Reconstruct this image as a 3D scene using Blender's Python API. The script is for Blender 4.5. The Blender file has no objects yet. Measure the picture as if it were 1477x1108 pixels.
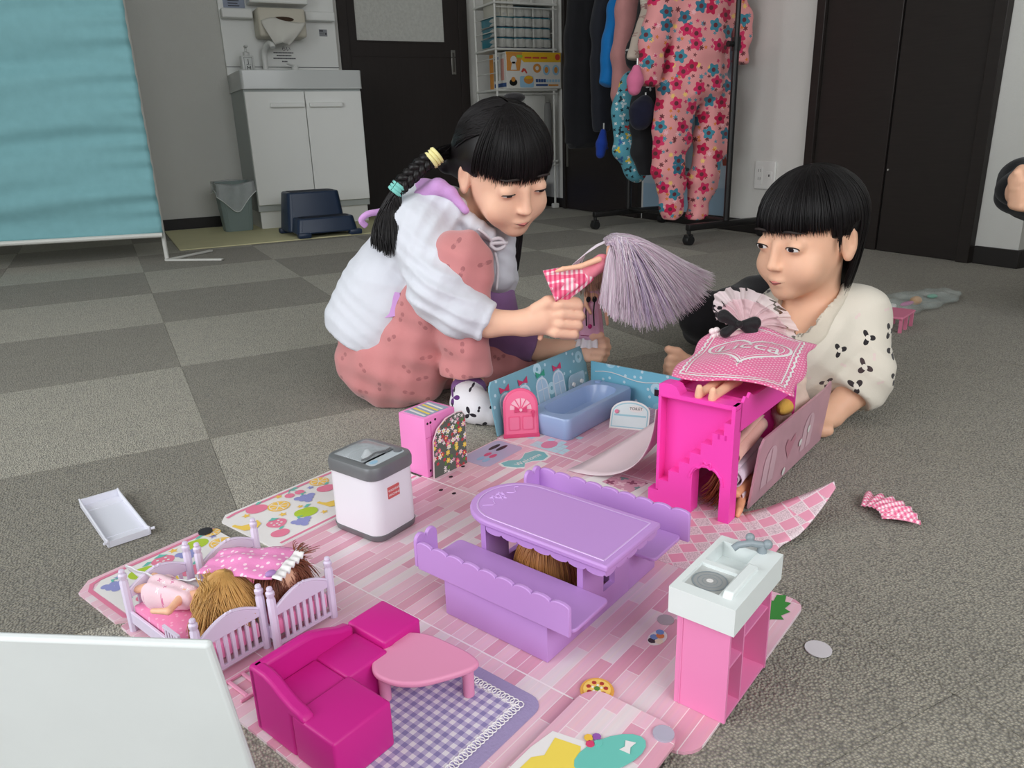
import bpy, bmesh, math, random
import numpy as np
from mathutils import Vector, Matrix
random.seed(7)
sc = bpy.context.scene
COL = sc.collection
PI = math.pi
R = math.radians

# ------------------------------------------------------------------ camera, light, exposure
CAMZ = 0.484
FPX, PITCH, ROLL, YAW = 1093.0, 0.32225, -0.03186, 0.47484
def _cam_axes():
    f = Vector((math.sin(YAW)*math.cos(PITCH), math.cos(YAW)*math.cos(PITCH), -math.sin(PITCH)))
    rt = Vector((math.cos(YAW), -math.sin(YAW), 0)); up = rt.cross(f)
    r = math.cos(ROLL)*rt + math.sin(ROLL)*up
    u = -math.sin(ROLL)*rt + math.cos(ROLL)*up
    return r, u, f
CR, CU, CF = _cam_axes()
cam = bpy.data.cameras.new('camera'); camo = bpy.data.objects.new('camera', cam); COL.objects.link(camo)
cam.sensor_fit = 'HORIZONTAL'; cam.sensor_width = 36.0; cam.lens = FPX/1477*36.0
cam.clip_start = 0.02; cam.clip_end = 60
m3 = Matrix((CR, CU, -CF)).transposed()
camo.matrix_world = Matrix.Translation((0, 0, CAMZ)) @ m3.to_4x4()
sc.camera = camo

sc.view_settings.view_transform = 'Standard'; sc.view_settings.look = 'None'
sc.view_settings.gamma = 1.0; sc.view_settings.use_curve_mapping = False
sc.view_settings.exposure = 0.0

W = bpy.data.worlds.new('daylight'); sc.world = W; W.use_nodes = True
W.node_tree.nodes['Background'].inputs[0].default_value = (0.80, 0.90, 1.0, 1)
W.node_tree.nodes['Background'].inputs[1].default_value = 1.0

def area_light(name, loc, target, sx, sy, power, color=(1, 1, 1)):
    l = bpy.data.lights.new(name, 'AREA'); l.shape = 'RECTANGLE'; l.size = sx; l.size_y = sy
    l.energy = power; l.color = color
    o = bpy.data.objects.new(name, l); COL.objects.link(o); o.location = loc
    d = Vector(target) - Vector(loc)
    o.rotation_euler = d.to_track_quat('-Z', 'Y').to_euler()
    return o
# daylight coming in through the two windows (left wall, and the wall behind the photographer)
area_light('daylight_left_window', (-2.30, 0.65, 1.30), (0, 0.65, 0.75), 2.9, 1.8, 66, (0.97, 0.985, 1.0))
area_light('daylight_rear_window', (0.6, -1.76, 1.55), (0.7, 1.2, 0.2), 2.5, 1.2, 50, (0.98, 0.99, 1.0))

# ------------------------------------------------------------------ pixel -> place helpers (1477 x 1108 frame)
CAMP = Vector((0, 0, CAMZ))
def ray(u, v):
    return CF + CR*((u-738.5)/FPX) - CU*((v-554)/FPX)
FW = Vector((math.sin(YAW), math.cos(YAW), 0)); RT = Vector((math.cos(YAW), -math.sin(YAW), 0))
def at(u, v, d):                       # point at horizontal forward distance d
    r = ray(u, v); return CAMP + r*(d/(r.x*FW.x + r.y*FW.y))
def atz(u, v, z):                      # point at height z
    r = ray(u, v); return CAMP + r*((z-CAMZ)/r.z)
TA = R(23.3)                           # the toys stand square to the play board
def tw(s, t, z=0.0):
    return Vector((s*math.cos(TA) - t*math.sin(TA), s*math.sin(TA) + t*math.cos(TA), z))

# ------------------------------------------------------------------ materials
def lin(c):
    if isinstance(c, str):
        c = tuple(int(c[i:i+2], 16) for i in (0, 2, 4))
    o = []
    for x in c[:3]:
        x /= 255.0
        o.append(x/12.92 if x <= 0.04045 else ((x+0.055)/1.055)**2.4)
    return (o[0], o[1], o[2], 1.0)
MATS = {}
def N(nt, typ, **kw):
    n = nt.nodes.new(typ)
    for k, v in kw.items():
        if k in n.inputs.keys(): n.inputs[k].default_value = v
        else: setattr(n, k, v)
    return n
def mat(name, col, rough=0.5, spec=0.5, metal=0.0, var=0.04, vscale=8.0, bump=0.0, bscale=60.0, alpha=1.0,
        trans=0.0, sheen=0.0, sss=0.0, coat=0.0, emit=None, stretch=None, ior=1.45, bdist=0.002):
    if name in MATS: return MATS[name]
    m = bpy.data.materials.new(name); m.use_nodes = True; nt = m.node_tree
    b = nt.nodes['Principled BSDF']; L = nt.links.new
    base = lin(col)
    b.inputs['Roughness'].default_value = rough; b.inputs['Metallic'].default_value = metal
    b.inputs['Specular IOR Level'].default_value = spec; b.inputs['IOR'].default_value = ior
    b.inputs['Alpha'].default_value = alpha; b.inputs['Transmission Weight'].default_value = trans
    b.inputs['Sheen Weight'].default_value = sheen; b.inputs['Coat Weight'].default_value = coat
    if sss:
        b.inputs['Subsurface Weight'].default_value = sss; b.inputs['Subsurface Radius'].default_value = (0.012, 0.005, 0.003)
        b.inputs['Subsurface Scale'].default_value = 0.6
    if emit:
        b.inputs['Emission Color'].default_value = base; b.inputs['Emission Strength'].default_value = emit
    tc = N(nt, 'ShaderNodeTexCoord'); mp = N(nt, 'ShaderNodeMapping')
    if stretch: mp.inputs['Scale'].default_value = stretch
    L(tc.outputs['Object'], mp.inputs[0])
    no = N(nt, 'ShaderNodeTexNoise', Scale=vscale, Detail=4.0)
    L(mp.outputs[0], no.inputs['Vector'])
    mx = N(nt, 'ShaderNodeMix', data_type='RGBA')
    mx.inputs[6].default_value = tuple(min(1, x*(1-var*2)) for x in base[:3])+(1,)
    mx.inputs[7].default_value = tuple(min(1, x*(1+var*2)) for x in base[:3])+(1,)
    L(no.outputs['Fac'], mx.inputs[0]); L(mx.outputs[2], b.inputs['Base Color'])
    if bump:
        nb = N(nt, 'ShaderNodeTexNoise', Scale=bscale, Detail=3.0); L(mp.outputs[0], nb.inputs['Vector'])
        bp = N(nt, 'ShaderNodeBump', Strength=min(1.0, bump), Distance=bdist); L(nb.outputs['Fac'], bp.inputs['Height'])
        L(bp.outputs[0], b.inputs['Normal'])
    MATS[name] = m; return m
def plastic(name, col, rough=0.32, **kw): return mat(name, col, rough, 0.5, var=0.012, vscale=5, **kw)
def cloth(name, col, rough=0.9, bump=0.35, bscale=700, **kw):
    return mat(name, col, rough, 0.15, var=kw.pop('var', 0.05), vscale=kw.pop('vscale', 25), bump=bump, bscale=bscale, sheen=kw.pop('sheen', 0.15), **kw)

# ------------------------------------------------------------------ mesh helpers
class MB:
    def __init__(s): s.bm = bmesh.new(); s.M = Matrix.Identity(4); s.mi = 0
    def _fin(s, vs, fs):
        for v in vs: v.co = s.M @ v.co
        for f in fs: f.material_index = s.mi
        return s
    def poly(s, pts, faces):
        vs = [s.bm.verts.new(p) for p in pts]; fs = []
        for f in faces:
            try: fs.append(s.bm.faces.new([vs[i] for i in f]))
            except ValueError: pass
        return s._fin(vs, fs)
    def box(s, x0, x1, y0, y1, z0, z1):
        p = [(x0,y0,z0),(x1,y0,z0),(x1,y1,z0),(x0,y1,z0),(x0,y0,z1),(x1,y0,z1),(x1,y1,z1),(x0,y1,z1)]
        return s.poly(p, [(3,2,1,0),(4,5,6,7),(0,1,5,4),(1,2,6,5),(2,3,7,6),(3,0,4,7)])
    def rbox(s, x0, x1, y0, y1, z0, z1, r=0.004, seg=2):
        r = min(r, (x1-x0)*.49, (y1-y0)*.49, (z1-z0)*.49)
        b = bmesh.new(); bmesh.ops.create_cube(b, size=1.0)
        for v in b.verts:
            v.co = Vector(((x0+x1)/2+v.co.x*(x1-x0), (y0+y1)/2+v.co.y*(y1-y0), (z0+z1)/2+v.co.z*(z1-z0)))
        bmesh.ops.bevel(b, geom=list(b.edges), offset=r, segments=seg, profile=0.5, affect='EDGES')
        return s.add(b)
    def add(s, b):
        b.verts.index_update(); mp = [s.bm.verts.new(v.co) for v in b.verts]; fs = []
        for f in b.faces:
            try:
                nf = s.bm.faces.new([mp[v.index] for v in f.verts]); nf.smooth = f.smooth; fs.append(nf)
            except ValueError: pass
        b.free(); return s._fin(mp, fs)
    def prism(s, out, z0, z1, ax='z'):
        n = len(out)
        def P(a, b, z): return (a, b, z) if ax == 'z' else ((a, z, b) if ax == 'y' else (z, a, b))
        pts = [P(a, b, z0) for a, b in out]+[P(a, b, z1) for a, b in out]
        fc = [tuple(range(n-1, -1, -1)), tuple(range(n, 2*n))]+[(i, (i+1) % n, n+(i+1) % n, n+i) for i in range(n)]
        return s.poly(pts, fc)
    def tube(s, pts, r, n=8, cap=True):
        pts = [Vector(p) for p in pts]; k = len(pts)
        rr = r if isinstance(r, (list, tuple)) else [r]*k
        T = [(pts[min(i+1, k-1)]-pts[max(i-1, 0)]).normalized() for i in range(k)]
        a = Vector((0, 0, 1)) if abs(T[0].z) < .9 else Vector((1, 0, 0))
        u = T[0].cross(a).normalized(); V = []
        for i in range(k):
            u = (u - T[i]*u.dot(T[i]));
            if u.length < 1e-6: u = T[i].orthogonal()
            u.normalize(); w = T[i].cross(u)
            for j in range(n):
                an = 2*PI*j/n; V.append(pts[i]+(u*math.cos(an)+w*math.sin(an))*rr[i])
        F = [(i*n+j, i*n+(j+1) % n, (i+1)*n+(j+1) % n, (i+1)*n+j) for i in range(k-1) for j in range(n)]
        if cap: F += [tuple(range(n-1, -1, -1)), tuple((k-1)*n+j for j in range(n))]
        return s.poly(V, F)
    def cyl(s, c, r, z0, z1, n=20, r2=None):
        r2 = r if r2 is None else r2
        out0 = [(c[0]+r*math.cos(2*PI*i/n), c[1]+r*math.sin(2*PI*i/n), z0) for i in range(n)]
        out1 = [(c[0]+r2*math.cos(2*PI*i/n), c[1]+r2*math.sin(2*PI*i/n), z1) for i in range(n)]
        return s.poly(out0+out1, [tuple(range(n-1, -1, -1)), tuple(range(n, 2*n))]+[(i, (i+1) % n, n+(i+1) % n, n+i) for i in range(n)])
    def lathe(s, prof, c=(0, 0), n=20, cap=True):
        V = [(c[0]+r*math.cos(2*PI*j/n), c[1]+r*math.sin(2*PI*j/n), z) for r, z in prof for j in range(n)]; k = len(prof)
        F = [(i*n+j, i*n+(j+1) % n, (i+1)*n+(j+1) % n, (i+1)*n+j) for i in range(k-1) for j in range(n)]
        if cap: F += [tuple(range(n-1, -1, -1)), tuple((k-1)*n+j for j in range(n))]
        return s.poly(V, F)
    def ell(s, c, r, nu=16, nv=10, rot=None):
        b = bmesh.new(); bmesh.ops.create_uvsphere(b, u_segments=nu, v_segments=nv, radius=1.0)
        if not isinstance(r, (list, tuple)): r = (r, r, r)
        for v in b.verts:
            q = Vector((v.co.x*r[0], v.co.y*r[1], v.co.z*r[2]))
            if rot is not None: q = rot @ q
            v.co = q+Vector(c)
        return s.add(b)
    def grid(s, fn, nu, nv, closed_u=False):
        V = [fn(i/(nu-(0 if closed_u else 1)), j/(nv-1)) for j in range(nv) for i in range(nu)]
        F = []
        for j in range(nv-1):
            for i in range(nu if closed_u else nu-1):
                F.append((j*nu+i, j*nu+(i+1) % nu, (j+1)*nu+(i+1) % nu, (j+1)*nu+i))
        return s.poly(V, F)
    def build(s, name, mats, parent=None, smooth=False, bevel=0, bseg=2, sub=0, solid=0, ang=40, off=0.0, recalc=True):
        if recalc: bmesh.ops.recalc_face_normals(s.bm, faces=list(s.bm.faces))
        me = bpy.data.meshes.new(name); s.bm.to_mesh(me); s.bm.free()
        if not isinstance(mats, (list, tuple)): mats = [mats]
        for m in mats: me.materials.append(m)
        o = bpy.data.objects.new(name, me); COL.objects.link(o)
        if parent is not None: o.parent = parent
        if solid:
            md = o.modifiers.new('solid', 'SOLIDIFY'); md.thickness = solid; md.offset = off
        if bevel:
            md = o.modifiers.new('bevel', 'BEVEL'); md.width = bevel; md.segments = bseg; md.limit_method = 'ANGLE'; md.angle_limit = R(35)
        if sub:
            md = o.modifiers.new('sub', 'SUBSURF'); md.levels = sub; md.render_levels = sub
        if smooth or bevel or sub:
            for p in me.polygons: p.use_smooth = True
            if not sub and ang < 180:
                try: me.set_sharp_from_angle(angle=R(ang))
                except Exception: pass
        return o
def tag(o, label=None, cat=None, group=None, kind=None):
    if label: o['label'] = label
    if cat: o['category'] = cat
    if group: o['group'] = group
    if kind: o['kind'] = kind
    return o
def thing(name, label, cat, loc=(0, 0, 0), rotz=0.0, group=None):
    o = bpy.data.objects.new(name, None); COL.objects.link(o); o.empty_display_size = 0.02
    o.location = loc; o.rotation_euler = (0, 0, rotz)
    return tag(o, label, cat, group)
def toy(name, label, cat, s, t, z=0.0, rot=0.0, group=None):
    return thing(name, label, cat, tw(s, t, z), TA+rot, group)
def copy_tree(o, parent=None):
    c = o.copy(); COL.objects.link(c); c.parent = parent
    for ch in list(o.children): copy_tree(ch, c)
    return c
def struct(o): o['kind'] = 'structure'; return o
def text(name, s, size, m, parent, M, ext=0.0004, font=None, align='CENTER'):
    cu = bpy.data.curves.new(name, 'FONT'); cu.body = s; cu.size = size; cu.align_x = align; cu.align_y = 'CENTER'
    cu.extrude = ext; cu.resolution_u = 3
    o = bpy.data.objects.new(name, cu); COL.objects.link(o)
    dg = bpy.context.evaluated_depsgraph_get(); me = bpy.data.meshes.new_from_object(o.evaluated_get(dg))
    bpy.data.objects.remove(o); me.materials.clear(); me.materials.append(m)
    o = bpy.data.objects.new(name, me); COL.objects.link(o); o.parent = parent; o.matrix_local = M
    return o
def rr(x0, x1, y0, y1, r, n=5):        # rounded rectangle outline
    o = []
    for cx, cy, a in ((x1-r, y0+r, -90), (x1-r, y1-r, 0), (x0+r, y1-r, 90), (x0+r, y0+r, 180)):
        for i in range(n+1):
            an = R(a+90*i/n); o.append((cx+r*math.cos(an), cy+r*math.sin(an)))
    return o
def circ(cx, cy, r, n=16, ry=None, a0=0.0):
    ry = r if ry is None else ry
    return [(cx+r*math.cos(a0+2*PI*i/n), cy+ry*math.sin(a0+2*PI*i/n)) for i in range(n)]

# ------------------------------------------------------------------ signed-distance modelling for soft and organic shapes
class SDF:
    def __init__(s, lo, hi, h):
        s.h = h; s.lo = np.array(lo, float); n = np.ceil((np.array(hi)-s.lo)/h).astype(int)+1
        s.ax = [s.lo[i]+h*np.arange(n[i]) for i in range(3)]
        s.D = np.full(n, 0.2, np.float32)
    def _blk(s, lo, hi, pad):
        sl = []
        for i in range(3):
            a = int(max(0, math.floor((lo[i]-pad-s.lo[i])/s.h))); b = int(min(len(s.ax[i]), math.ceil((hi[i]+pad-s.lo[i])/s.h)+1))
            if b <= a: return None, None
            sl.append(slice(a, b))
        P = np.stack(np.meshgrid(s.ax[0][sl[0]], s.ax[1][sl[1]], s.ax[2][sl[2]], indexing='ij'), -1).astype(np.float32)
        return tuple(sl), P
    def _put(s, sl, d, k, op):
        A = s.D[sl]
        if op == 'u':
            if k > 0:
                hh = np.clip(.5+.5*(A-d)/k, 0, 1); s.D[sl] = A*(1-hh)+d*hh-k*hh*(1-hh)
            else: s.D[sl] = np.minimum(A, d)
        else:
            d = -d
            if k > 0:
                hh = np.clip(.5-.5*(A-d)/k, 0, 1); s.D[sl] = A*(1-hh)+d*hh+k*hh*(1-hh)
            else: s.D[sl] = np.maximum(A, d)
    def rc(s, a, b, ra, rb, k=0.01, op='u', flat=False, flata=False, sq=None):
        a = np.array(a, np.float32); b = np.array(b, np.float32); m = max(ra, rb)
        sl, P = s._blk(np.minimum(a, b)-m, np.maximum(a, b)+m, k+4*s.h)
        if sl is None: return s
        ab = b-a; L2 = float(ab@ab)+1e-12; t0 = ((P-a)@ab)/L2; t = np.clip(t0, 0, 1)
        d = np.linalg.norm(P-a-t[..., None]*ab, axis=-1)-(ra+(rb-ra)*t)
        if flat: d = np.maximum(d, (t0-1)*math.sqrt(L2))
        if flata: d = np.maximum(d, -t0*math.sqrt(L2))
        s._put(sl, d, k, op); return s
    def chain(s, pts, rs, k=0.01, flat=False):
        for i in range(len(pts)-1):
            s.rc(pts[i], pts[i+1], rs[i], rs[i+1], k, flat=flat and i == len(pts)-2)
        return s
    def el(s, c, r, rot=None, k=0.01, op='u'):
        c = np.array(c, np.float32); r = np.array(r, np.float32); m = float(r.max())
        sl, P = s._blk(c-m, c+m, k+4*s.h)
        if sl is None: return s
        q = P-c
        if rot is not None: q = q@np.array(rot, np.float32)       # columns of rot = local axes
        k0 = np.linalg.norm(q/r, axis=-1); k1 = np.linalg.norm(q/(r*r), axis=-1)+1e-9
        s._put(sl, k0*(k0-1)/k1, k, op); return s
    def bx(s, c, hs, rot=None, rad=0.005, k=0.01, op='u'):
        c = np.array(c, np.float32); hs = np.array(hs, np.float32); m = float(np.linalg.norm(hs))
        sl, P = s._blk(c-m, c+m, k+4*s.h)
        if sl is None: return s
        q = P-c
        if rot is not None: q = q@np.array(rot, np.float32)
        q = np.abs(q)-(hs-rad)
        d = np.linalg.norm(np.maximum(q, 0), axis=-1)+np.minimum(q.max(-1), 0)-rad
        s._put(sl, d, k, op); return s
    def ring(s, c, ax, Rr, r, k=0.004):
        c = np.array(c, np.float32); ax = np.array(ax, np.float32); ax = ax/np.linalg.norm(ax)
        sl, P = s._blk(c-Rr-r, c+Rr+r, k+4*s.h)
        if sl is None: return s
        q = P-c; z = q@ax; rad = np.linalg.norm(q-z[..., None]*ax, axis=-1)
        s._put(sl, np.sqrt((rad-Rr)**2+z*z)-r, k, 'u'); return s
    def warp(s, fn):
        P = np.stack(np.meshgrid(*s.ax, indexing='ij'), -1).astype(np.float32)
        s.D = s.D+fn(P).astype(np.float32); return s
    def mesh(s, smooth=1):
        D = s.D; n = D.shape; I = D < 0
        D = np.pad(D[1:-1, 1:-1, 1:-1], 1, constant_values=0.1); I = D < 0
        def sub(A, i, j, k): return A[i:n[0]-1+i, j:n[1]-1+j, k:n[2]-1+k]
        cnt = sum(sub(I, i, j, k).astype(np.int8) for i in (0, 1) for j in (0, 1) for k in (0, 1))
        act = (cnt > 0) & (cnt < 8); cells = np.argwhere(act); nc = len(cells)
        idm = np.full(act.shape, -1, np.int64); idm[act] = np.arange(nc)
        acc = np.zeros((nc, 3)); ct = np.zeros(nc)
        cs = [(i, j, k) for i in (0, 1) for j in (0, 1) for k in (0, 1)]
        for a in cs:
            for b in cs:
                if sum(b)-sum(a) == 1 and all(y >= x for x, y in zip(a, b)):
                    da = D[cells[:, 0]+a[0], cells[:, 1]+a[1], cells[:, 2]+a[2]]; db = D[cells[:, 0]+b[0], cells[:, 1]+b[1], cells[:, 2]+b[2]]
                    mk = (da < 0) != (db < 0); t = np.where(mk, da/(da-db+1e-12), 0)
                    p = np.array(a)+t[:, None]*(np.array(b)-np.array(a)); acc[mk] += p[mk]; ct[mk] += 1
        V = s.lo+s.h*(cells+acc/np.maximum(ct, 1)[:, None])
        Q = []
        for ax in range(3):
            o1, o2 = [(1, 2), (2, 0), (0, 1)][ax]
            A = I; sh = [slice(None)]*3; sh2 = [slice(None)]*3; sh[ax] = slice(0, -1); sh2[ax] = slice(1, None)
            ch = A[tuple(sh)] != A[tuple(sh2)]; e = np.argwhere(ch)
            ok = (e[:, o1] > 0) & (e[:, o2] > 0) & (e[:, o1] < n[o1]-1) & (e[:, o2] < n[o2]-1); e = e[ok]
            ins = A[tuple(e.T)]
            q = []
            for d1, d2 in ((-1, -1), (0, -1), (0, 0), (-1, 0)):
                c = e.copy(); c[:, o1] += d1; c[:, o2] += d2; q.append(idm[tuple(c.T)])
            q = np.stack(q, 1); q[~ins] = q[~ins][:, ::-1]; Q.append(q)
        Q = np.concatenate(Q); Q = Q[(Q >= 0).all(1)]
        for _ in range(smooth):
            S = np.zeros_like(V); c = np.zeros(len(V))
            for a in range(4):
                i, j = Q[:, a], Q[:, (a+1) % 4]
                for k in range(3):
                    S[:, k] += np.bincount(i, V[j, k], len(V))+np.bincount(j, V[i, k], len(V))
                c += np.bincount(i, minlength=len(V))+np.bincount(j, minlength=len(V))
            V = V*.4+.6*S/np.maximum(c, 1)[:, None]
        return V, Q
    def build(s, name, mats, parent=None, smooth=1, extra=None):
        V, Q = s.mesh(smooth)
        me = bpy.data.meshes.new(name); me.from_pydata(V.tolist(), [], Q.tolist()); me.update()
        if not isinstance(mats, (list, tuple)): mats = [mats]
        for m in mats: me.materials.append(m)
        me.polygons.foreach_set('use_smooth', np.ones(len(me.polygons), bool))
        o = bpy.data.objects.new(name, me); COL.objects.link(o)
        if extra is not None:               # bmesh pieces joined into the same mesh
            b = bmesh.new(); b.from_mesh(me); extra.bm.to_mesh(tmp := bpy.data.meshes.new('tmp')); extra.bm.free()
            for p in tmp.polygons: p.use_smooth = True
            b.from_mesh(tmp); b.to_mesh(me); b.free(); bpy.data.meshes.remove(tmp)
        if parent is not None: o.parent = parent
        return o
def world_child(o, parent):               # keep world coordinates under a placed Empty
    o.parent = parent; o.matrix_parent_inverse = (Matrix.Translation(parent.location) @ Matrix.Rotation(parent.rotation_euler[2], 4, 'Z')).inverted()
    return o
def ortho(zv, xh):                         # columns x, y, z from a z direction and an x hint
    z = Vector(zv).normalized(); x = Vector(xh); x = (x-z*x.dot(z)).normalized(); y = z.cross(x)
    return Matrix((x, y, z)).transposed()
def strands(mb, paths, r0, r1=0.0003, n=3):
    for p in paths:
        k = len(p); mb.tube(p, [r0+(r1-r0)*(i/(k-1))**2 for i in range(k)], n=n, cap=False)
def bez(p0, p1, p2, p3, n=8):
    p0, p1, p2, p3 = map(Vector, (p0, p1, p2, p3)); o = []
    for i in range(n):
        t = i/(n-1); u = 1-t; o.append(p0*u**3+p1*3*u*u*t+p2*3*u*t*t+p3*t**3)
    return o
def crom(pts, n=6):                        # smooth curve through points
    pts = [Vector(p) for p in pts]; o = []
    for i in range(len(pts)-1):
        a = pts[max(i-1, 0)]; b = pts[i]; c = pts[i+1]; d = pts[min(i+2, len(pts)-1)]
        for j in range(n):
            t = j/n; o.append(.5*((2*b)+(c-a)*t+(2*a-5*b+4*c-d)*t*t+(3*b-a-3*c+d)*t**3))
    o.append(pts[-1]); return o
# ================================================================== THE ROOM
def aty(u, v, y):
    r = ray(u, v); return CAMP + r*(y/r.y)
def atx(u, v, x):
    r = ray(u, v); return CAMP + r*(x/r.x)
XL, XR, YB, YF, ZC = -2.41, 2.64, 4.85, -1.85, 2.4
XR2, YRET = 4.25, 1.45

def wall_mat(name, col):
    m = mat(name, col, 0.85, 0.2, var=0.03, vscale=3)
    nt = m.node_tree; b = nt.nodes['Principled BSDF']
    tc = N(nt, 'ShaderNodeTexCoord'); nb = N(nt, 'ShaderNodeTexNoise', Scale=150.0, Detail=4.0)
    mp = N(nt, 'ShaderNodeMapping'); mp.inputs['Scale'].default_value = (1, 1, 2.2)
    nt.links.new(tc.outputs['Object'], mp.inputs[0]); nt.links.new(mp.outputs[0], nb.inputs['Vector'])
    bp = N(nt, 'ShaderNodeBump', Strength=0.35, Distance=0.003); nt.links.new(nb.outputs['Fac'], bp.inputs['Height'])
    nt.links.new(bp.outputs[0], b.inputs['Normal']); return m
M_WALL = wall_mat('wall_paper_white', (214, 213, 208))
M_CEIL = mat('ceiling_white', (225, 225, 222), 0.9, 0.1)
M_BASE = mat('baseboard_dark', (38, 35, 34), 0.5, 0.4)

def carpet(name, col, ridge):
    m = bpy.data.materials.new(name); m.use_nodes = True; nt = m.node_tree; L = nt.links.new
    b = nt.nodes['Principled BSDF']; b.inputs['Roughness'].default_value = 0.95; b.inputs['Specular IOR Level'].default_value = 0.1
    b.inputs['Sheen Weight'].default_value = 0.25; b.inputs['Sheen Roughness'].default_value = 0.6
    tc = N(nt, 'ShaderNodeTexCoord'); mp = N(nt, 'ShaderNodeMapping'); mp.inputs['Scale'].default_value = ridge
    L(tc.outputs['Object'], mp.inputs[0])
    vo = N(nt, 'ShaderNodeTexVoronoi', Scale=1.0, Randomness=0.75); L(mp.outputs[0], vo.inputs['Vector'])
    no = N(nt, 'ShaderNodeTexNoise', Scale=14.0, Detail=5.0); L(tc.outputs['Object'], no.inputs['Vector'])
    c = lin(col)
    rp = N(nt, 'ShaderNodeValToRGB'); e = rp.color_ramp.elements
    e[0].position = 0.05; e[0].color = tuple(x*1.28 for x in c[:3])+(1,); e[1].position = 0.8; e[1].color = tuple(x*0.36 for x in c[:3])+(1,)
    L(vo.outputs['Distance'], rp.inputs[0])
    mx = N(nt, 'ShaderNodeMix', data_type='RGBA', blend_type='MULTIPLY'); mx.inputs[0].default_value = 1.0
    r2 = N(nt, 'ShaderNodeValToRGB'); r2.color_ramp.elements[0].color = (.84, .84, .84, 1); r2.color_ramp.elements[1].color = (1.1, 1.1, 1.08, 1)
    L(no.outputs['Fac'], r2.inputs[0]); L(rp.outputs[0], mx.inputs[6]); L(r2.outputs[0], mx.inputs[7])
    vc = N(nt, 'ShaderNodeMix', data_type='RGBA', blend_type='MULTIPLY'); vc.inputs[0].default_value = 0.28
    bw = N(nt, 'ShaderNodeRGBToBW'); L(vo.outputs['Color'], bw.inputs[0])
    L(mx.outputs[2], vc.inputs[6]); L(bw.outputs[0], vc.inputs[7]); L(vc.outputs[2], b.inputs['Base Color'])
    iv = N(nt, 'ShaderNodeMath', operation='SUBTRACT'); iv.inputs[0].default_value = 1.0; L(vo.outputs['Distance'], iv.inputs[1])
    bp = N(nt, 'ShaderNodeBump', Strength=0.9, Distance=0.0035); L(iv.outputs[0], bp.inputs['Height']); L(bp.outputs[0], b.inputs['Normal'])
    return m
M_CL = carpet('carpet_nap_lit', (200, 194, 177), (400, 320, 400))  # one carpet, quarter-turned; light and shade on its nap set as three colours
M_CD = carpet('carpet_nap_shaded', (160, 154, 138), (320, 400, 400))
M_CM = carpet('carpet_nap_mid', (178, 171, 155), (350, 350, 400))
M_SUB = mat('subfloor', (70, 68, 64), 0.95)

floor = struct(MB().box(XL-.1, XR2+.1, YF-.1, YB+.1, -0.06, -0.0065).build('floor', M_SUB))
def tile_mesh(m):
    mb = MB(); h = 0.24985; mb.prism(rr(-h, h, -h, h, 0.002, 1), -0.0065, 0.0)
    o = mb.build('carpet_tile', m, bevel=0.0005, bseg=1); me = o.data
    return o
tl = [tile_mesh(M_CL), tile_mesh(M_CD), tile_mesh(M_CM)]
first = [True]*3
for i in range(-5, 9):
    for j in range(-6, 8):
        x0 = 0.0888+.5*i; y0 = 1.3101+.5*j
        if x0 > XR+.02 and y0 > YRET+.05: continue
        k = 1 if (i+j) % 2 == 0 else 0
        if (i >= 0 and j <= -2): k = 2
        if (i >= 3 and j <= 1) or (i >= 1 and j < 0): k = 2 if k else 0      # nap sheen painted as tile colour; its contrast is flattened here
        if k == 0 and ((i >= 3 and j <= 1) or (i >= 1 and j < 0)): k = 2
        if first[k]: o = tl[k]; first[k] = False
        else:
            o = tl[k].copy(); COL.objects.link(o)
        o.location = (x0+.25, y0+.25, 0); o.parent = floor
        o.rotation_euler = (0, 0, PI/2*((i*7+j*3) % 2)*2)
# walls as slabs with openings for the windows
def wall_with_hole(name, ax, c0, c1, a0, a1, holes, m=None):
    """slab across axis ax between c0..c1, spanning a0..a1, with rectangular holes [(b0,b1,z0,z1)]"""
    mb = MB(); xs = sorted({a0, a1}|{h[0] for h in holes}|{h[1] for h in holes}); zs = sorted({0, ZC}|{h[2] for h in holes}|{h[3] for h in holes})
    for i in range(len(xs)-1):
        for j in range(len(zs)-1):
            mx, mz = (xs[i]+xs[i+1])/2, (zs[j]+zs[j+1])/2
            if any(h[0] < mx < h[1] and h[2] < mz < h[3] for h in holes): continue
            if ax == 'x': mb.box(c0, c1, xs[i], xs[i+1], zs[j], zs[j+1])
            else: mb.box(xs[i], xs[i+1], c0, c1, zs[j], zs[j+1])
    bmesh.ops.remove_doubles(mb.bm, verts=list(mb.bm.verts), dist=1e-5)
    return struct(mb.build(name, m or M_WALL))
wall_with_hole('wall_back', 'y', YB, YB+.1, XL, XR+.1, [])
wall_with_hole('wall_right', 'x', XR, XR+.1, YRET, YB, [])
wall_with_hole('wall_return', 'y', YRET, YRET+.1, XR+.1, XR2, [])
wall_with_hole('wall_passage', 'x', XR2, XR2+.1, YF, YRET+.1, [])
wall_with_hole('wall_left', 'x', XL-.1, XL, YF, YB, [(-.75, 2.25, 0.25, 2.15)])
wall_with_hole('wall_front', 'y', YF-.1, YF, XL, XR2, [(-.7, 1.9, 0.85, 2.1)])
struct(MB().box(XL-.1, XR2+.1, YF-.1, YB+.1, ZC, ZC+.1).build('ceiling', M_CEIL))
M_ALU = mat('window_aluminium', (190, 192, 194), 0.4, metal=0.6)
M_PANE = mat('window_glass', (235, 244, 248), 0.05, var=0, alpha=.12)
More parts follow.
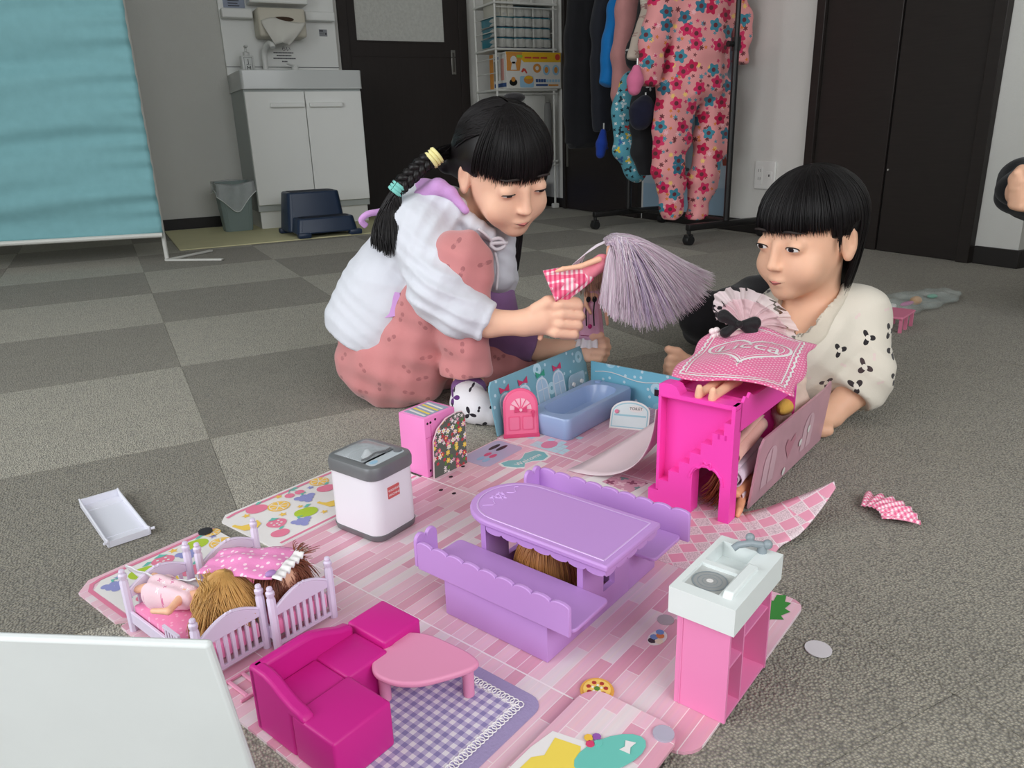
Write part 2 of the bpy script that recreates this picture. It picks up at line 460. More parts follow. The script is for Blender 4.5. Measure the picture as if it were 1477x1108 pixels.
def window(name, ax, c, a0, a1, z0, z1):
    w = struct(bpy.data.objects.new(name, None)); COL.objects.link(w)
    mid = (a0+a1)/2
    def bar(b0, b1, y0, y1):
        mb = MB()
        if ax == 'x': mb.box(c-.03, c+.03, b0, b1, y0, y1)
        else: mb.box(b0, b1, c-.03, c+.03, y0, y1)
        mb.build('window_frame', M_ALU, w)
    bar(a0, a1, z0, z0+.05); bar(a0, a1, z1-.05, z1); bar(a0, a0+.05, z0+.05, z1-.05); bar(a1-.05, a1, z0+.05, z1-.05); bar(mid-.03, mid+.03, z0+.05, z1-.05)
    for b0, b1 in ((a0+.05, mid-.03), (mid+.03, a1-.05)):
        mb = MB()
        if ax == 'x': mb.box(c-.003, c+.003, b0, b1, z0+.05, z1-.05)
        else: mb.box(b0, b1, c-.003, c+.003, z0+.05, z1-.05)
        mb.build('window_pane', M_PANE, w)
window('window_1', 'x', XL-.05, -.75, 2.25, .25, 2.15)
window('window_2', 'y', YF-.05, -.7, 1.9, .85, 2.1)
def baseboard(name, x0, x1, y0, y1, z=.06):
    struct(MB().box(x0, x1, y0, y1, 0, z).build(name, M_BASE, bevel=.002))
baseboard('baseboard_back', XL, 1.40, YB-.012, YB); baseboard('baseboard_back_corner', 2.24, XR, YB-.012, YB)
baseboard('baseboard_right', XR-.012, XR, 2.37, 3.47); baseboard('baseboard_right_corner', XR-.012, XR, 4.29, YB-.012)
baseboard('baseboard_pillar', XR-.012, XR, YRET-.012, 1.59); baseboard('baseboard_return', XR, XR2, YRET-.012, YRET)

# ------------------------------------------------------------------ doors
def wood(name, col, rough=0.45, sc_=(3, 3, 40)):
    m = mat(name, col, rough, 0.35, var=0.12, vscale=1.6, stretch=sc_)
    return m
M_DARK = wood('dark_wood_veneer', (44, 38, 36), 0.55, (40, 3, 3))
M_DARK2 = wood('dark_wood_closet', (42, 37, 35), 0.42, (6, 6, 90))
M_FROST = mat('frosted_glass', (196, 196, 190), 0.28, 0.5, var=0.1, vscale=60, bump=0.9, bscale=110)
M_STEEL = mat('brushed_steel', (150, 148, 142), 0.35, metal=0.8)
d = struct(thing('door_1', None, None, (1.44, YB, 0))); del_keys = None
# local x along the wall, y=0 is the wall face
MB().box(-.035, .02, -.03, 0, 0, 2.06).box(.74, .80, -.03, 0, 0, 2.06).box(.02, .74, -.03, 0, 2.0, 2.06).build('door_frame', M_DARK, d, bevel=.002)
mb = MB(); mb.box(.02, .07, -.02, -.002, 0.005, 2.0); mb.box(.64, .74, -.02, -.002, .005, 2.0)
mb.box(.07, .64, -.02, -.002, .005, 1.03); mb.box(.07, .64, -.02, -.002, 1.9, 2.0); mb.build('door_leaf', M_DARK, d)
MB().box(.07, .64, -.013, -.006, 1.03, 1.9).build('door_glass', M_FROST, d)
MB().box(.035, .72, -.024, -.02, .94, .945).box(.075, .635, -.024, -.0195, 1.02, 1.03).build('door_moulding', M_DARK, d)
h = MB().box(.68, .71, -.0235, -.02, .84, .985).build('door_handle', M_STEEL, d, bevel=.002)
MB().box(.688, .702, -.0245, -.0234, .855, .97).build('handle_recess', mat('steel_recess', (95, 92, 88), .4, metal=.6), h)

d = struct(thing('door_2', None, None, (XR, 1.595, 0)))          # bi-fold closet; local x along wall toward camera-back is world +y
d.rotation_euler = (0, 0, PI/2)                                     # local x -> +y, local y -> -x (out of the wall)
MB().box(0, .045, 0, .03, 0, 2.1).box(.715, .757, 0, .03, 0, 2.1).box(.045, .715, 0, .03, 2.02, 2.1).build('door_frame', M_DARK2, d, bevel=.002)
for x0, x1 in ((.047, .3725), (.3815, .713)):
    MB().box(x0, x1, .002, .016, .001, 2.015).build('door_leaf', M_DARK2, d, bevel=.002)
MB().cyl((.362, .018), .004, .30, .306, 8).build('door_catch', M_STEEL, d)
MB().box(.3725, .3815, .001, .006, .001, 2.015).build('fold_gap', mat('gap_black', (10, 9, 9), .9), d)
d = struct(thing('door_3', None, None, (XR, 3.49, 0))); d.rotation_euler = (0, 0, PI/2)
MB().box(0, .03, 0, .03, 0, 2.1).box(.76, .79, 0, .03, 0, 2.1).build('door_frame', M_DARK2, d, bevel=.002)
MB().box(.032, .758, .002, .02, .001, 2.05).build('door_leaf', M_DARK2, d, bevel=.002)
MB().box(.735, .75, .02, .026, .26, .42).build('door_handle', M_STEEL, d)

# wall sheet (pale blue play mirror film) beside the outlet
M_SHEET = mat('pale_blue_sheet', (176, 194, 208), 0.25, 0.5); M_SHEET2 = mat('deeper_blue_sheet', (150, 176, 196), 0.3)
t = thing('wall_sheet', 'pale blue printed sheet on the wall behind the garment rack', 'wall sheet', (XR-.002, 2.82, .062), PI/2)
MB().box(0, .65, 0, .003, .13, 1.4).build('sheet_upper', M_SHEET, t); MB().box(0, .65, 0, .003, 0, .13).build('sheet_lower_band', M_SHEET2, t)
M_REDLEAF = mat('sticker_rust', (150, 74, 62), .6); M_GREYLEAF = mat('sticker_grey', (92, 104, 112), .6)
MB().poly([(.01, .0045, .235), (.035, .0045, .235), (.042, .0045, .27), (.03, .0045, .262), (.022, .0045, .28), (.013, .0045, .262), (.003, .0045, .27)], [(0, 1, 2, 3, 4, 5, 6)]).build('sticker', M_REDLEAF, t)
for x in (.14, .19, .30):
    mb = MB(); mb.prism(circ(x-.012, .2+.01, .014, 10, .009), .0032, .0042, 'y'); mb.prism(circ(x+.012, .2+.02, .014, 10, .009), .0032, .0042, 'y')
    mb.box(x-.0015, x+.0015, .0032, .0042, .12, .21); mb.build('printed_sprout', M_GREYLEAF, t)
# wall outlet
t = thing('wall_outlet', 'white wall outlet plate with two sockets beside the dark closet', 'outlet', (XR, 2.523, .2), PI/2)
M_PLATE = plastic('outlet_white', (226, 226, 222), .4)
MB().rbox(0, .122, 0, .009, 0, .122, .004).build('plate', M_PLATE, t)
MB().box(.072, .108, .009, .0105, .02, .1).build('socket_insert', M_PLATE, t, bevel=.001)
MB().box(.016, .05, .009, .0105, .045, .078).build('jack_insert', M_PLATE, t, bevel=.001)
M_BLK = plastic('black_plastic', (22, 22, 23), .45)
mb = MB()
for z in (.04, .075):
    for x in (.083, .095): mb.box(x, x+.0022, .0104, .0108, z, z+.013)
mb.box(.029, .036, .0104, .0108, .056, .066); tag(mb.build('slot', M_BLK, t), kind='stuff')
# small floor vent strip is absent; teal folding screen at the left
M_TEAL = cloth('teal_screen_fabric', (130, 180, 186), .75, bump=.2, bscale=500)
M_POLE = mat('white_painted_tube', (214, 214, 208), .4)
t = thing('folding_screen', 'teal fabric privacy screen on a white tube frame at the left', 'screen', (.19, 3.565, 0), PI-.252)
def fab(u, v):
    x = -.006+u*1.16; z = .118+v*1.55
    e = math.exp(-((x)/.16))
    wv = .012*math.sin(z*23+1.3*math.sin(x*3+z*4))+.010*math.sin(z*41+x*4+2)+.006*math.sin(z*9-x*2.4)+.004*math.sin(z*67+x*7)
    return (x, wv*(.75-.35*e)+e*.006*math.sin(z*95), z)
o = MB().grid(fab, 60, 150).build('fabric', M_TEAL, t, smooth=True, ang=180, solid=.0012)
MB().tube([(.002, -.030, 0), (.002, -.030, 1.72)], .009, 10).build('pole', M_POLE, t); MB().tube([(1.16, 0, 0), (1.16, 0, 1.72)], .009, 10).build('pole', M_POLE, t)
MB().tube([(-.004, .006, .112), (1.16, .006, .112)], .010, 10).build('bottom_rail', M_POLE, t); MB().tube([(0, 0, 1.70), (1.16, 0, 1.70)], .009, 10).build('top_rail', M_POLE, t)
inv = (Matrix.Translation(t.location) @ Matrix.Rotation(PI-.252, 4, 'Z')).inverted()
for q in ((.40, 3.42), (.394, 3.74)):
    p = inv @ Vector((q[0], q[1], 0)); dv = Vector((p.x, p.y)).normalized(); nn = Vector((-dv.y, dv.x))*.011
    mb = MB(); mb.prism([(nn.x, nn.y), (-nn.x, -nn.y), (p.x-nn.x, p.y-nn.y), (p.x+nn.x, p.y+nn.y)], .001, .009); mb.build('foot', M_POLE, t, bevel=.002)
for q in (-.2, .2): MB().box(1.149, 1.171, min(0, q), max(0, q), .001, .009).build('foot', M_POLE, t)

# ------------------------------------------------------------------ wash stand
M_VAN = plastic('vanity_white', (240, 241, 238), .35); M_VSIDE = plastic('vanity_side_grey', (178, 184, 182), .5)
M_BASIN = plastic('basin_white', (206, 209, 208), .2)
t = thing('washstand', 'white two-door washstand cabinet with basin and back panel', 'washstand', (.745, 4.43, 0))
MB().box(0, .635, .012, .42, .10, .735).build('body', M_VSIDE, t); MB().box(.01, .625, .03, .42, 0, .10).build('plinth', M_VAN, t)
for x0, x1, hx in ((.002, .3155, .125), (.3195, .633, .335)):
    dd = MB().rbox(x0, x1, -.006, .012, .135, .722, .003).build('door', M_VAN, t)
    MB().rbox(hx, hx+.185, -.028, -.006, .640, .665, .006).build('handle', M_VAN, dd)
# basin: outer rim with a hollow bowl
mb = MB(); mb.prism(rr(-.008, .643, -.012, .42, .012), .735, .74)
mb.build('basin_underside', M_BASIN, t)
mb = MB(); ou = rr(-.008, .643, -.012, .42, .015, 4); inn = rr(.05, .585, .05, .28, .05, 4); n = len(ou)
pts = [(x, y, .74) for x, y in ou]+[(x, y, .83) for x, y in ou]+[(x, y, .83) for x, y in inn]+[((x-.317)*.8+.317, (y-.165)*.8+.165, .745) for x, y in inn]
F = [(i, (i+1) % n, n+(i+1) % n, n+i) for i in range(n)]+[(n+i, n+(i+1) % n, 2*n+(i+1) % n, 2*n+i) for i in range(n)]+[(2*n+i, 2*n+(i+1) % n, 3*n+(i+1) % n, 3*n+i) for i in range(n)]+[tuple(range(3*n, 4*n))]
mb.poly(pts, F); mb.build('basin', M_BASIN, t, bevel=.004)
MB().box(-.008, .637, .395, .418, .83, 1.75).build('back_panel', M_VAN, t, bevel=.002)
MB().box(-.008, .637, .393, .396, .873, .877).build('panel_groove', mat('groove', (120, 122, 122), .6), t)
for x0, x1 in ((-.004, .16), (.452, .622)):
    MB().rbox(x0, x1, .325, .396, .690+.43, .738+.43, .006).build('ledge', M_VAN, t)
MB().rbox(.14, .46, .27, .396, 1.192, 1.75, .008).build('mirror_cabinet', M_VAN, t)
f = MB().tube(crom([(.195, .33, .83), (.195, .33, .93), (.20, .31, .965), (.215, .27, .985), (.225, .235, .978), (.226, .225, .962)], 5), .0155, 12).build('faucet', M_VAN, t, smooth=True, ang=60)
MB().cyl((.195, .33), .024, .83, .838, 16).build('faucet_collar', M_VAN, f)
f = MB().lathe([(.03, .83), (.03, .845), (.022, .85), (.019, .872), (.014, .88)], (.36, .33), 16).build('mixer_tap', M_VAN, t, smooth=True)
MB().tube([(.355, .325, .878), (.30, .27, .884)], [.007, .005], 8).build('lever', M_VAN, f)
MB().box(.408, .60, .380, .395, .83, .862).build('splash_strip', M_VAN, t)
M_PRINT = mat('print_dark_grey', (72, 72, 78), .7); M_PRINT2 = mat('print_pale_grey', (150, 152, 156), .7); M_PURP = mat('print_plum', (96, 70, 92), .7)
mb = MB()
for k, (x0, x1, z) in enumerate(((.262, .375, .949), (.278, .362, .934), (.258, .385, .919), (.305, .335, .903))):
    x = x0
    while x < x1:
        wd = random.uniform(.004, .009); mb.box(x, min(x+wd, x1), .3935, .3948, z, z+.0065); x += wd+.0018
mb.build('notice_print', M_PRINT, t)
text('notice_heading', 'らい', .026, M_PURP, t, Matrix.Translation((.335, .3945, .972)) @ Matrix.Rotation(PI/2, 4, 'X'))
mb = MB(); mb.box(.538, .585, .3935, .3948, 1.045, 1.082); mb.build('sticker', M_PRINT2, t)
mb = MB(); mb.box(.54, .562, .393, .3946, 1.07, 1.078); mb.box(.572, .582, .393, .3946, 1.054, 1.064)
for z in (1.052, 1.058, 1.064): mb.box(.54, .568, .393, .3946, z, z+.0015)
mb.build('sticker_print', M_PRINT, t)
mb = MB(); mb.box(.02, .135, .392, .396, 1.178, 1.30); mb.build('notice_sheet', mat('notice_blue_grey', (158, 166, 186), .7), t)
mb = MB()
for k in range(5): mb.box(.045, .105-.008*(k % 2), .3905, .3922, 1.186+.013*k, 1.191+.013*k)
mb.build('notice_lines', M_PRINT, t)
# paper towel holder, hung on the panel
t = thing('paper_towel_holder', 'cream paper towel holder with towel hanging out, on washstand panel', 'towel holder', (.915, 4.70, 1.02))
M_CREAM = plastic('cream_plastic', (214, 208, 192), .45); M_PAPER = mat('white_paper', (226, 224, 216), .9)
mb = MB(); mb.rbox(0, .262, -.02, .125, 0, .148, .014, 3); mb.build('holder_body', M_CREAM, t, smooth=True)
MB().prism(circ(.135, .09, .06, 20, .013), -.0215, -.019, 'y').build('slot', mat('slot_brown', (70, 52, 38), .8), t)
def tow(u, v):
    wd = .10*(1-.75*v**1.4)+.012; x = .125+(u-.5)*2*wd*(1.0 if u < .5 else 1.05)-.018*v+.03*max(0, u-.5)*(1-v); z = .092-.012*abs(u-.5)*2-v*.125
    return (x, -.022-.035*math.sin(v*2.2)-.006*math.sin(u*9+v*3)-.012*(1-abs(u-.5)*2)*v, z+.01*math.sin(u*6)*(1-v))
MB().grid(tow, 18, 14).build('paper_towel', M_PAPER, t, smooth=True, ang=180, solid=.001)
# pump bottle with square J M label
t = thing('pump_bottle', 'white square pump soap bottle with framed J M label', 'soap bottle', (.823, 4.655, .83), .12)
mb = MB(); mb.rbox(-.034, .034, -.022, .022, 0, .087, .006); mb.build('bottle', plastic('bottle_white', (226, 228, 226), .3), t, smooth=True)
M_WPL = plastic('pump_white', (218, 219, 216), .35)
p = MB().lathe([(.018, .087), (.018, .104), (.012, .107), (.006, .109), (.006, .128)], n=14).build('collar', M_WPL, t, smooth=True)
MB().rbox(-.008, .008, -.032, .009, .128, .14, .004).build('nozzle', M_WPL, t)
mb = MB()
for a in ((-.022, .022, .008, .0095), (-.022, .022, .078, .0795), (-.022, -.0205, .008, .0795), (.0205, .022, .008, .0795)): mb.box(a[0], a[1], -.0226, -.0219, a[2], a[3])
mb.build('label_frame', M_BLK, t)
text('label_letter', 'J', .032, M_BLK, t, Matrix.Translation((.0, -.0222, .058)) @ Matrix.Rotation(PI/2, 4, 'X'))
text('label_letter', 'M', .032, M_BLK, t, Matrix.Translation((.0, -.0222, .022)) @ Matrix.Rotation(PI/2, 4, 'X'))
MB().box(-.014, .014, -.0226, -.0219, .039, .041).build('label_line', M_PRINT2, t)
# beige mat
t = tag(MB().prism(rr(.27, 1.48, 3.86, 4.76, .01, 2), .0005, .006).build('floor_mat', mat('beige_vinyl_mat', (206, 201, 160), .7, bump=.2, bscale=90), None, bevel=.002), 'thin beige vinyl mat on the carpet in front of the washstand', 'mat')
# waste bin with plastic bag
t = thing('waste_bin', 'grey-green ribbed waste bin lined with a clear plastic bag', 'waste bin', (.632, 4.50, .006), .05)
M_BIN = plastic('bin_grey_green', (128, 144, 142), .5)
mb = MB(); n = 56
def binring(z, w, dd, rib):
    o = []
    for i, (x, y) in enumerate(rr(-w, w, -dd, dd, .025, 13)): 
        k = 1+(rib if i % 2 else 0); o.append((x*k, y*k, z))
    return o
rings = [binring(0, .072, .055, 0), binring(.01, .074, .057, -.02), binring(.215, .088, .07, -.02), binring(.22, .09, .072, 0), binring(.262, .094, .076, 0), binring(.262, .090, .072, 0), binring(.02, .070, .053, 0)]
n = len(rings[0]); V = sum(rings, []); F = [(k*n+i, k*n+(i+1) % n, (k+1)*n+(i+1) % n, (k+1)*n+i) for k in range(6) for i in range(n)]+[tuple(range(n-1, -1, -1)), tuple(range(6*n, 7*n))]
mb.poly(V, F); mb.build('bin_body', M_BIN, t)
M_BAG = mat('clear_bag', (222, 226, 228), .25, .5, alpha=.42, var=.1, vscale=40, bump=.8, bscale=60)
def bag(u, v):
    a = 2*PI*u; 
    hang = .055+.095*max(0, math.cos((a-4.6)))**2+.02*math.sin(3*a)
    z = .275-(v**.9)*hang if v > .08 else .25+v*.3
    k = 1.05+.05*v+.02*math.sin(a*9+v*3)+.02*math.sin(a*5)
    q = max(abs(math.cos(a))/.094, abs(math.sin(a))/.077)
    return (math.cos(a)/q*k, math.sin(a)/q*k, z)
MB().grid(bag, 64, 10, True).build('bag', M_BAG, t, smooth=True, ang=180)
def bagr(u):
    a = 2*PI*u; p = bag(u, 1.0); return p
MB().tube([bagr(i/64) for i in range(65)], .0022, 5, cap=False).build('bag_hem', mat('bag_hem', (220, 224, 224), .4), t)
# navy step stool
t = thing('step_stool', 'navy blue two-step plastic stool in front of the washstand', 'stool', (.80, 3.86, .006))
M_NAVY = plastic('navy_plastic', (34, 50, 74), .38); M_GRIP = mat('navy_rubber', (30, 38, 52), .8, bump=.4, bscale=200)
mb = MB()
def frust(x0, x1, y0, y1, z0, z1, tap):
    a = rr(x0-tap, x1+tap, y0-tap, y1+tap, .03, 4); b = rr(x0, x1, y0, y1, .03, 4); n = len(a)
    mb.poly([(x, y, z0) for x, y in a]+[(x, y, z1) for x, y in b], [tuple(range(n-1, -1, -1)), tuple(range(n, 2*n))]+[(i, (i+1) % n, n+(i+1) % n, n+i) for i in range(n)])
frust(.02, .285, .14, .32, .02, .215, .02)
mb.build('upper_step', M_NAVY, t, bevel=.008, bseg=3)
mb = MB(); frust(.03, .315, .01, .16, .02, .095, .014); mb.build('lower_step', M_NAVY, t, bevel=.007, bseg=3)
for x, y in ((.0, .30), (.28, .30), (.03, 0.0), (.29, 0.0)):
    MB().rbox(x-.01, x+.055, y-.012, y+.035, 0, .028, .008).build('foot', M_NAVY, t, smooth=True)
MB().prism(rr(.04, .265, .16, .30, .02), .215, .2165).build('grip_pad', M_GRIP, t); MB().prism(rr(.05, .295, .03, .125, .02), .095, .0965).build('grip_pad', M_GRIP, t)
# ================================================================== GARMENT RACK AND CLOTHES
def flower_mat(name, base, layers, proj=(0, 2), rough=0.8, bump=0.15, seed=0.0, sheen=0.1):
    """flat print: layers = [(scale, radius, petals, lobe, palette, density, centre colour)] on a plane of the object's own space"""
    m = bpy.data.materials.new(name); m.use_nodes = True; nt = m.node_tree; L = nt.links.new
    b = nt.nodes['Principled BSDF']; b.inputs['Roughness'].default_value = rough; b.inputs['Specular IOR Level'].default_value = .2
    b.inputs['Sheen Weight'].default_value = sheen
    tc = N(nt, 'ShaderNodeTexCoord'); sx = N(nt, 'ShaderNodeSeparateXYZ'); L(tc.outputs['Object'], sx.inputs[0])
    cb = N(nt, 'ShaderNodeCombineXYZ'); cb.inputs[2].default_value = 0
    if proj == 'diag':                       # cloth whose print runs square to the diagonal of the room
        dp_ = N(nt, 'ShaderNodeVectorMath', operation='DOT_PRODUCT'); L(tc.outputs['Object'], dp_.inputs[0]); dp_.inputs[1].default_value = (.82, -.57, 0); L(dp_.outputs['Value'], cb.inputs[0]); L(sx.outputs[2], cb.inputs[1])
    else: L(sx.outputs[proj[0]], cb.inputs[0]); L(sx.outputs[proj[1]], cb.inputs[1])
    cur = None
    rgb = N(nt, 'ShaderNodeRGB'); rgb.outputs[0].default_value = lin(base); cur = rgb.outputs[0]
    def math_(op, a, bb=None):
        n = N(nt, 'ShaderNodeMath', operation=op)
        for i, x in enumerate((a, bb)):
            if x is None: continue
            if isinstance(x, (int, float)): n.inputs[i].default_value = x
            else: L(x, n.inputs[i])
        return n.outputs[0]
    for li, (scl, rad, pet, lobe, pal, dens, ctr) in enumerate(layers):
        ad = N(nt, 'ShaderNodeVectorMath', operation='ADD'); L(cb.outputs[0], ad.inputs[0]); ad.inputs[1].default_value = (seed+li*3.7, li*1.9+seed*2, 0)
        vo = N(nt, 'ShaderNodeTexVoronoi', voronoi_dimensions='2D', Scale=scl, Randomness=.7); L(ad.outputs[0], vo.inputs['Vector'])
        df = N(nt, 'ShaderNodeVectorMath', operation='SUBTRACT'); L(ad.outputs[0], df.inputs[0]); L(vo.outputs['Position'], df.inputs[1])
        s2 = N(nt, 'ShaderNodeSeparateXYZ'); L(df.outputs[0], s2.inputs[0])
        ln = N(nt, 'ShaderNodeVectorMath', operation='LENGTH'); L(df.outputs[0], ln.inputs[0])
        sc3 = N(nt, 'ShaderNodeSeparateColor'); L(vo.outputs['Color'], sc3.inputs[0])
        an = math_('ARCTAN2', s2.outputs[1], s2.outputs[0])
        an = math_('ADD', math_('MULTIPLY', an, float(pet)), math_('MULTIPLY', sc3.outputs[1], 6.28))
        edge = math_('MULTIPLY', math_('ADD', math_('MULTIPLY', math_('COSINE', an), lobe), 1-lobe), rad)
        mask = math_('LESS_THAN', ln.outputs['Value'], edge)
        mask = math_('MULTIPLY', mask, math_('LESS_THAN', sc3.outputs[2], dens))
        cr = N(nt, 'ShaderNodeValToRGB'); cr.color_ramp.interpolation = 'CONSTANT'; el = cr.color_ramp.elements
        el[0].color = lin(pal[0]); el[0].position = 0
        for i, c in enumerate(pal[1:]):
            if i == 0: el[1].position = 1/len(pal); el[1].color = lin(c)
            else:
                e = el.new((i+1)/len(pal)); e.color = lin(c)
        L(sc3.outputs[0], cr.inputs[0])
        mx = N(nt, 'ShaderNodeMix', data_type='RGBA'); L(mask, mx.inputs[0]); L(cur, mx.inputs[6]); L(cr.outputs[0], mx.inputs[7]); cur = mx.outputs[2]
        if ctr:
            mk2 = math_('MULTIPLY', mask, math_('LESS_THAN', ln.outputs['Value'], rad*.32))
            mx = N(nt, 'ShaderNodeMix', data_type='RGBA'); L(mk2, mx.inputs[0]); L(cur, mx.inputs[6]); mx.inputs[7].default_value = lin(ctr); cur = mx.outputs[2]
    L(cur, b.inputs['Base Color'])
    if bump:
        nb = N(nt, 'ShaderNodeTexNoise', Scale=400.0); L(tc.outputs['Object'], nb.inputs['Vector'])
        bp = N(nt, 'ShaderNodeBump', Strength=bump, Distance=.001); L(nb.outputs['Fac'], bp.inputs['Height']); L(bp.outputs[0], b.inputs['Normal'])
    MATS[name] = m; return m

M_RACK = mat('rack_black_metal', (26, 25, 25), .4, .5)
t = thing('garment_rack', 'black metal garment rack on casters, loaded with children\'s clothes', 'garment rack', (2.37, 2.53, 0))
for y in (0, .71):
    MB().rbox(-.215, .225, y-.014, y+.014, .060, .088, .006).build('base_bar', M_RACK, t, smooth=True)
    for x in (-.205, .215):
        c = MB().tube([(x, y, .062), (x, y, .042)], .009, 8).build('caster', M_RACK, t)
        MB().rbox(x-.017, x+.017, y-.013, y+.013, .028, .046, .005).build('fork', M_RACK, c)
        w = MB(); w.M = Matrix.Translation((x, y, .0215)) @ Matrix.Rotation(PI/2, 4, 'X'); w.lathe([(.004, -.017), (.019, -.017), (.0215, -.013), (.0215, .013), (.019, .017), (.004, .017)], n=20); w.build('wheel', plastic('caster_black', (30, 30, 31), .4), c, smooth=True)
    MB().tube([(0, y, .088), (0, y, .80)], .0135, 12).build('lower_post', M_RACK, t, smooth=True, ang=60)
    MB().tube([(0, y, .80), (0, y, 1.62)], .0105, 12).build('upper_post', M_RACK, t, smooth=True, ang=60)
    j = MB().tube([(0, y, .765), (0, y, .815)], .018, 12).build('clamp', M_RACK, t)
    MB().tube([(0, y, .79), (-.045, y, .79)], [.008, .012], 8).build('knob', M_RACK, j)
MB().tube([(0, 0, .088), (0, .71, .088)], .0095, 10).build('base_rail', M_RACK, t)
MB().tube([(0, -.28, 1.60), (0, 1.25, 1.60)], .011, 10).build('hanging_bar', M_RACK, t)

def garment(name, label, y, parts, m, extra=None, px=331.0, h=.008, wr=.006, fr=14.0, smooth=2, group='clothes on the garment rack', cat='jacket'):
    """parts: list of chains [(u, v, half-width px, depth m)...]; built as soft hanging volumes in the plane y"""
    P = []
    for ch in parts:
        P.append([(aty(u, v, y+(q[0] if (q := rest[1:]) else 0)), rest[0]/px) for u, v, *rest in ch])
    lo = np.min([list(p) for c in P for p, _ in c], 0)-.14; hi = np.max([list(p) for c in P for p, _ in c], 0)+.14
    S = SDF(lo, hi, h)
    for c in P:
        for i in range(len(c)-1): S.rc(c[i][0], c[i+1][0], c[i][1], c[i+1][1], .025 if i < len(c)-2 else .012, flat=(i == len(c)-2))
    yc = float(np.mean([p.y for c in P for p, _ in c]))
    # flatten towards the garment plane: stretch distances in y
    def fn(Pn):
        x, yy, z = Pn[..., 0], Pn[..., 1], Pn[..., 2]
        w = wr*(np.sin(z*fr*2.1+x*9+np.sin(x*23)*.8)+.6*np.sin(x*fr*3.3+z*6)+.5*np.sin(z*fr*4.3-x*17))
        return w+np.maximum(np.abs(yy-yc)-.035, 0)*1.1
    S.warp(fn)
    o = S.build(name, m, None, smooth)
    if extra:
        r = thing(name, label, cat, (float(P[0][0][0].x), y, 0), 0, group); o.name = 'fabric'; o.data.name = 'fabric'; world_child(o, r); extra(r)
        return r
    return tag(o, label, cat, group)

M_FLOR = flower_mat('floral_pink_nylon', (236, 158, 158), [
    (20, .011, 6, .25, [(250, 206, 120), (120, 60, 66), (90, 150, 168), (250, 190, 196)], .9, None),
    (30, .008, 5, .3, [(120, 60, 66), (214, 62, 110), (226, 130, 60), (90, 150, 168)], .8, None),
    (14.5, .0275, 5, .17, [(206, 38, 84), (222, 56, 104), (70, 140, 160), (58, 120, 144), (214, 44, 96)], .93, (110, 52, 60))], proj='diag', rough=.6, bump=.3)
def suit_extra(r):
    p = aty(1040, 20, 2.62)
garment('snowsuit', 'pink floral padded snowsuit with hood, nearest on the garment rack', 2.70, [
    [(1018, -60, 50), (1010, 20, 52), (1002, 90, 50), (1003, 150, 52)],
    [(985, -10, 40), (955, 10, 22), (943, 60, 19), (932, 122, 17)], [(1040, -20, 30), (1066, 20, 16), (1070, 60, 13), (1066, 90, 11)],
    [(976, 140, 33), (966, 200, 27), (964, 250, 25), (972, 312, 17)], [(1030, 140, 31), (1026, 200, 27), (1014, 255, 23), (1004, 314, 14)],
    [(1015, -30, 42, -.05), (1022, 25, 30, -.06)]], M_FLOR, wr=.0062, fr=17.0, cat='snowsuit')
M_TEALP = flower_mat('teal_print_nylon', (96, 168, 186), [(22, .016, 3, .35, [(190, 60, 60), (226, 200, 70), (40, 60, 70), (60, 110, 170), (200, 220, 226)], .85, None), (34, .008, 4, .3, [(30, 50, 60), (240, 240, 236)], .8, None)], proj='diag', seed=2.2)
M_BLKP = flower_mat('black_print_nylon', (40, 40, 43), [(9, .019, 4, .45, [(214, 214, 210), (190, 190, 188)], .5, None)], proj='diag', seed=4.1)
M_CRMP = flower_mat('cream_print_fabric', (206, 190, 176), [(30, .012, 4, .4, [(180, 150, 140), (222, 210, 196), (170, 120, 120)], .9, None)], seed=1.2)
garment('padded_sleeve_coat', 'cream printed padded coat sleeve beside the floral snowsuit', 2.82, [[(945, -20, 16), (935, 30, 15), (925, 60, 13), (916, 88, 11)]], M_CRMP, cat='coat')
garment('patterned_coverall', 'black coverall with white motifs behind the floral snowsuit', 2.93, [
    [(950, -60, 22), (938, 20, 17), (920, 70, 15), (910, 100, 11)], [(935, 130, 22), (928, 180, 22), (930, 220, 20), (932, 250, 10)], [(945, 0, 20), (944, 130, 20)]], M_BLKP, cat='coverall')
garment('long_pink_coat', 'plain dusty pink coat between the blue jacket and black coverall', 3.05, [[(915, -60, 18), (905, 20, 17), (899, 80, 17), (896, 135, 16), (899, 150, 12)]], cloth('dusty_pink_coat', (196, 138, 136), .8), cat='coat', wr=.003)
garment('patterned_snow_trousers', 'teal patterned snow trousers hanging behind the black coverall', 3.02, [[(905, 120, 16), (897, 170, 17), (905, 215, 20), (916, 248, 16), (925, 258, 10)]], M_TEALP, cat='trousers')
garment('blue_jacket', 'bright blue padded jacket sleeve beside the dusty pink coat', 3.16, [[(905, -60, 16), (893, 10, 16), (884, 60, 16), (878, 110, 14), (873, 124, 12)]], cloth('blue_nylon', (22, 118, 190), .55, bump=.15), cat='jacket', wr=.003)
garment('black_coat', 'long black coat at the far end of the garment rack', 3.45, [[(866, -60, 25), (855, 20, 30), (848, 100, 32), (845, 170, 33), (846, 214, 33)], [(832, 0, 17), (826, 100, 15), (824, 208, 12)]], cloth('black_wool', (30, 30, 33), .8, var=.1), cat='coat', wr=.0045, fr=9)
garment('dark_jacket', 'dark navy jacket hanging between the black coat and blue jacket', 3.30, [[(880, -60, 20), (872, 40, 22), (868, 130, 18), (868, 190, 14)]], cloth('dark_navy_nylon', (36, 38, 46), .6), cat='jacket', wr=.003)
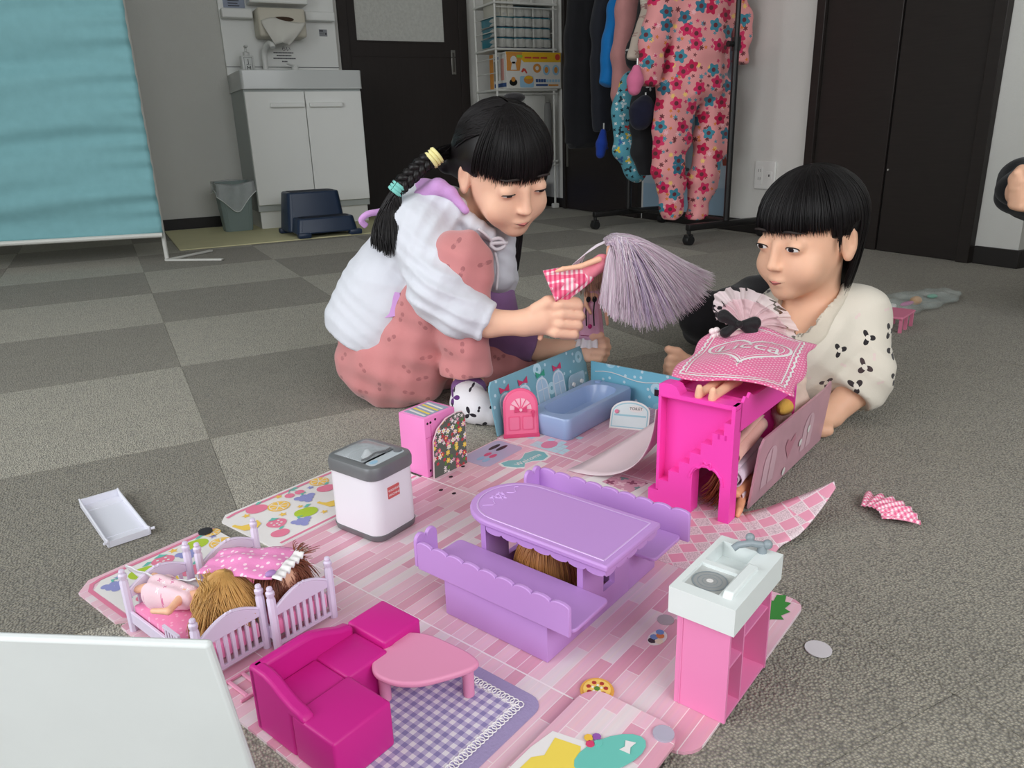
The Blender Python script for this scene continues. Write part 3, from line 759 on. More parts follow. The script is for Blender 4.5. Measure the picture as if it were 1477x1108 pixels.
# mittens clipped to the coats
def mitten(name, label, u0, v0, u1, v1, y, r, col, clip):
    a, b = aty(u0, v0, y), aty(u1, v1, y); r_ = r/331
    t = thing(name, label, 'mitten', b, 0, 'mittens clipped to the coats')
    S = SDF(np.minimum(a, b)-.08, np.maximum(a, b)+.08, .004)
    mid = a.lerp(b, .55); S.rc(a, mid, r_*.55, r_, .01).rc(mid, b, r_, r_*.8, .01).rc(mid, mid+(b-a)*.3+Vector((.035, 0, .01)), r_*.35, r_*.3, .006)
    o = S.build('mitten_body', cloth('mitten_fleece_'+clip, col, .95), None, 2); world_child(o, t)
    c = MB().tube([a+Vector((0, -.005, .0)), a+Vector((0, -.005, .04))], .004, 6).build('clip', mat('clip_'+clip, (170, 170, 168), .3, metal=.7), None); world_child(c, t)
mitten('mitten', 'pink mitten clipped beside the floral snowsuit sleeve', 918, 100, 915, 128, 2.66, 11, (224, 120, 158), 'a')
mitten('mitten', 'blue mitten hanging under the black coat', 870, 190, 866, 222, 3.2, 9, (36, 66, 158), 'b')
mitten('mitten', 'navy round mitten hanging before the black coverall', 930, 148, 924, 172, 2.80, 19, (33, 34, 52), 'c')

# ================================================================== WIRE SHELF AND ITS CONTENTS
M_WIRE = mat('white_wire', (206, 206, 200), .4)
SX0, SX1, SY0, SY1 = 2.195, 2.59, 4.34, 4.61
t = thing('wire_shelf_unit', 'white wire shelf rack in the corner beside the dark door', 'shelf rack', (SX0, SY0, 0))
wd, dp = SX1-SX0, SY1-SY0
for x in (0, wd):
    for y in (0, dp):
        MB().tube([(x, y, .02), (x, y, 1.6)], .0075, 8).build('post', M_WIRE, t, smooth=True, ang=60)
        MB().rbox(x-.022, x+.022, y-.015, y+.015, 0, .03, .005).build('foot_cap', M_WIRE, t)
for z in (.30, .725, .952, 1.20):
    sh = MB().rbox(-.01, wd+.02, -.012, dp+.01, z-.012, z, .003).build('shelf', M_WIRE, t)
    MB().tube([(0, -.012, z-.03), (wd+.02, -.012, z-.03)], .003, 6).build('front_wire', M_WIRE, sh)
    for x in (0, wd):
        for k in (.09, .17):
            if z+k < 1.5: MB().tube([(x, 0, z+k), (x, dp, z+k)], .003, 6).build('side_wire', M_WIRE, sh)
MB().tube([(0, dp, .35), (wd, dp, .70)], .003, 6).build('cross_wire', M_WIRE, t); MB().tube([(wd, dp, .35), (0, dp, .70)], .003, 6).build('cross_wire', M_WIRE, t)
# packs of wipes
M_PACK = mat('pack_grey_film', (176, 176, 170), .35, .5, var=.12, vscale=20, bump=.5, bscale=30); M_PTEAL = mat('pack_teal_film', (40, 108, 122), .25, .6, var=.25, vscale=18)
M_PNAVY = mat('pack_navy', (22, 36, 62), .4)
mb = MB(); S = SDF((-.08, -.02, -.01), (.08, .24, .075), .005); S.bx((0, .10, .029), (.062, .098, .0265), None, .006, 0)
S.warp(lambda P: .0018*np.sin(P[..., 0]*140+P[..., 1]*30)+.0012*np.sin(P[..., 2]*240+P[..., 0]*60)); pk_me = S.build('pack_body', M_PACK, None, 1)
COLS = ('leftmost', 'middle', 'rightmost'); ROWS = ('bottom', 'second', 'third')
cnt = 0
def pack(x, y, z, label, rx=0.0, up=False):
    global cnt
    r = thing('wipes_pack', label, 'wipes pack', (x, y, z), random.uniform(-.03, .03), 'wipes packs on the wire shelf')
    if up: r.rotation_euler = (0, -PI/2, 0)
    o = pk_me if cnt == 0 else pk_me.copy()
    if cnt: COL.objects.link(o)
    o.parent = r
    MB().box(-.0625, .0625, .0012, .196, .051, .0555).build('teal_label', M_PTEAL, r)
    MB().box(-.063, -.0605, .02, .18, .008, .05).build('teal_end', M_PTEAL, r)
    mb = MB(); mb.box(-.003, .003, -.0005, .004, .006, .05); mb.build('seal', M_PACK, r)
    MB().box(-.05, .05, .004, .19, -.001, .0035).build('navy_base', M_PNAVY, r)
    cnt += 1
for k in range(3):
    for c in range(3):
        pack(SX0+.074+.126*c, SY0+.012+random.uniform(0, .01), .955+.0565*k, 'grey film wipes pack, %s of the %s row on the wire shelf' % (COLS[c], ROWS[k]))
for c in range(2): pack(SX0+.20+.126*c, SY0+.02, .955+.0565*3, 'grey film wipes pack, topmost on the stack, %s' % ('left of two' if c == 0 else 'right of two'))
for c, n_ in enumerate(('leftmost', 'middle', 'rightmost')):
    pass
r_ = .955+.0565*3
for c, nm in enumerate(('leftmost', 'middle', 'rightmost')):
    r = thing('paper_pack', '%s of three upright beige paper packs on top of the wipes packs' % nm, 'paper pack', (SX0+.008+.044*c, SY0+.02, r_), 0, 'upright packs on the wire shelf')
    MB().rbox(0, .041, 0, .15, 0, .14, .006).build('pack_body', mat('pack_beige', (186, 184, 172), .6), r, smooth=True)
    MB().box(.008, .033, -.0008, .0005, .01, .02).build('seal', M_PACK, r)
# toy carton with printed front
t = thing('toy_carton', 'long printed carton with yellow top band on the wire shelf', 'carton', (2.247, 4.315, .725))
M_CW = mat('carton_white', (214, 212, 206), .45); M_CY = mat('carton_yellow', (226, 178, 44), .5); M_CO = mat('carton_orange', (206, 140, 66), .5)
M_CB = mat('carton_blue', (58, 84, 132), .5); M_CLB = mat('carton_pale_blue', (150, 190, 214), .5); M_CR = mat('carton_red', (200, 74, 60), .5); M_CBR = mat('carton_brown', (120, 80, 56), .5)
MB().box(0, .378, 0, .22, 0, .205).build('box_body', M_CW, t, bevel=.001)
def face(name, outs, m, y=-.0008):
    mb = MB()
    for q in outs: mb.prism(q, y, y+.0006, 'y')
    return mb.build(name, m, t)
face('print_yellow_band', [[(.0, .204), (.0, .19), (.10, .165), (.12, .148), (.378, .150), (.378, .204)]], M_CY)
face('print_orange_panel', [[(.003, .10), (.09, .10), (.11, .202), (.003, .202)]], M_CO, -.0012)
face('print_figure', [circ(.05, .16, .022, 10), [(.03, .105), (.07, .105), (.06, .15), (.04, .15)]], M_CW, -.0018)
face('print_green_patch', [rr(.07, .11, .172, .188, .004)], mat('carton_green', (150, 190, 70), .5), -.0018)
face('print_round_toy', [circ(.21, .115, .028, 14, .026)], M_CO, -.0012); face('print_round_hole', [circ(.21, .115, .012, 10)], M_CW, -.0018)
face('print_photo_round', [circ(.275, .105, .025, 14, .030)], M_CLB, -.0012); face('print_photo_round', [circ(.342, .105, .025, 14, .030)], M_CLB, -.0012)
face('print_photo_centre', [circ(.275, .105, .013, 10, .018)], M_CO, -.0018); face('print_photo_centre', [circ(.342, .105, .013, 10, .018)], M_CO, -.0018)
face('print_pot', [circ(.045, .035, .027, 12, .02)], M_BLK, -.0012); face('print_face', [circ(.045, .052, .014, 10)], M_CO, -.0018)
face('print_blue_patch', [rr(.09, .185, .006, .07, .01)], M_CLB, -.0012); face('print_bowl', [circ(.15, .05, .034, 12, .024)], M_CO, -.0018); face('print_bowl_rim', [circ(.15, .062, .03, 12, .008)], M_CY, -.0024)
face('print_arch', [[(.10, .095), (.112, .115), (.128, .112), (.142, .088), (.134, .085), (.122, .10), (.108, .09)]], M_CR, -.0012)
face('print_title', [rr(.20+.018*k, .216+.018*k, .036, .054, .002, 2) for k in range(4)], M_CB)
face('print_title_pale', [rr(.275+.02*k, .290+.02*k, .036, .052, .003, 2) for k in range(5)], M_CLB)
face('print_subtitle', [rr(.20, .285, .014, .026, .005)], M_CB); face('print_subtitle', [rr(.29, .36, .014, .024, .003)], M_CO)
face('print_band_text', [rr(.125+.055*k, .172+.055*k, .168, .178, .003, 2) for k in range(3)], M_CR, -.0014); face('print_badge', [circ(.355, .178, .018, 12)], M_CR, -.0014)
for nm, y0, y1, z0, z1, m in (('end_orange', .17, .22, .002, .203, M_CO), ('end_photo', .10, .165, .05, .16, mat('end_photo_grey', (150, 148, 136), .6)), ('end_blue_band', .002, .16, .012, .034, M_CB), ('end_figure', .03, .07, .05, .17, mat('end_figure_pink', (206, 150, 140), .6)), ('end_title', .10, .15, .17, .185, M_CB)):
    MB().box(-.0008, .0, y0, y1, z0, z1).build('print_'+nm, m, t)
# lower shelf: white board and roll, and a blue bin at the bottom
t = tag(MB().rbox(2.40, 2.545, 4.37, 4.40, .30, .69, .008).build('leaning_board', mat('white_foam', (196, 196, 190), .7), None, smooth=True), 'white foam board standing upright on the lower wire shelf', 'board')
t = tag(MB().lathe([(.02, .30), (.024, .31), (.024, .60), (.02, .64), (.006, .65)], (2.555, 4.36), 14).build('grey_roll', cloth('grey_roll', (120, 120, 118)), None, smooth=True), 'slim grey rolled cloth at the end of the lower wire shelf', 'cloth roll')
t = thing('storage_bin', 'blue plastic storage bin on the floor under the wire shelf', 'storage bin', (2.25, 4.36, 0))
M_BLUEBIN = plastic('blue_bin_plastic', (36, 80, 168), .3)
mb = MB(); ou = rr(0, .285, 0, .2, .015, 3); n = len(ou); cx, cy = .1425, .1
pts = [((x-cx)*.92+cx, (y-cy)*.92+cy, .0) for x, y in ou]+[(x, y, .17) for x, y in ou]+[((x-cx)*.95+cx, (y-cy)*.95+cy, .17) for x, y in ou]+[((x-cx)*.87+cx, (y-cy)*.87+cy, .006) for x, y in ou]
mb.poly(pts, [tuple(range(n-1, -1, -1))]+[(k*n+i, k*n+(i+1) % n, (k+1)*n+(i+1) % n, (k+1)*n+i) for k in range(3) for i in range(n)]+[tuple(range(3*n, 4*n))]); mb.build('bin_body', M_BLUEBIN, t)
MB().prism(rr(-.004, .289, -.004, .204, .015, 3), .162, .174).build('rim', M_BLUEBIN, t)
for x in (.17, .21, .25): MB().box(x, x+.006, .004, .009, .03, .15).build('rib', plastic('blue_bin_rib', (70, 116, 196), .3), t)
# ================================================================== PLAY BOARD (folding cardboard doll house floor)
def plank_mat(name, kind='plank'):
    m = bpy.data.materials.new(name); m.use_nodes = True; nt = m.node_tree; L = nt.links.new
    b = nt.nodes['Principled BSDF']; b.inputs['Roughness'].default_value = .32; b.inputs['Specular IOR Level'].default_value = .45
    tc = N(nt, 'ShaderNodeTexCoord')
    if kind == 'plank':
        br = N(nt, 'ShaderNodeTexBrick', Scale=1.0); br.offset = .37; br.offset_frequency = 2; br.squash = 1.0
        br.inputs['Color1'].default_value = (0, 0, 0, 1); br.inputs['Color2'].default_value = (1, 1, 1, 1); br.inputs['Mortar'].default_value = (.5, .5, .5, 1)
        br.inputs['Mortar Size'].default_value = .00045; br.inputs['Brick Width'].default_value = .098; br.inputs['Row Height'].default_value = .0139; br.inputs['Bias'].default_value = 0.0
        L(tc.outputs['Object'], br.inputs['Vector'])
        rp = N(nt, 'ShaderNodeValToRGB'); rp.color_ramp.interpolation = 'CONSTANT'; e = rp.color_ramp.elements
        e[0].color = lin((228, 166, 186)); e[0].position = 0; e[1].position = .30; e[1].color = lin((240, 196, 210))
        for p_, c in ((.62, (238, 222, 226)), (.82, (234, 184, 200))):
            q = e.new(p_); q.color = lin(c)
        L(br.outputs['Color'], rp.inputs[0])
        mx = N(nt, 'ShaderNodeMix', data_type='RGBA'); L(br.outputs['Fac'], mx.inputs[0]); L(rp.outputs[0], mx.inputs[6]); mx.inputs[7].default_value = lin((248, 226, 232)); out = mx.outputs[2]
        no = N(nt, 'ShaderNodeTexNoise', Scale=1.0, Detail=4.0); mp = N(nt, 'ShaderNodeMapping'); mp.inputs['Scale'].default_value = (12, 260, 1); L(tc.outputs['Object'], mp.inputs[0]); L(mp.outputs[0], no.inputs['Vector'])
        m2 = N(nt, 'ShaderNodeMix', data_type='RGBA', blend_type='MULTIPLY'); m2.inputs[0].default_value = .16; L(out, m2.inputs[6]); L(no.outputs['Color'], m2.inputs[7]); out = m2.outputs[2]
    elif kind == 'tile':
        mp = N(nt, 'ShaderNodeMapping'); mp.inputs['Rotation'].default_value = (0, 0, PI/4); L(tc.outputs['Object'], mp.inputs[0])
        ck = N(nt, 'ShaderNodeTexChecker', Scale=52.0); ck.inputs[1].default_value = lin((234, 164, 186)); ck.inputs[2].default_value = lin((236, 218, 222)); L(mp.outputs[0], ck.inputs[0])
        vo = N(nt, 'ShaderNodeTexVoronoi', Scale=330.0, feature='DISTANCE_TO_EDGE'); L(mp.outputs[0], vo.inputs['Vector'])
        lt = N(nt, 'ShaderNodeMath', operation='LESS_THAN'); L(vo.outputs['Distance'], lt.inputs[0]); lt.inputs[1].default_value = .09
        ml = N(nt, 'ShaderNodeMath', operation='MULTIPLY'); L(lt.outputs[0], ml.inputs[0]); iv = N(nt, 'ShaderNodeMath', operation='SUBTRACT'); iv.inputs[0].default_value = 1; L(ck.outputs['Fac'], iv.inputs[1]); L(iv.outputs[0], ml.inputs[1])
        br = N(nt, 'ShaderNodeTexBrick', Scale=1.0); br.offset = 0; br.inputs['Mortar Size'].default_value = .0007; br.inputs['Brick Width'].default_value = 1/52; br.inputs['Row Height'].default_value = 1/52; L(mp.outputs[0], br.inputs['Vector'])
        mx = N(nt, 'ShaderNodeMix', data_type='RGBA'); L(ml.outputs[0], mx.inputs[0]); L(ck.outputs[0], mx.inputs[6]); mx.inputs[7].default_value = lin((206, 186, 192))
        m2 = N(nt, 'ShaderNodeMix', data_type='RGBA'); L(br.outputs['Fac'], m2.inputs[0]); L(mx.outputs[2], m2.inputs[6]); m2.inputs[7].default_value = lin((244, 226, 230)); out = m2.outputs[2]
    L(out, b.inputs['Base Color']); return m
M_PLANK = plank_mat('printed_planks'); M_TILE = plank_mat('printed_tiles', 'tile')
M_EDGE = mat('card_edge_pale', (236, 214, 220), .7); M_WHITECARD = mat('white_card', (234, 230, 228), .4); M_PINKLINE = mat('card_pink_border', (226, 130, 160), .4)
BS, BT = .257, .2
board = toy('play_board', 'pink plank-printed folding doll house board lying on the carpet', 'play board', BS, BT)
def bp_(out, z0, z1, m, name, parent=None, sub=None):
    mb = MB(); mb.prism([(a-BS, b-BT) for a, b in out], z0, z1); o = mb.build(name, m, parent or board); return o
bp_(rr(.257, .4532, .3115, .756, .003, 3), 0, .003, M_PLANK, 'floor_panel')
bp_([(.4756-.022*math.sin(R(90*(1-i/5))), .222-.022*math.cos(R(90*(1-i/5)))) for i in range(6)]+[(.702+.016*math.sin(R(90*i/5)), .216-.016*math.cos(R(90*i/5))) for i in range(6)]+[(.718, .2615), (.7011, .2615), (.7011, .757), (.4536, .757)], 0, .003, M_PLANK, 'floor_panel')
bp_([(.7014, .45), (.8787, .45), (.8787, .757), (.7014, .757)], 0, .003, M_PLANK, 'floor_panel')
bp_([(.7014, .2618), (.79, .262), (.868, .332), (.8787, .4497), (.7014, .4497)], 0, .003, M_TILE, 'tile_panel')
bp_([(.879, .34), (1.145, .34), (1.145, .76), (.879, .76)], 0, .003, M_PLANK, 'bath_floor_panel')
# near flap folded over the edge, with a print and a button
fl = bp_(rr(.257, .470, .2155, .3085, .02, 6), .0075, .0105, M_PLANK, 'folded_flap')
M_TEALPR = mat('print_teal', (110, 196, 182), .4); M_YELPR = mat('print_yellow', (240, 214, 88), .4); M_BTN = plastic('button_grey', (176, 174, 190), .35)
bp_(circ(.457, .2275, .0088, 20), .0105, .0125, M_BTN, 'snap_button', fl)
def ppoly(name, pts, m, z=.0108): return bp_(pts, z, z+.0004, m, name, fl)
ppoly('print_white_shape', [atz_st for atz_st in [(.330, .307), (.380, .306), (.405, .302), (.412, .272), (.395, .258), (.34, .25)]], M_WHITECARD)
ppoly('print_yellow_dress', [(.345, .300), (.372, .299), (.380, .292), (.400, .296), (.405, .274), (.388, .264), (.35, .26)], M_YELPR, .0112)
ppoly('print_teal_hair', [(.413+.030*math.cos(a), .251+.017*math.sin(a)-.35*(.030*math.cos(a))) for a in [2*PI*i/18 for i in range(18)]], M_TEALPR, .0116)
for k, c in enumerate(((150, 90, 170), (236, 190, 70), (214, 70, 110), (110, 196, 182))):
    ppoly('print_bead', circ(.416+.0048*math.cos(k*1.57), .269+.0048*math.sin(k*1.57), .0038, 8), mat('bead%d' % k, c, .5), .012)
ppoly('print_bow', [(.420, .247), (.425, .245), (.431, .248), (.434, .240), (.427, .241), (.421, .238)], M_WHITECARD, .0124)
# fruit panels
frA = bp_([(.257+.012, .757), (.430, .757), (.430, .868), (.423, .875), (.275, .875), (.257, .857), (.257, .768)], 0, .003, M_PLANK, 'fruit_panel')
frB = bp_([(.449, .758), (.6985, .758), (.6985, .885), (.46, .889), (.447, .876)], 0, .003, M_WHITECARD, 'fruit_panel')
M_FR = dict(pink=mat('fruit_pink', (232, 128, 156), .4), green=mat('fruit_lime', (178, 204, 60), .4), orange=mat('fruit_orange', (244, 196, 84), .4), yellow=mat('fruit_yellow', (244, 206, 92), .4),
            blue=mat('fruit_grape', (150, 152, 206), .4), teal=mat('fruit_leaf', (110, 190, 176), .4), white=M_WHITECARD, star=mat('fruit_star', (240, 198, 92), .4))
bp_([(.272, .768), (.430, .758), (.430, .862), (.284, .862), (.270, .848)], .003, .0033, M_WHITECARD, 'print_white_ground', frA)
def pline(pts, w, m, par, z=.0034, name='print_border'):
    mb = MB(); P = [Vector((a-BS, b-BT, 0)) for a, b in pts]
    V = []; F = []
    for i, p in enumerate(P):
        d_ = (P[min(i+1, len(P)-1)]-P[max(i-1, 0)]).normalized(); n_ = Vector((-d_.y, d_.x, 0))*w/2; V += [p+n_+Vector((0, 0, z)), p-n_+Vector((0, 0, z))]
    for i in range(len(P)-1): F.append((2*i, 2*i+1, 2*i+3, 2*i+2))
    mb.poly(V, F); return mb.build(name, m, par)
pline([(.430, .866), (.286, .866), (.274, .862), (.267, .850), (.268, .768), (.272, .762), (.33, .757)], .005, M_PINKLINE, frA)
pline([(.697, .878), (.47, .881), (.456, .878)], .005, M_PINKLINE, frB); pline([(.697, .765), (.46, .763)], .004, M_PINKLINE, frB)
def fruit(par, kind, s, t, r=.011, a=0.0, z=.0036):
    r *= 1.28
    def pl(out, m, dz=0):
        ca, sa = math.cos(a), math.sin(a)
        mb = MB(); mb.poly([(s-BS+(x*ca-y*sa)*r, t-BT+(x*sa+y*ca)*r, z+dz) for x, y in out], [tuple(range(len(out)))]); mb.build('print_'+kind, m, par)
    if kind == 'apple_green' or kind == 'apple_pink':
        pl([(math.cos(q)*(1-.18*max(0, math.sin(q))**8)*1.05, math.sin(q)*(.9-.14*max(0, math.sin(q))**6)) for q in [2*PI*i/22 for i in range(22)]], M_FR['green' if 'green' in kind else 'pink']); pl([(.1, .85), (.6, 1.35), (.95, 1.2), (.5, .85)], M_FR['teal'], .0002)
    elif kind == 'orange':
        pl(circ(0, 0, 1, 20), M_FR['orange']); pl(circ(0, 0, .86, 20), M_FR['white'], .0002)
        for k in range(7): pl([(.1*math.cos(k*.9), .1*math.sin(k*.9)), (.78*math.cos(k*.9-.36), .78*math.sin(k*.9-.36)), (.8*math.cos(k*.9), .8*math.sin(k*.9)), (.78*math.cos(k*.9+.36), .78*math.sin(k*.9+.36))], M_FR['orange'], .0004)
    elif kind == 'strawberry':
        pl([(math.cos(q)*(.95 if math.sin(q) > 0 else .95-.35*math.sin(q)**2), math.sin(q)*(.75 if math.sin(q) > 0 else 1.05)) for q in [2*PI*i/20 for i in range(20)]], M_FR['pink'])
        for x, y in ((-.4, .2), (.3, .3), (0, -.2), (.4, -.2), (-.35, -.35), (.05, -.6)): pl(circ(x, y, .13, 7), M_FR['white'], .0002)
        pl([(-.6, .7), (-.2, .95), (0, 1.2), (.2, .95), (.6, .7), (0, .55)], M_FR['teal'], .0003)
    elif kind == 'grape':
        for x, y in ((-.7, .5), (0, .6), (.7, .5), (-.4, 0), (.35, 0), (0, -.5)): pl(circ(x, y, .4, 10), M_FR['blue'], .0001*abs(x))
        pl([(-.1, .9), (-.1, 1.4), (.5, 1.4), (.5, 1.25), (.1, 1.25), (.1, .9)], M_FR['teal'], .0003)
    elif kind == 'banana':
        for k in range(3): pl([(-1+.1*k, .5), (-.4, -.1-.35*k), (.4, -.2-.4*k), (1, .1-.3*k), (1.05, -.15-.3*k), (.4, -.6-.4*k), (-.5, -.5-.3*k), (-1.1, .3)], M_FR['yellow'], .0001*k)
    elif kind == 'cherry':
        pl(circ(-.6, -.4, .55, 14), M_FR['pink']); pl(circ(.6, -.3, .55, 14), M_FR['pink']); pl([(-.6, 0), (-.1, 1), (.6, .1), (.5, .1), (-.1, .8), (-.5, 0)], M_FR['teal'], .0002); pl([(-.1, .9), (.6, 1.2), (.9, .9), (.3, .7)], M_FR['teal'], .0003)
    elif kind == 'star':
        pl([((1 if i % 2 == 0 else .45)*math.cos(PI/2+i*PI/5), (1 if i % 2 == 0 else .45)*math.sin(PI/2+i*PI/5)) for i in range(10)], M_FR['star' if (int(s*1000) % 2) else 'blue'])
for k_, s_, t_, r_ in (('grape', .288, .835, .010), ('apple_green', .322, .838, .012), ('strawberry', .350, .845, .011), ('grape', .375, .832, .010), ('apple_green', .395, .848, .011), ('orange', .415, .825, .011), ('star', .369, .856, .005), ('star', .30, .852, .0045), ('star', .288, .802, .005), ('star', .345, .822, .005), ('star', .418, .848, .0045), ('orange', .423, .858, .008), ('cherry', .305, .79, .010), ('banana', .33, .80, .010), ('apple_pink', .36, .795, .011)):
    fruit(frA, k_, s_, t_, r_, -.25)
for k_, s_, t_, r_ in (('banana', .462, .842, .012), ('strawberry', .488, .812, .011), ('orange', .518, .850, .012), ('apple_pink', .495, .868, .011), ('cherry', .555, .868, .010), ('grape', .555, .838, .011), ('apple_pink', .592, .842, .010), ('apple_green', .530, .805, .012), ('grape', .51, .785, .010), ('banana', .57, .805, .012), ('orange', .60, .868, .011), ('star', .475, .862, .005), ('star', .535, .875, .005), ('star', .507, .825, .005), ('star', .535, .825, .004), ('star', .58, .862, .0045), ('star', .545, .785, .0045), ('apple_pink', .475, .785, .009), ('orange', .64, .84, .011), ('strawberry', .66, .81, .011), ('cherry', .63, .795, .01), ('apple_green', .67, .855, .01)):
    fruit(frB, k_, s_, t_, r_, -.25)
M_MAGNET = plastic('black_magnet', (46, 44, 48), .5)
bp_(circ(.418, .866, .0088, 18), .0036, .006, M_MAGNET, 'magnet', frA)
# seam lines, peg holes, printed shoes mat and bow
M_SEAM = mat('seam_white', (246, 232, 236), .5); M_HOLE = mat('peg_hole', (50, 30, 40), .9)
pline([(.4536, .315), (.4536, .735)], .0016, M_SEAM, board, .0032, 'seam_tape')
pline([(.7015, .50), (.7015, .756)], .0022, M_SEAM, board, .0032, 'seam_tape'); pline([(.879, .45), (.879, .756)], .0028, M_SEAM, board, .0032, 'seam_tape')
for s_, t_ in ((.725, .720), (.7625, .730), (.685, .7015), (.688, .679)): bp_(circ(s_, t_, .0034, 12, .0028), .0031, .0034, M_HOLE, 'peg_hole')
M_LAV = mat('print_lavender', (186, 176, 206), .4)
sm = bp_(rr(.780, .872, .697, .754, .010), .0031, .0034, M_LAV, 'print_shoe_mat')
for s_, t_, c in ((.80, .727, (150, 186, 216)), (.80, .716, (150, 186, 216)), (.818, .728, (216, 84, 128)), (.818, .717, (216, 84, 128)), (.846, .738, (66, 40, 50)), (.850, .726, (66, 40, 50))):
    bp_(circ(s_, t_, .0085 if c[0] != 66 else .014, 14, .0042), .0035, .0037, mat('shoe%d' % c[0], c, .4), 'print_shoe', sm)
bw = [(.795, .686), (.80, .697), (.814, .694), (.826, .682), (.834, .683), (.85, .690), (.868, .684), (.871, .668), (.862, .654), (.846, .652), (.834, .664), (.822, .668), (.81, .66), (.802, .668)]
bw = [(a+.004, b-.008) for a, b in bw]
wb = bp_([(s_+(s_-.834)*.1, t_+(t_-.666)*.16) for s_, t_ in bw], .0031, .0034, M_WHITECARD, 'print_bow_outline')
bp_(bw, .0035, .0038, mat('print_teal_bow', (120, 186, 190), .4), 'print_bow', wb)
text('bow_lettering', 'Welcome', .0135, M_WHITECARD, board, Matrix.Translation((.838-BS, .663-BT, .0040)) @ Matrix.Rotation(-.1, 4, 'Z'), ext=.0001)
# rug printed on the first panel
M_GING = mat('rug_gingham_base', (200, 190, 216), .75)
def gingham(name, c0, c1, c2, cell, rot=0.0):
    m = bpy.data.materials.new(name); m.use_nodes = True; nt = m.node_tree; L = nt.links.new; b = nt.nodes['Principled BSDF']; b.inputs['Roughness'].default_value = .8
    tc = N(nt, 'ShaderNodeTexCoord'); mp = N(nt, 'ShaderNodeMapping'); mp.inputs['Rotation'].default_value = (0, 0, rot); mp.inputs['Scale'].default_value = (1/cell,)*3; L(tc.outputs['Object'], mp.inputs[0])
    sp = N(nt, 'ShaderNodeSeparateXYZ'); L(mp.outputs[0], sp.inputs[0]); S_ = []
    for i in (0, 1):
        md = N(nt, 'ShaderNodeMath', operation='FLOORED_MODULO'); L(sp.outputs[i], md.inputs[0]); md.inputs[1].default_value = 1.0
        g = N(nt, 'ShaderNodeMath', operation='GREATER_THAN'); L(md.outputs[0], g.inputs[0]); g.inputs[1].default_value = .5; S_.append(g.outputs[0])
    ad = N(nt, 'ShaderNodeMath', operation='ADD'); L(S_[0], ad.inputs[0]); L(S_[1], ad.inputs[1])
    dv = N(nt, 'ShaderNodeMath', operation='DIVIDE'); L(ad.outputs[0], dv.inputs[0]); dv.inputs[1].default_value = 2.0
    rp = N(nt, 'ShaderNodeValToRGB'); rp.color_ramp.interpolation = 'CONSTANT'; e = rp.color_ramp.elements; e[0].color = lin(c0); e[1].position = .25; e[1].color = lin(c1); q = e.new(.75); q.color = lin(c2)
    L(dv.outputs[0], rp.inputs[0]); L(rp.outputs[0], b.inputs['Base Color']); return m
M_GING = gingham('rug_gingham', (228, 222, 230), (184, 172, 206), (142, 132, 180), .0095)
rug = thing('toy_rug', 'lavender gingham doll rug with white lace edge under the heart table', 'rug', tw(.27, .331, .003), TA)
MB().prism(rr(0, .165, 0, .17, .016), 0, .0008).build('rug_border', mat('rug_lavender', (160, 146, 186), .8, bump=.3, bscale=400), rug)
MB().prism(rr(.012, .148, .017, .153, .008), .0008, .0012).build('gingham_centre', M_GING, rug)
M_LACE = mat('lace_white', (240, 236, 236), .8)
mb = MB()
lp = []
for i in range(26): lp.append((.148, .153-.136*i/26, 0)); 
for i in range(27): lp.append((.148-.136*i/26, .017, 0))
for i, p in enumerate(lp):
    an = i*.0; mb.tube([Vector(p)+Vector((.0042*math.cos(q), .0042*math.sin(q), .0016)) for q in [2*PI*j/8 for j in range(9)]], .0006, 4, cap=False)
tag(mb.build('lace_edge', M_LACE, rug), kind='stuff')

# ------------------------------------------------------------------ walls of the play house (parts of the board)
M_BLUEW = flower_mat('printed_bath_wall', (124, 174, 190), [(28, .011, 1, 0, [(168, 214, 230), (150, 205, 226), (190, 224, 236)], .3, (124, 174, 190)), (60, .0028, 1, 0, [(190, 218, 228)], .4, None)], proj=(0, 2), rough=.3, bump=0)
M_BLUEB = flower_mat('printed_bath_back', (124, 192, 214), [(28, .011, 1, 0, [(168, 214, 230), (150, 205, 226), (190, 224, 236)], .3, (124, 192, 214)), (60, .0028, 1, 0, [(200, 226, 236)], .4, None)], proj=(1, 2), rough=.3, bump=0)
wl = bpy.data.objects.new('bath_side_wall', None)
mb = MB()
def lw(x, z, y): return (x, y+.20*z, z)
ol = [(0, .003)] + [(0, .078)] + [(.002, .085), (.008, .092)] + [(.27, .092), (.278, .086), (.28, .003)]
pts = [(x, z*.2+0, z) for x, z in ol]+[(x, z*.2+.003, z) for x, z in ol]; n = len(ol)
mb.poly(pts, [tuple(range(n)), tuple(range(2*n-1, n-1, -1))]+[(i, n+i, n+(i+1) % n, (i+1) % n) for i in range(n)])
wl = mb.build('bath_side_wall', M_BLUEW, board); wl.location = (.885-BS, .762-BT, 0)
M_WINW = mat('print_window_pale', (214, 226, 238), .35); M_WINB = mat('print_window_blue', (176, 204, 226), .3)
def onwall(name, out, m, off):       # flat print on the leaning wall
    q = MB(); q.poly([(x, z*.2-off, z) for x, z in out], [tuple(range(len(out)))]); return q.build(name, m, wl)
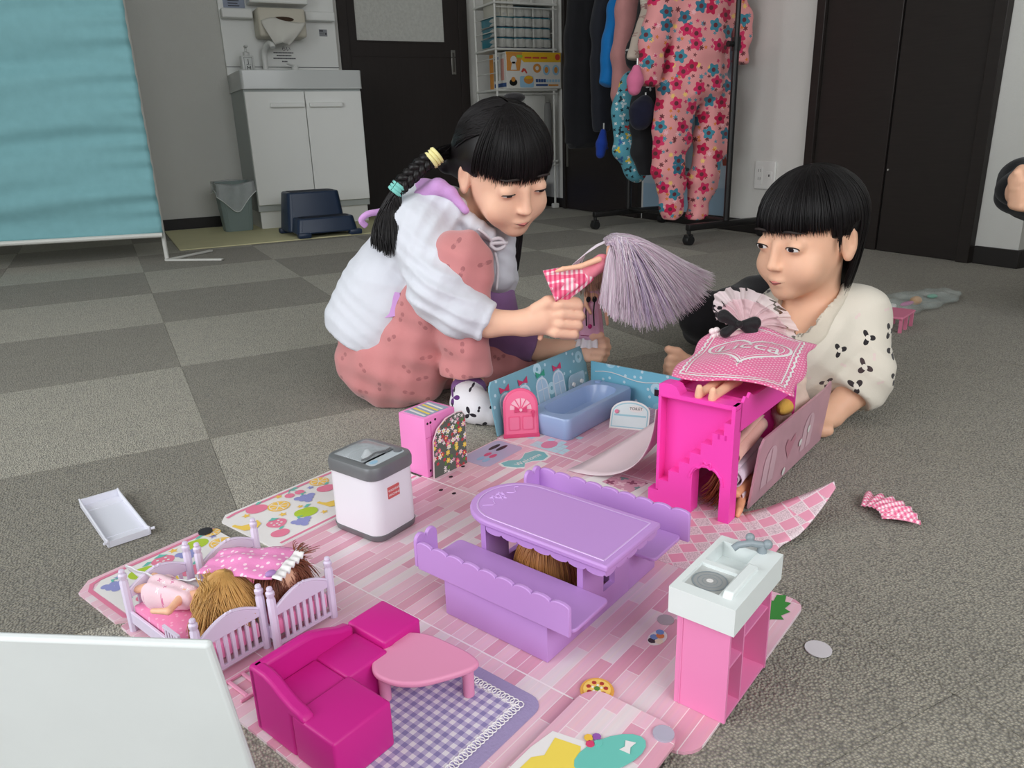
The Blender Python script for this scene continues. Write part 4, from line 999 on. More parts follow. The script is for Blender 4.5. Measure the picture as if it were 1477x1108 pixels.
for k, (x, bc) in enumerate(((.085, (206, 60, 104)), (.135, (60, 160, 130)), (.185, (206, 60, 104)), (.035, (206, 60, 104)))):
    def arch(w, h, n=10): return [(x-w, .02), (x+w, .02)]+[(x+w*math.cos(PI*i/n), h+w*math.sin(PI*i/n)) for i in range(n+1)]
    onwall('print_window', arch(.0175, .05), M_WINW, .0006); onwall('print_pane', arch(.014, .05), M_WINB, .0011)
    onwall('print_window_bar', [(x-.001, .022), (x+.001, .022), (x+.001, .064), (x-.001, .064)], M_WINW, .0016); onwall('print_window_bar', [(x-.014, .045), (x+.014, .045), (x+.014, .047), (x-.014, .047)], M_WINW, .0016)
    mm = mat('print_bow_%d' % bc[0], bc, .4)
    onwall('print_bow', [(x, .073), (x-.013, .080), (x-.012, .068), (x, .073), (x+.012, .068), (x+.013, .080)][:3]+[(x, .071), (x+.012, .068), (x+.013, .080)], mm, .0018)
bwall = MB().box(0, .003, 0, .30, .003, .07).build('bath_back_wall', M_BLUEB, board); bwall.location = (1.145-BS, .45-BT, 0)
for k in range(5): MB().box(-.0006, 0, .01+.018*k, .018+.018*k, .004, .068).build('print_curtain_stripe', M_LAV if k % 2 else M_WHITECARD, bwall)
MB().tube([(-.0008, .29-.018*i, .052+.004*math.sin(i*.9)) for i in range(11)], .0009, 4).build('print_wave', M_WHITECARD, bwall)
MB().box(-.0007, 0, .135, .165, .028, .040).build('slot', M_HOLE, bwall)
tb = MB(); tb.prism(rr(0, .05, .004, .055, .010), -.001, .001, 'y'); tb = tb.build('clear_tab', mat('clear_tab', (200, 220, 232), .1, alpha=.45), board); tb.location = (1.085-BS, .7585-BT, 0)
for x in (.012, .038): 
    q = MB(); q.prism(circ(x, .036, .004, 12), -.004, -.0012, 'y'); q.build('rivet', M_WHITECARD, tb)
# right-hand mauve wall panel
M_MAUVE = mat('printed_mauve_wall', (204, 156, 170), .35, var=.1, vscale=18)
mb = MB(); ol = [(0, .003), (.003, .09), (.012, .1), (.255, .1), (.275, .106), (.285, .09), (.285, .003)]; n = len(ol)
pts = [(x, -z*.1, z) for x, z in ol]+[(x, -z*.1+.003, z) for x, z in ol]
mb.poly(pts, [tuple(range(n)), tuple(range(2*n-1, n-1, -1))]+[(i, n+i, n+(i+1) % n, (i+1) % n) for i in range(n)])
rw = mb.build('side_wall', M_MAUVE, board); rw.location = (.882-BS, .3305-BT, 0)
M_MAUVEP = mat('print_mauve_window', (220, 182, 194), .35)
def onrw(name, out, m, off):
    q = MB(); q.poly([(x, -z*.1-off, z) for x, z in out], [tuple(range(len(out)))]); return q.build(name, m, rw)
for x in (.05, .20):
    w_, h_ = .022, .055
    onrw('print_window', [(x-w_, .02), (x+w_, .02)]+[(x+w_*math.cos(PI*i/8), h_+w_*math.sin(PI*i/8)) for i in range(9)], M_MAUVEP, .0006)
    onrw('print_window_bar', [(x-.001, .02), (x+.001, .02), (x+.001, .074), (x-.001, .074)], M_MAUVE, .0012)
onrw('print_heart', [(.125, .03), (.145, .055), (.14, .066), (.125, .058), (.11, .066), (.105, .055)], mat('print_mauve_deep', (196, 132, 150), .4), .0008)
for x, z in ((.17, .04), (.20, .052), (.115, .014)): onrw('magnet_dot', circ(x, z, .006, 12), M_WHITECARD, .0016)
# curled tile flap, lifting off the carpet
lowe = crom([(.790, .262, .003), (.815, .262, .0045), (.842, .250, .012), (.880, .241, .029), (.916, .2345, .048)], 5); upe = crom([(.868, .333, .003), (.884, .310, .010), (.899, .284, .024), (.912, .260, .038), (.924, .2395, .052)], 5)
lowe = [Vector(p) for p in lowe]; upe = [Vector(p) for p in upe]
def flapf(u, v):
    i = v*(len(lowe)-1); a = int(min(i, len(lowe)-2)); f_ = i-a
    p = lowe[a].lerp(lowe[a+1], f_); q = upe[a].lerp(upe[a+1], f_); r_ = p.lerp(q, u); return (r_.x-BS, r_.y-BT, r_.z)
o = MB().grid(flapf, 9, 21).build('curled_flap', M_TILE, board, smooth=True, ang=180, solid=.0016, off=1)
# curled pale sheet between the bath and the loft bed
def sheetf(u, v):
    s_ = .852+u*.135; zt = .125-.02*u
    t0 = .455+.02*u; t1 = .592-.10*u**1.3; zb = .0045+.075*u**1.6
    w_ = v; z = zt+(zb-zt)*(1-(1-w_)**2.1); t_ = t0+(t1-t0)*w_**2.0
    return (s_-BS-(.012*w_*(1-u)), t_-BT, z)
o = MB().grid(sheetf, 14, 16).build('curled_sheet', mat('pale_curled_sheet', (226, 206, 212), .25, alpha=.93), board, smooth=True, ang=180, solid=.0012)
bp_([(.80, .465), (.875, .465), (.865, .545), (.815, .56)], .0031, .0034, M_WHITECARD, 'print_picture')
bp_([(.83, .48), (.872, .474), (.868, .525), (.838, .53)], .0035, .0037, flower_mat('print_tea_things', (206, 150, 170), [(60, .008, 4, .3, [(140, 70, 100), (226, 190, 200), (120, 150, 150)], .9, None)], proj=(0, 1), bump=0), 'print_picture_detail')
M_BTILE = mat('print_aqua_tile', (190, 220, 230), .35)
rgt = random.Random(4)
for i in range(7):
    for j in range(9):
        if rgt.random() < .62-.07*i: bp_([(.885+.011*i, .632+.011*j), (.8952+.011*i, .632+.011*j), (.8952+.011*i, .6422+.011*j), (.885+.011*i, .6422+.011*j)], .0031, .0033, M_BTILE, 'print_bath_tile')
bp_(circ(.905, .672, .016, 18, .012), .0034, .0036, M_PINKLINE, 'print_bath_mat')
# stickers on the board
bp_(circ(.5735, .2965, .013, 18, .0085), .0031, .0035, M_WHITECARD, 'picture_sticker')
for x, y, c in ((-.007, .002, (60, 50, 56)), (-.001, .003, (120, 150, 200)), (.004, -.001, (216, 130, 70)), (.009, .002, (110, 150, 206)), (-.004, -.004, (236, 226, 200))): bp_(circ(.5735+x, .2965+y, .0042, 9), .0036+x*.01, .0038+x*.01, mat('stk%d' % c[0], c, .4), 'sticker_print')
bp_(circ(.604, .3035, .0085, 18), .0031, .0042, plastic('grey_disc', (172, 166, 170), .3), 'grey_disc')
M_LEAF = mat('leaf_sticker_green', (58, 138, 62), .4)
lf = [(.664, .2395), (.674, .243), (.676, .237), (.686, .241), (.688, .233), (.699, .236), (.699, .228), (.71, .229), (.714, .222), (.704, .2195), (.705, .2145), (.694, .216), (.692, .2105), (.682, .215), (.678, .211), (.672, .220), (.664, .222)]
lf = [(.690+(a-.690)*1.2, .2265+(b-.2265)*1.2) for a, b in lf]
mb = MB(); mb.poly([(a-BS, b-BT, .0035) for a, b in lf]+[(.664-BS, .231-BT, .0037)], [tuple(range(len(lf)))]); mb.build('leaf_sticker', M_LEAF, board)
# ================================================================== TOY FURNITURE
Z0 = .0032
# --- magenta corner sofa
M_MAG = plastic('magenta_plastic', (208, 32, 142), .42)
t = toy('toy_corner_sofa', 'magenta plastic L-shaped doll sofa at the front of the board', 'toy sofa', .262, .402, Z0)
MB().rbox(.0, .059, 0, .054, 0, .0445, .003, 3).build('ottoman_cushion', M_MAG, t, smooth=True)
MB().rbox(.010, .0575, .0545, .098, 0, .041, .003, 3).build('seat_cushion', M_MAG, t, smooth=True)
MB().rbox(.058, .104, .054, .100, 0, .041, .003, 3).build('seat_cushion', M_MAG, t, smooth=True)
MB().rbox(.1045, .150, .059, .112, 0, .046, .003, 3).build('ottoman_cushion', M_MAG, t, smooth=True)
pr = [(.0545, 0), (.110, 0), (.110, .064), (.105, .0655), (.088, .0655), (.078, .0625), (.066, .056), (.054, .0515), (.044, .0500), (.038, .047), (.036, .0415), (.0545, .0415)]
MB().prism(pr, 0, .0115, 'x').build('backrest', M_MAG, t, bevel=.004, bseg=3)
pr = [(0.0, 0), (.1025, 0), (.1025, .042), (.1035, .046), (.0975, .0505), (.088, .0525), (.072, .0600), (.060, .0645), (.050, .0655), (0, .0655)]
MB().prism(pr, .0985, .110, 'y').build('backrest', M_MAG, t, bevel=.004, bseg=3)
MB().rbox(.0002, .0113, .0987, .1098, .002, .0652, .003, 3).build('backrest_corner', M_MAG, t, smooth=True)
# --- heart table
M_PINKT = plastic('light_pink_plastic', (230, 148, 184), .4)
hc = st_c = (.385, .437)
t = toy('toy_heart_table', 'light pink heart-shaped doll coffee table on the gingham rug', 'toy table', .385, .432, .0045)
def heart(k, n=40):
    o = []
    for i in range(n):
        a = 2*PI*i/n; x = 16*math.sin(a)**3; y = 13*math.cos(a)-5*math.cos(2*a)-2*math.cos(3*a)-math.cos(4*a); o.append((x*k, y*k))
    return o
ha = R(45)
out = [((x*math.cos(ha)-y*math.sin(ha)), (x*math.sin(ha)+y*math.cos(ha))) for x, y in heart(.00268)]
out = [(-.0383, .0246), (-.0318, .0301), (-.0181, .0323), (-.0104, .0298), (-.0023, .0335), (.0084, .0342), (.017, .0243), (.0228, .0084), (.0245, -.0138), (.0249, -.0336), (.0223, -.0466), (.0179, -.0511), (.007, -.0498), (-.0138, -.0388), (-.0305, -.0273), (-.0421, -.0108), (-.0458, .0059), (-.0438, .0167)]
out = [(p.x, p.y) for p in crom([(x, y, 0) for x, y in out+out[:1]], 3)[:-1]]
MB().prism(out, .0315, .0375).build('table_top', M_PINKT, t, bevel=.0022, bseg=3)
for x, y in ((-.033, .016), (.016, -.040), (.006, .022)): MB().lathe([(.0055, .032), (.0052, .0), (.004, 0)], (x, y), 12).build('leg', M_PINKT, t, smooth=True)
# --- purple picnic table with benches
M_LILAC = plastic('lilac_plastic', (198, 150, 218), .4)
t = toy('toy_picnic_table', 'lilac doll picnic table with two scalloped benches', 'toy table', .478, .33, Z0)
def scallop(y0, y1, zb, zt, n):
    o = [(y0, zb), (y1, zb), (y1, zt)]; w_ = (y1-y0)/n
    for k in range(n):
        c = y1-w_*(k+.5)
        for i in range(7):
            a = PI*i/6; o.append((c+w_*.5*math.cos(a), zt+.0045*math.sin(a)))
    return o
b1 = MB().rbox(0.0, .062, .031, .164, 0, .047, .0012).build('bench_base', M_LILAC, t, smooth=True); b2 = MB().rbox(.148, .208, .031, .164, 0, .047, .0012).build('bench_base', M_LILAC, t, smooth=True)
MB().prism(rr(-.001, .060, .0, .196, .006), .0465, .0505).build('bench_seat', M_LILAC, t, bevel=.001); MB().prism(rr(.148, .209, 0, .196, .006), .0465, .0505).build('bench_seat', M_LILAC, t, bevel=.001)
MB().prism(scallop(.002, .196, .0445, .0735, 9), -.0055, -.001, 'x').build('bench_back', M_LILAC, t, bevel=.0009)
MB().prism(scallop(-.008, .196, .0445, .0775, 9), .209, .2135, 'x').build('bench_back', M_LILAC, t, bevel=.0009)
for x0, x1 in ((-.0055, .026), (.182, .2135)):
    o = [(x0, .0465), (x1, .0465), (x1, .070)]; c = (x0+x1)/2
    for cx in ((x0+3*x1)/4, (3*x0+x1)/4):
        for i in range(7): o.append((cx+(x1-x0)/4*math.cos(PI*i/6), .0755+.0085*math.sin(PI*i/6)))
    MB().prism(o, .196, .2005, 'y').build('bench_wing', M_LILAC, t, bevel=.0009)
# end panels with slot window
def endpanel(y0, y1):
    mb = MB(); xs = (.066, .082, .110, .128, .146); 
    mb.box(.060, .150, y0, y1, 0, .026); mb.box(.060, .098, y0, y1, .026, .0845); mb.box(.120, .150, y0, y1, .026, .0845); mb.box(.098, .120, y0, y1, .064, .0845)
    bmesh.ops.remove_doubles(mb.bm, verts=list(mb.bm.verts), dist=1e-6)
    mb.build('end_panel', M_LILAC, t)
endpanel(.0312, .038); endpanel(.157, .1638)
def ttop(g, n=14):
    r_ = .0525-g; o = [(.0505+g, -.002+g), (.1555-g, -.002+g)]
    return o+[(.103+r_*math.cos(PI*i/n), .1465+r_*math.sin(PI*i/n)) for i in range(n+1)]
MB().prism(ttop(0), .0845, .0915).build('table_top', M_LILAC, t, bevel=.0022, bseg=3)
MB().tube([(x, y, .0915) for x, y in ttop(.008)+ttop(.008)[:1]], .0007, 5, cap=False).build('rim_bead', plastic('lilac_line', (216, 180, 232), .35), t, smooth=True)
a_, b_ = ttop(.008), ttop(.0092)
mb = MB(); n = len(a_); mb.poly([(x, y, .0919) for x, y in a_]+[(x, y, .0919) for x, y in b_], [(i, (i+1) % n, n+(i+1) % n, n+i) for i in range(n)]); mb.build('rim_line', plastic('lilac_line', (216, 180, 232), .35), t)
mb = MB()
def sk(x0, y0, x1, y1, n):
    L_ = math.hypot(x1-x0, y1-y0); dx, dy = (x1-x0)/L_, (y1-y0)/L_; o = [(0, .0845), (L_, .0845)]
    for k in range(n):
        c = L_*(1-(k+.5)/n)
        for i in range(6): o.append((c+L_/n/2*math.cos(PI*i/5), .0800-.0035*math.sin(PI*i/5)))
    nx, ny = -dy*.0015, dx*.0015
    P0 = [(x0+dx*q, y0+dy*q, z) for q, z in o]; P1 = [(x+nx, y+ny, z) for x, y, z in P0]; m_ = len(o)
    mb.poly(P0+P1, [tuple(range(m_)), tuple(range(2*m_-1, m_-1, -1))]+[(i, m_+i, m_+(i+1) % m_, (i+1) % m_) for i in range(m_)])
sk(.053, .15, .053, .002, 7); mb.build('skirt', M_LILAC, t); mb = MB(); sk(.053, .0008, .153, .0008, 5); mb.build('skirt', M_LILAC, t); mb = MB(); sk(.153, .002, .153, .15, 7); mb.build('skirt', M_LILAC, t)
M_EMB = plastic('lilac_emboss', (212, 172, 230), .35)
for k, (x, y) in enumerate(((.098, .176), (.109, .176), (.1035, .168))):
    MB().tube([(x+.0042*math.cos(5*q)*.4*math.cos(q)+.0032*math.cos(q), y+.0032*math.sin(q)+.0017*math.cos(5*q)*math.sin(q), .0916) for q in [2*PI*j/20 for j in range(21)]], .0005, 4, cap=False).build('embossed_flower', M_EMB, t)
for sg in (-1, 1): MB().tube([(.1035+sg*(.012+.004*i), .172-.006*math.sin(i*1.1)-.001*i, .0916) for i in range(6)], .0005, 4).build('embossed_vine', M_EMB, t)
# --- washing machine
M_WM = plastic('washer_white', (232, 230, 236), .3); M_WG = mat('washer_grey', (118, 120, 122), .35, metal=.25)
t = toy('toy_washing_machine', 'white and grey toy washing machine beside the lilac table', 'toy washer', .5285, .655, Z0, .05)
def ring_(z, g, r_=.016): return [(x, y, z) for x, y in rr(g, .075-g, g, .089-g, r_, 5)]
def loft(name, rings, m, capb=True, capt=True, **kw):
    n = len(rings[0]); F = [(k*n+i, k*n+(i+1) % n, (k+1)*n+(i+1) % n, (k+1)*n+i) for k in range(len(rings)-1) for i in range(n)]
    if capb: F.append(tuple(range(n-1, -1, -1)))
    if capt: F.append(tuple(range((len(rings)-1)*n, len(rings)*n)))
    return MB().poly(sum(rings, []), F).build(name, m, t, smooth=True, **kw)
loft('base', [ring_(0, .003), ring_(.002, .001), ring_(.009, .0), ring_(.0095, .001)], M_WG)
loft('body', [ring_(.0095, .0008), ring_(.085, .0012)], M_WM)
loft('top_frame', [ring_(.085, -.0008, .017), ring_(.095, -.0012, .017), ring_(.1005, .0006), ring_(.102, .004, .013), ring_(.102, .0095, .010), ring_(.094, .011, .010)], M_WG, capt=False)
MB().prism(rr(.010, .065, .010, .079, .01), .090, .0945).build('tub_deck', mat('washer_deck', (150, 154, 158), .3), t)
MB().lathe([(.025, .0946), (.0235, .097), (.022, .0946)], (.0385, .050), 24).build('drum_ring', mat('drum_grey', (70, 72, 78), .3), t)
ag = MB().lathe([(.008, .0946), (.006, .098), (.003, .103), (.001, .104)], (.0385, .05), 10).build('agitator', mat('agitator', (205, 205, 208), .3), t, smooth=True)
def lid(u, v):
    x = .010+u*.055; y = .027+v*.052; return (x, y, .1022+.0065*math.sin(PI*u)*math.sin(PI*min(1, v*1.0))**.6)
lo_ = MB().grid(lid, 14, 14).build('clear_lid', mat('clear_lid', (225, 232, 236), .06, .6, alpha=.30), t, smooth=True, ang=180, solid=.0008)
MB().tube([(.062, .024, .103), (.058, .028, .104), (.048, .026, .1045), (.035, .031, .105), (.020, .028, .1045), (.012, .032, .103)], .0014, 8).build('lid_edge', M_WG, t, smooth=True)
MB().prism(rr(.008, .067, .008, .024, .006), .0955, .1022).build('control_panel', mat('panel_grey_pale', (186, 194, 200), .3), t, bevel=.001)
MB().cyl((.060, .017), .0055, .1022, .1042, 18).build('dial', M_WG, t); MB().prism(circ(.018, .0165, .006, 14, .004), .1022, .1026).build('display', mat('panel_blue', (150, 190, 214), .3), t)
sk_ = MB().box(.022, .041, -.0006, .0012, .055, .070).build('label', mat('label_red', (204, 96, 96), .5), t)
text('label_text', 'WASHING', .0042, M_WHITECARD, t, Matrix.Translation((.0315, -.0008, .0655)) @ Matrix.Rotation(PI/2, 4, 'X'), ext=.0001)
text('label_text', 'MACHINE', .0042, M_WHITECARD, t, Matrix.Translation((.0315, -.0008, .0595)) @ Matrix.Rotation(PI/2, 4, 'X'), ext=.0001)
# --- kitchen unit
M_KP = plastic('kitchen_pink', (240, 140, 190), .35); M_KW = plastic('kitchen_white', (228, 234, 233), .35); M_KG = plastic('kitchen_grey', (140, 150, 156), .35)
t = toy('toy_kitchen_unit', 'pink doll kitchen unit with white sink and stove top', 'toy kitchen', .505, .196, Z0)
for nm, b in (('end_panel', (0, .003, 0, .047, 0, .093)), ('end_panel', (.088, .091, 0, .047, 0, .093)), ('back_panel', (.003, .088, .044, .047, 0, .093)), ('bottom_panel', (.003, .088, .001, .044, 0, .003)), ('divider', (.032, .0345, .001, .044, .003, .093)), ('inner_shelf', (.003, .032, .002, .044, .050, .0525)), ('inner_shelf', (.0345, .088, .002, .044, .064, .0665)), ('side_trim', (-.0006, .0, .0415, .0425, 0, .093))):
    MB().box(*b).build(nm, M_KP, t)
mb = MB(); X0, X1, Y0, Y1 = -.006, .097, -.005, .053
# counter: rim frame + wells
def well(name, x0, x1, y0, y1, zt, zb, m, par):
    q = MB(); a = rr(x0, x1, y0, y1, .003, 3); b2 = rr(x0+.003, x1-.003, y0+.003, y1-.003, .003, 3); n = len(a)
    q.poly([(x, y, zt) for x, y in a]+[(x, y, zb) for x, y in b2], [(i, (i+1) % n, n+(i+1) % n, n+i) for i in range(n)]+[tuple(range(n, 2*n))]); return q.build(name, m, par, recalc=False, smooth=True)
for b in ((X0, X1, Y0, .0145), (X0, X1, .0475, Y1), (X0, .006, .0145, .0475), (.044, .050, .0145, .0475), (.088, X1, .0145, .0475)): mb.box(b[0], b[1], b[2], b[3], .093, .118)
bmesh.ops.remove_doubles(mb.bm, verts=list(mb.bm.verts), dist=1e-6)
kc = mb.build('counter', M_KW, t)
MB().box(.006, .044, .0145, .0475, .100, .1145).build('stove_plate', mat('stove_grey', (186, 188, 186), .35), t)
for r1, r2, z, m in ((.0150, .0138, .1150, M_KG), (.0105, .0098, .1150, M_KG), (.0065, .006, .1150, M_KG), (.003, .0, .1152, M_WHITECARD)):
    q = MB(); a = circ(.025, .031, r1, 28); b2 = circ(.025, .031, max(r2, .0002), 28); q.poly([(x, y, z) for x, y in a]+[(x, y, z) for x, y in b2], [(i, (i+1) % 28, 28+(i+1) % 28, 28+i) for i in range(28)]); q.build('burner_ring', m, t)
q = MB(); q.prism(circ(.025, .031, .0145, 28), .1145, .1148); q.build('burner_disc', mat('burner_disc', (158, 160, 160), .4), t)
MB().box(.050, .088, .0145, .0475, .100, .1025).build('sink_bottom', M_KW, t)
MB().prism([(.004, .117), (.062, .117), (.058, .123), (.008, .123)], .003, .0115, 'y').build('counter_ledge', M_KW, t, bevel=.0012)
f = MB().lathe([(.0045, .118), (.004, .122), (.003, .126)], (.090, .012), 12).build('faucet', M_KG, t, smooth=True)
MB().tube([(.090, .012, .125), (.082, .020, .128), (.074, .028, .127), (.071, .031, .124)], .0032, 10).build('spout', M_KG, f, smooth=True); MB().ell((.092, .008, .126), .0045, 10, 8).build('tap_handle', M_KG, f, smooth=True); MB().ell((.086, .022, .131), .0042, 10, 8).build('tap_handle', M_KG, f, smooth=True)
bis = thing('toy_biscuit', 'small brown round toy biscuit with dots inside the kitchen unit', 'toy food', tw(.518, .2085, .0065), TA)
q = MB(); q.M = Matrix.Rotation(-1.25, 4, 'X'); q.cyl((0, .0135), .0125, 0, .004, 18); q.build('biscuit', mat('biscuit_brown', (150, 106, 74), .7), bis, bevel=.001)
for x, y in ((-.004, .017), (.004, .017)): 
    q = MB(); q.M = Matrix.Rotation(-1.25, 4, 'X'); q.cyl((x, y), .0014, .004, .0046, 8); q.build('dot', M_BLK, bis)
# --- blue bath tub
M_TUB = plastic('tub_periwinkle', (152, 174, 212), .22)
t = toy('toy_bathtub', 'periwinkle blue doll bathtub by the blue printed wall', 'toy bathtub', .93, .652, Z0)
def tr(z, g, r_): return [(x, y, z) for x, y in rr(g, .205-g, g, .088-g, r_, 6)]
def tr2(z, gx, gy, r_): return [(x, y, z) for x, y in rr(gx, .205-gx, gy, .088-gy, r_, 6)]
rs = [tr(0, .003, .010), tr(.003, .001, .011), tr(.034, 0, .012), tr(.037, .002, .011), tr(.037, .008, .010), tr2(.0365, .018, .012, .030), tr2(.030, .021, .014, .029), tr2(.008, .030, .019, .024), tr2(.006, .036, .024, .018)]
n = len(rs[0]); MB().poly(sum(rs, []), [(k*n+i, k*n+(i+1) % n, (k+1)*n+(i+1) % n, (k+1)*n+i) for k in range(len(rs)-1) for i in range(n)]+[tuple(range(n-1, -1, -1)), tuple(range((len(rs)-1)*n, len(rs)*n))]).build('tub_shell', M_TUB, t, smooth=True, ang=50)
MB().lathe([(.006, .0365), (.006, .039), (.003, .0395)], (.195, .07), 14).build('drain_knob', M_TUB, t); MB().prism(circ(.165, .044, .009, 14, .003), .0064, .0068).build('drain', M_WHITECARD, t)
# --- pink arched door leaning by the tub
M_DP = plastic('door_pink', (234, 98, 140), .3); M_DPL = plastic('door_pink_pale', (246, 190, 204), .25); M_DPD = plastic('door_pink_deep', (214, 70, 116), .35)
t = thing('toy_arched_door', 'hot pink arched doll door leaning at the corner of the bathtub', 'toy door', tw(.884, .7485, Z0), 0)
a0, a1 = tw(.884, .7485), tw(.925, .706); dd = (a1-a0); t.rotation_euler = (0, 0, math.atan2(dd.y, dd.x)); DW = .058
q = Matrix.Rotation(-.17, 4, 'X')
def arch_o(g, w_=DW, h_=.082, rise=.028):
    o = [(g, g+.001), (w_-g, g+.001), (w_-g, h_-rise)]
    for i in range(1, 12): 
        a = PI*i/12; o.append((w_/2+(w_/2-g)*math.cos(a), h_-rise+(rise-g)*math.sin(a)))
    return o+[(g, h_-rise)]
def dpart(nm, out, y0, y1, m, **k):
    b = MB(); b.M = q; b.prism(out, y0, y1, 'y'); return b.build(nm, m, t, **k)
dpart('door_slab', arch_o(0), 0, .006, M_DP, bevel=.0015); dpart('door_base', [(-.001, -.0005), (DW+.001, -.0005), (DW+.001, .006), (-.001, .006)], -.002, .008, M_DPD, bevel=.001)
dpart('door_face', arch_o(.004), -.0006, 0, plastic('door_pink_face', (242, 116, 154), .3)); dpart('fan_window', [(.011, .047), (.047, .047)]+[(.029+.018*math.cos(PI*i/10), .047+.019*math.sin(PI*i/10)) for i in range(11)], -.001, -.0004, M_DPL)
for a in (.5, 1.05, PI/2, 2.09, 2.64): 
    x, z = math.cos(a), math.sin(a); dpart('window_bar', [(.029-z*.0008, .047+x*.0008), (.029+z*.0008, .047-x*.0008), (.029+x*.018+z*.0008, .047+z*.019-x*.0008), (.029+x*.018-z*.0008, .047+z*.019+x*.0008)], -.0015, -.0008, M_DP)
dpart('bow', [(.029, .046), (.019, .052), (.019, .042), (.029, .045), (.039, .042), (.039, .052)][:3]+[(.029, .044), (.039, .042), (.039, .052)], -.003, -.001, M_DPD)
dpart('bow_knot', circ(.029, .0465, .0025, 10), -.0036, -.001, M_DPL); dpart('knob', circ(.049, .042, .0032, 12), -.0045, -.0005, M_DPD); dpart('knob_plate', circ(.049, .037, .0022, 10, .005), -.002, -.0005, M_DPD)
for x0, x1 in ((.008, .0275), (.0305, .050)):
    dpart('panel_moulding', rr(x0, x1, .012, .036, .002, 2), -.0014, -.0004, M_DP, bevel=.0006); dpart('panel_field', rr(x0+.002, x1-.002, .014, .034, .002, 2), -.0018, -.0010, plastic('door_pink_panel', (240, 122, 158), .3))
# --- toilet door card
t = thing('toilet_door_card', 'pale blue toy toilet door card lying tilted beside the bathtub', 'toy door', tw(1.022, .633, Z0), TA-1.22)
q = Matrix.Rotation(-.62, 4, 'X')
def cpart(nm, out, y0, y1, m): b = MB(); b.M = q; b.prism(out, y0, y1, 'y'); return b.build(nm, m, t)
co = lambda g: [(g, g), (.066-g, g), (.066-g, .030-g)]+[(.033+(.033-g)*math.cos(PI*i/12), .030-g*.3+(.020-g)*math.sin(PI*i/12)) for i in range(1, 12)]+[(g, .030-g)]
cpart('card', co(0), 0, .0022, M_WHITECARD); cpart('print_border', co(.0025), -.0003, 0, mat('card_aqua', (160, 204, 216), .35)); cpart('print_field', co(.0042), -.0006, -.0003, mat('card_pale_aqua', (220, 232, 234), .35))
cpart('print_band', [(.006, .022), (.060, .022), (.060, .025), (.006, .025)], -.0009, -.0006, mat('card_aqua', (160, 204, 216), .35)); cpart('nameplate', circ(.042, .036, .012, 14, .006), -.0009, -.0006, M_WHITECARD)
cpart('pink_knob', circ(.010, .029, .0035, 10), -.003, -.0003, M_PINKLINE)
text('nameplate_text', 'TOILET', .0068, M_PRINT, t, q @ Matrix.Translation((.042, -.0012, .036)) @ Matrix.Rotation(PI/2, 4, 'X'), ext=.0001)
# small pink round pot behind the card
t = toy('toy_pink_stool', 'small pink round-topped doll stool against the blue back wall', 'toy stool', 1.112, .535, Z0)
MB().lathe([(.017, 0), (.018, .004), (.015, .022), (.015, .030), (.019, .032), (.0195, .042), (.017, .046), (.0, .047)], n=24).build('stool_body', plastic('pale_pink', (236, 160, 192), .35), t, smooth=True)
MB().prism(circ(0, 0, .0135, 20), .0465, .0478).build('stool_top', plastic('pale_pink2', (226, 120, 160), .4), t)
# --- pink cabinet with flower card
t = toy('toy_pink_cabinet', 'tall pink doll cabinet with striped sticker on top at the board edge', 'toy cabinet', .702, .744, Z0)
M_PC = plastic('cabinet_pink', (244, 142, 204), .3)
MB().rbox(0, .064, 0, .054, 0, .0925, .0015).build('cabinet_body', M_PC, t, smooth=True)
MB().box(.006, .058, .006, .048, .0925, .0929).build('top_sticker', mat('sticker_grey_blue', (150, 166, 186), .35), t)
for k in range(5): MB().poly([(.008+.009*k, .008, .0932), (.0125+.009*k, .008, .0932), (.0175+.009*k, .046, .0932), (.013+.009*k, .046, .0932)], [(0, 1, 2, 3)]).build('sticker_stripe', M_YELPR if k % 2 else M_WHITECARD, t)
for x, z in ((.006, .084), (.006, .010), (.022, .086), (.012, .084)): 
    q = MB(); q.prism(circ(x, z, .0019, 10), -.0005, .0003, 'y'); q.build('peg_hole', M_HOLE, t)
MB().box(.012, .0125, -.0006, 0, 0, .08).build('panel_line', plastic('cabinet_line', (206, 90, 160), .4), t); MB().box(0, .064, -.0004, 0, .062, .0625).build('panel_line', plastic('cabinet_line', (206, 90, 160), .4), t)
M_GARD = flower_mat('flower_print', (92, 100, 92), [(150, .0035, 5, .3, [(226, 170, 190), (200, 60, 70), (236, 232, 228), (90, 140, 60)], .5, None), (110, .0048, 6, .2, [(206, 66, 80), (238, 200, 210), (240, 206, 80), (226, 110, 140), (236, 232, 228)], .42, (240, 220, 130))], proj=(0, 2), rough=.25, bump=0)
t = toy('flower_card', 'rounded flower-garden print card standing against the pink doll cabinet', 'toy card', .706, .7345, Z0, -.02)
out = [(0, 0), (.070, 0), (.070, .078), (.064, .086), (.052, .088), (.030, .085), (.012, .074), (.003, .058)]
MB().prism(out, 0, .002, 'y').build('card_sheet', M_GARD, t); b = MB(); b.tube([(x, .001, z) for x, z in out+[out[0]]], .0011, 6, cap=False); b.build('card_rim', mat('rim_pale', (226, 196, 204), .4), t)
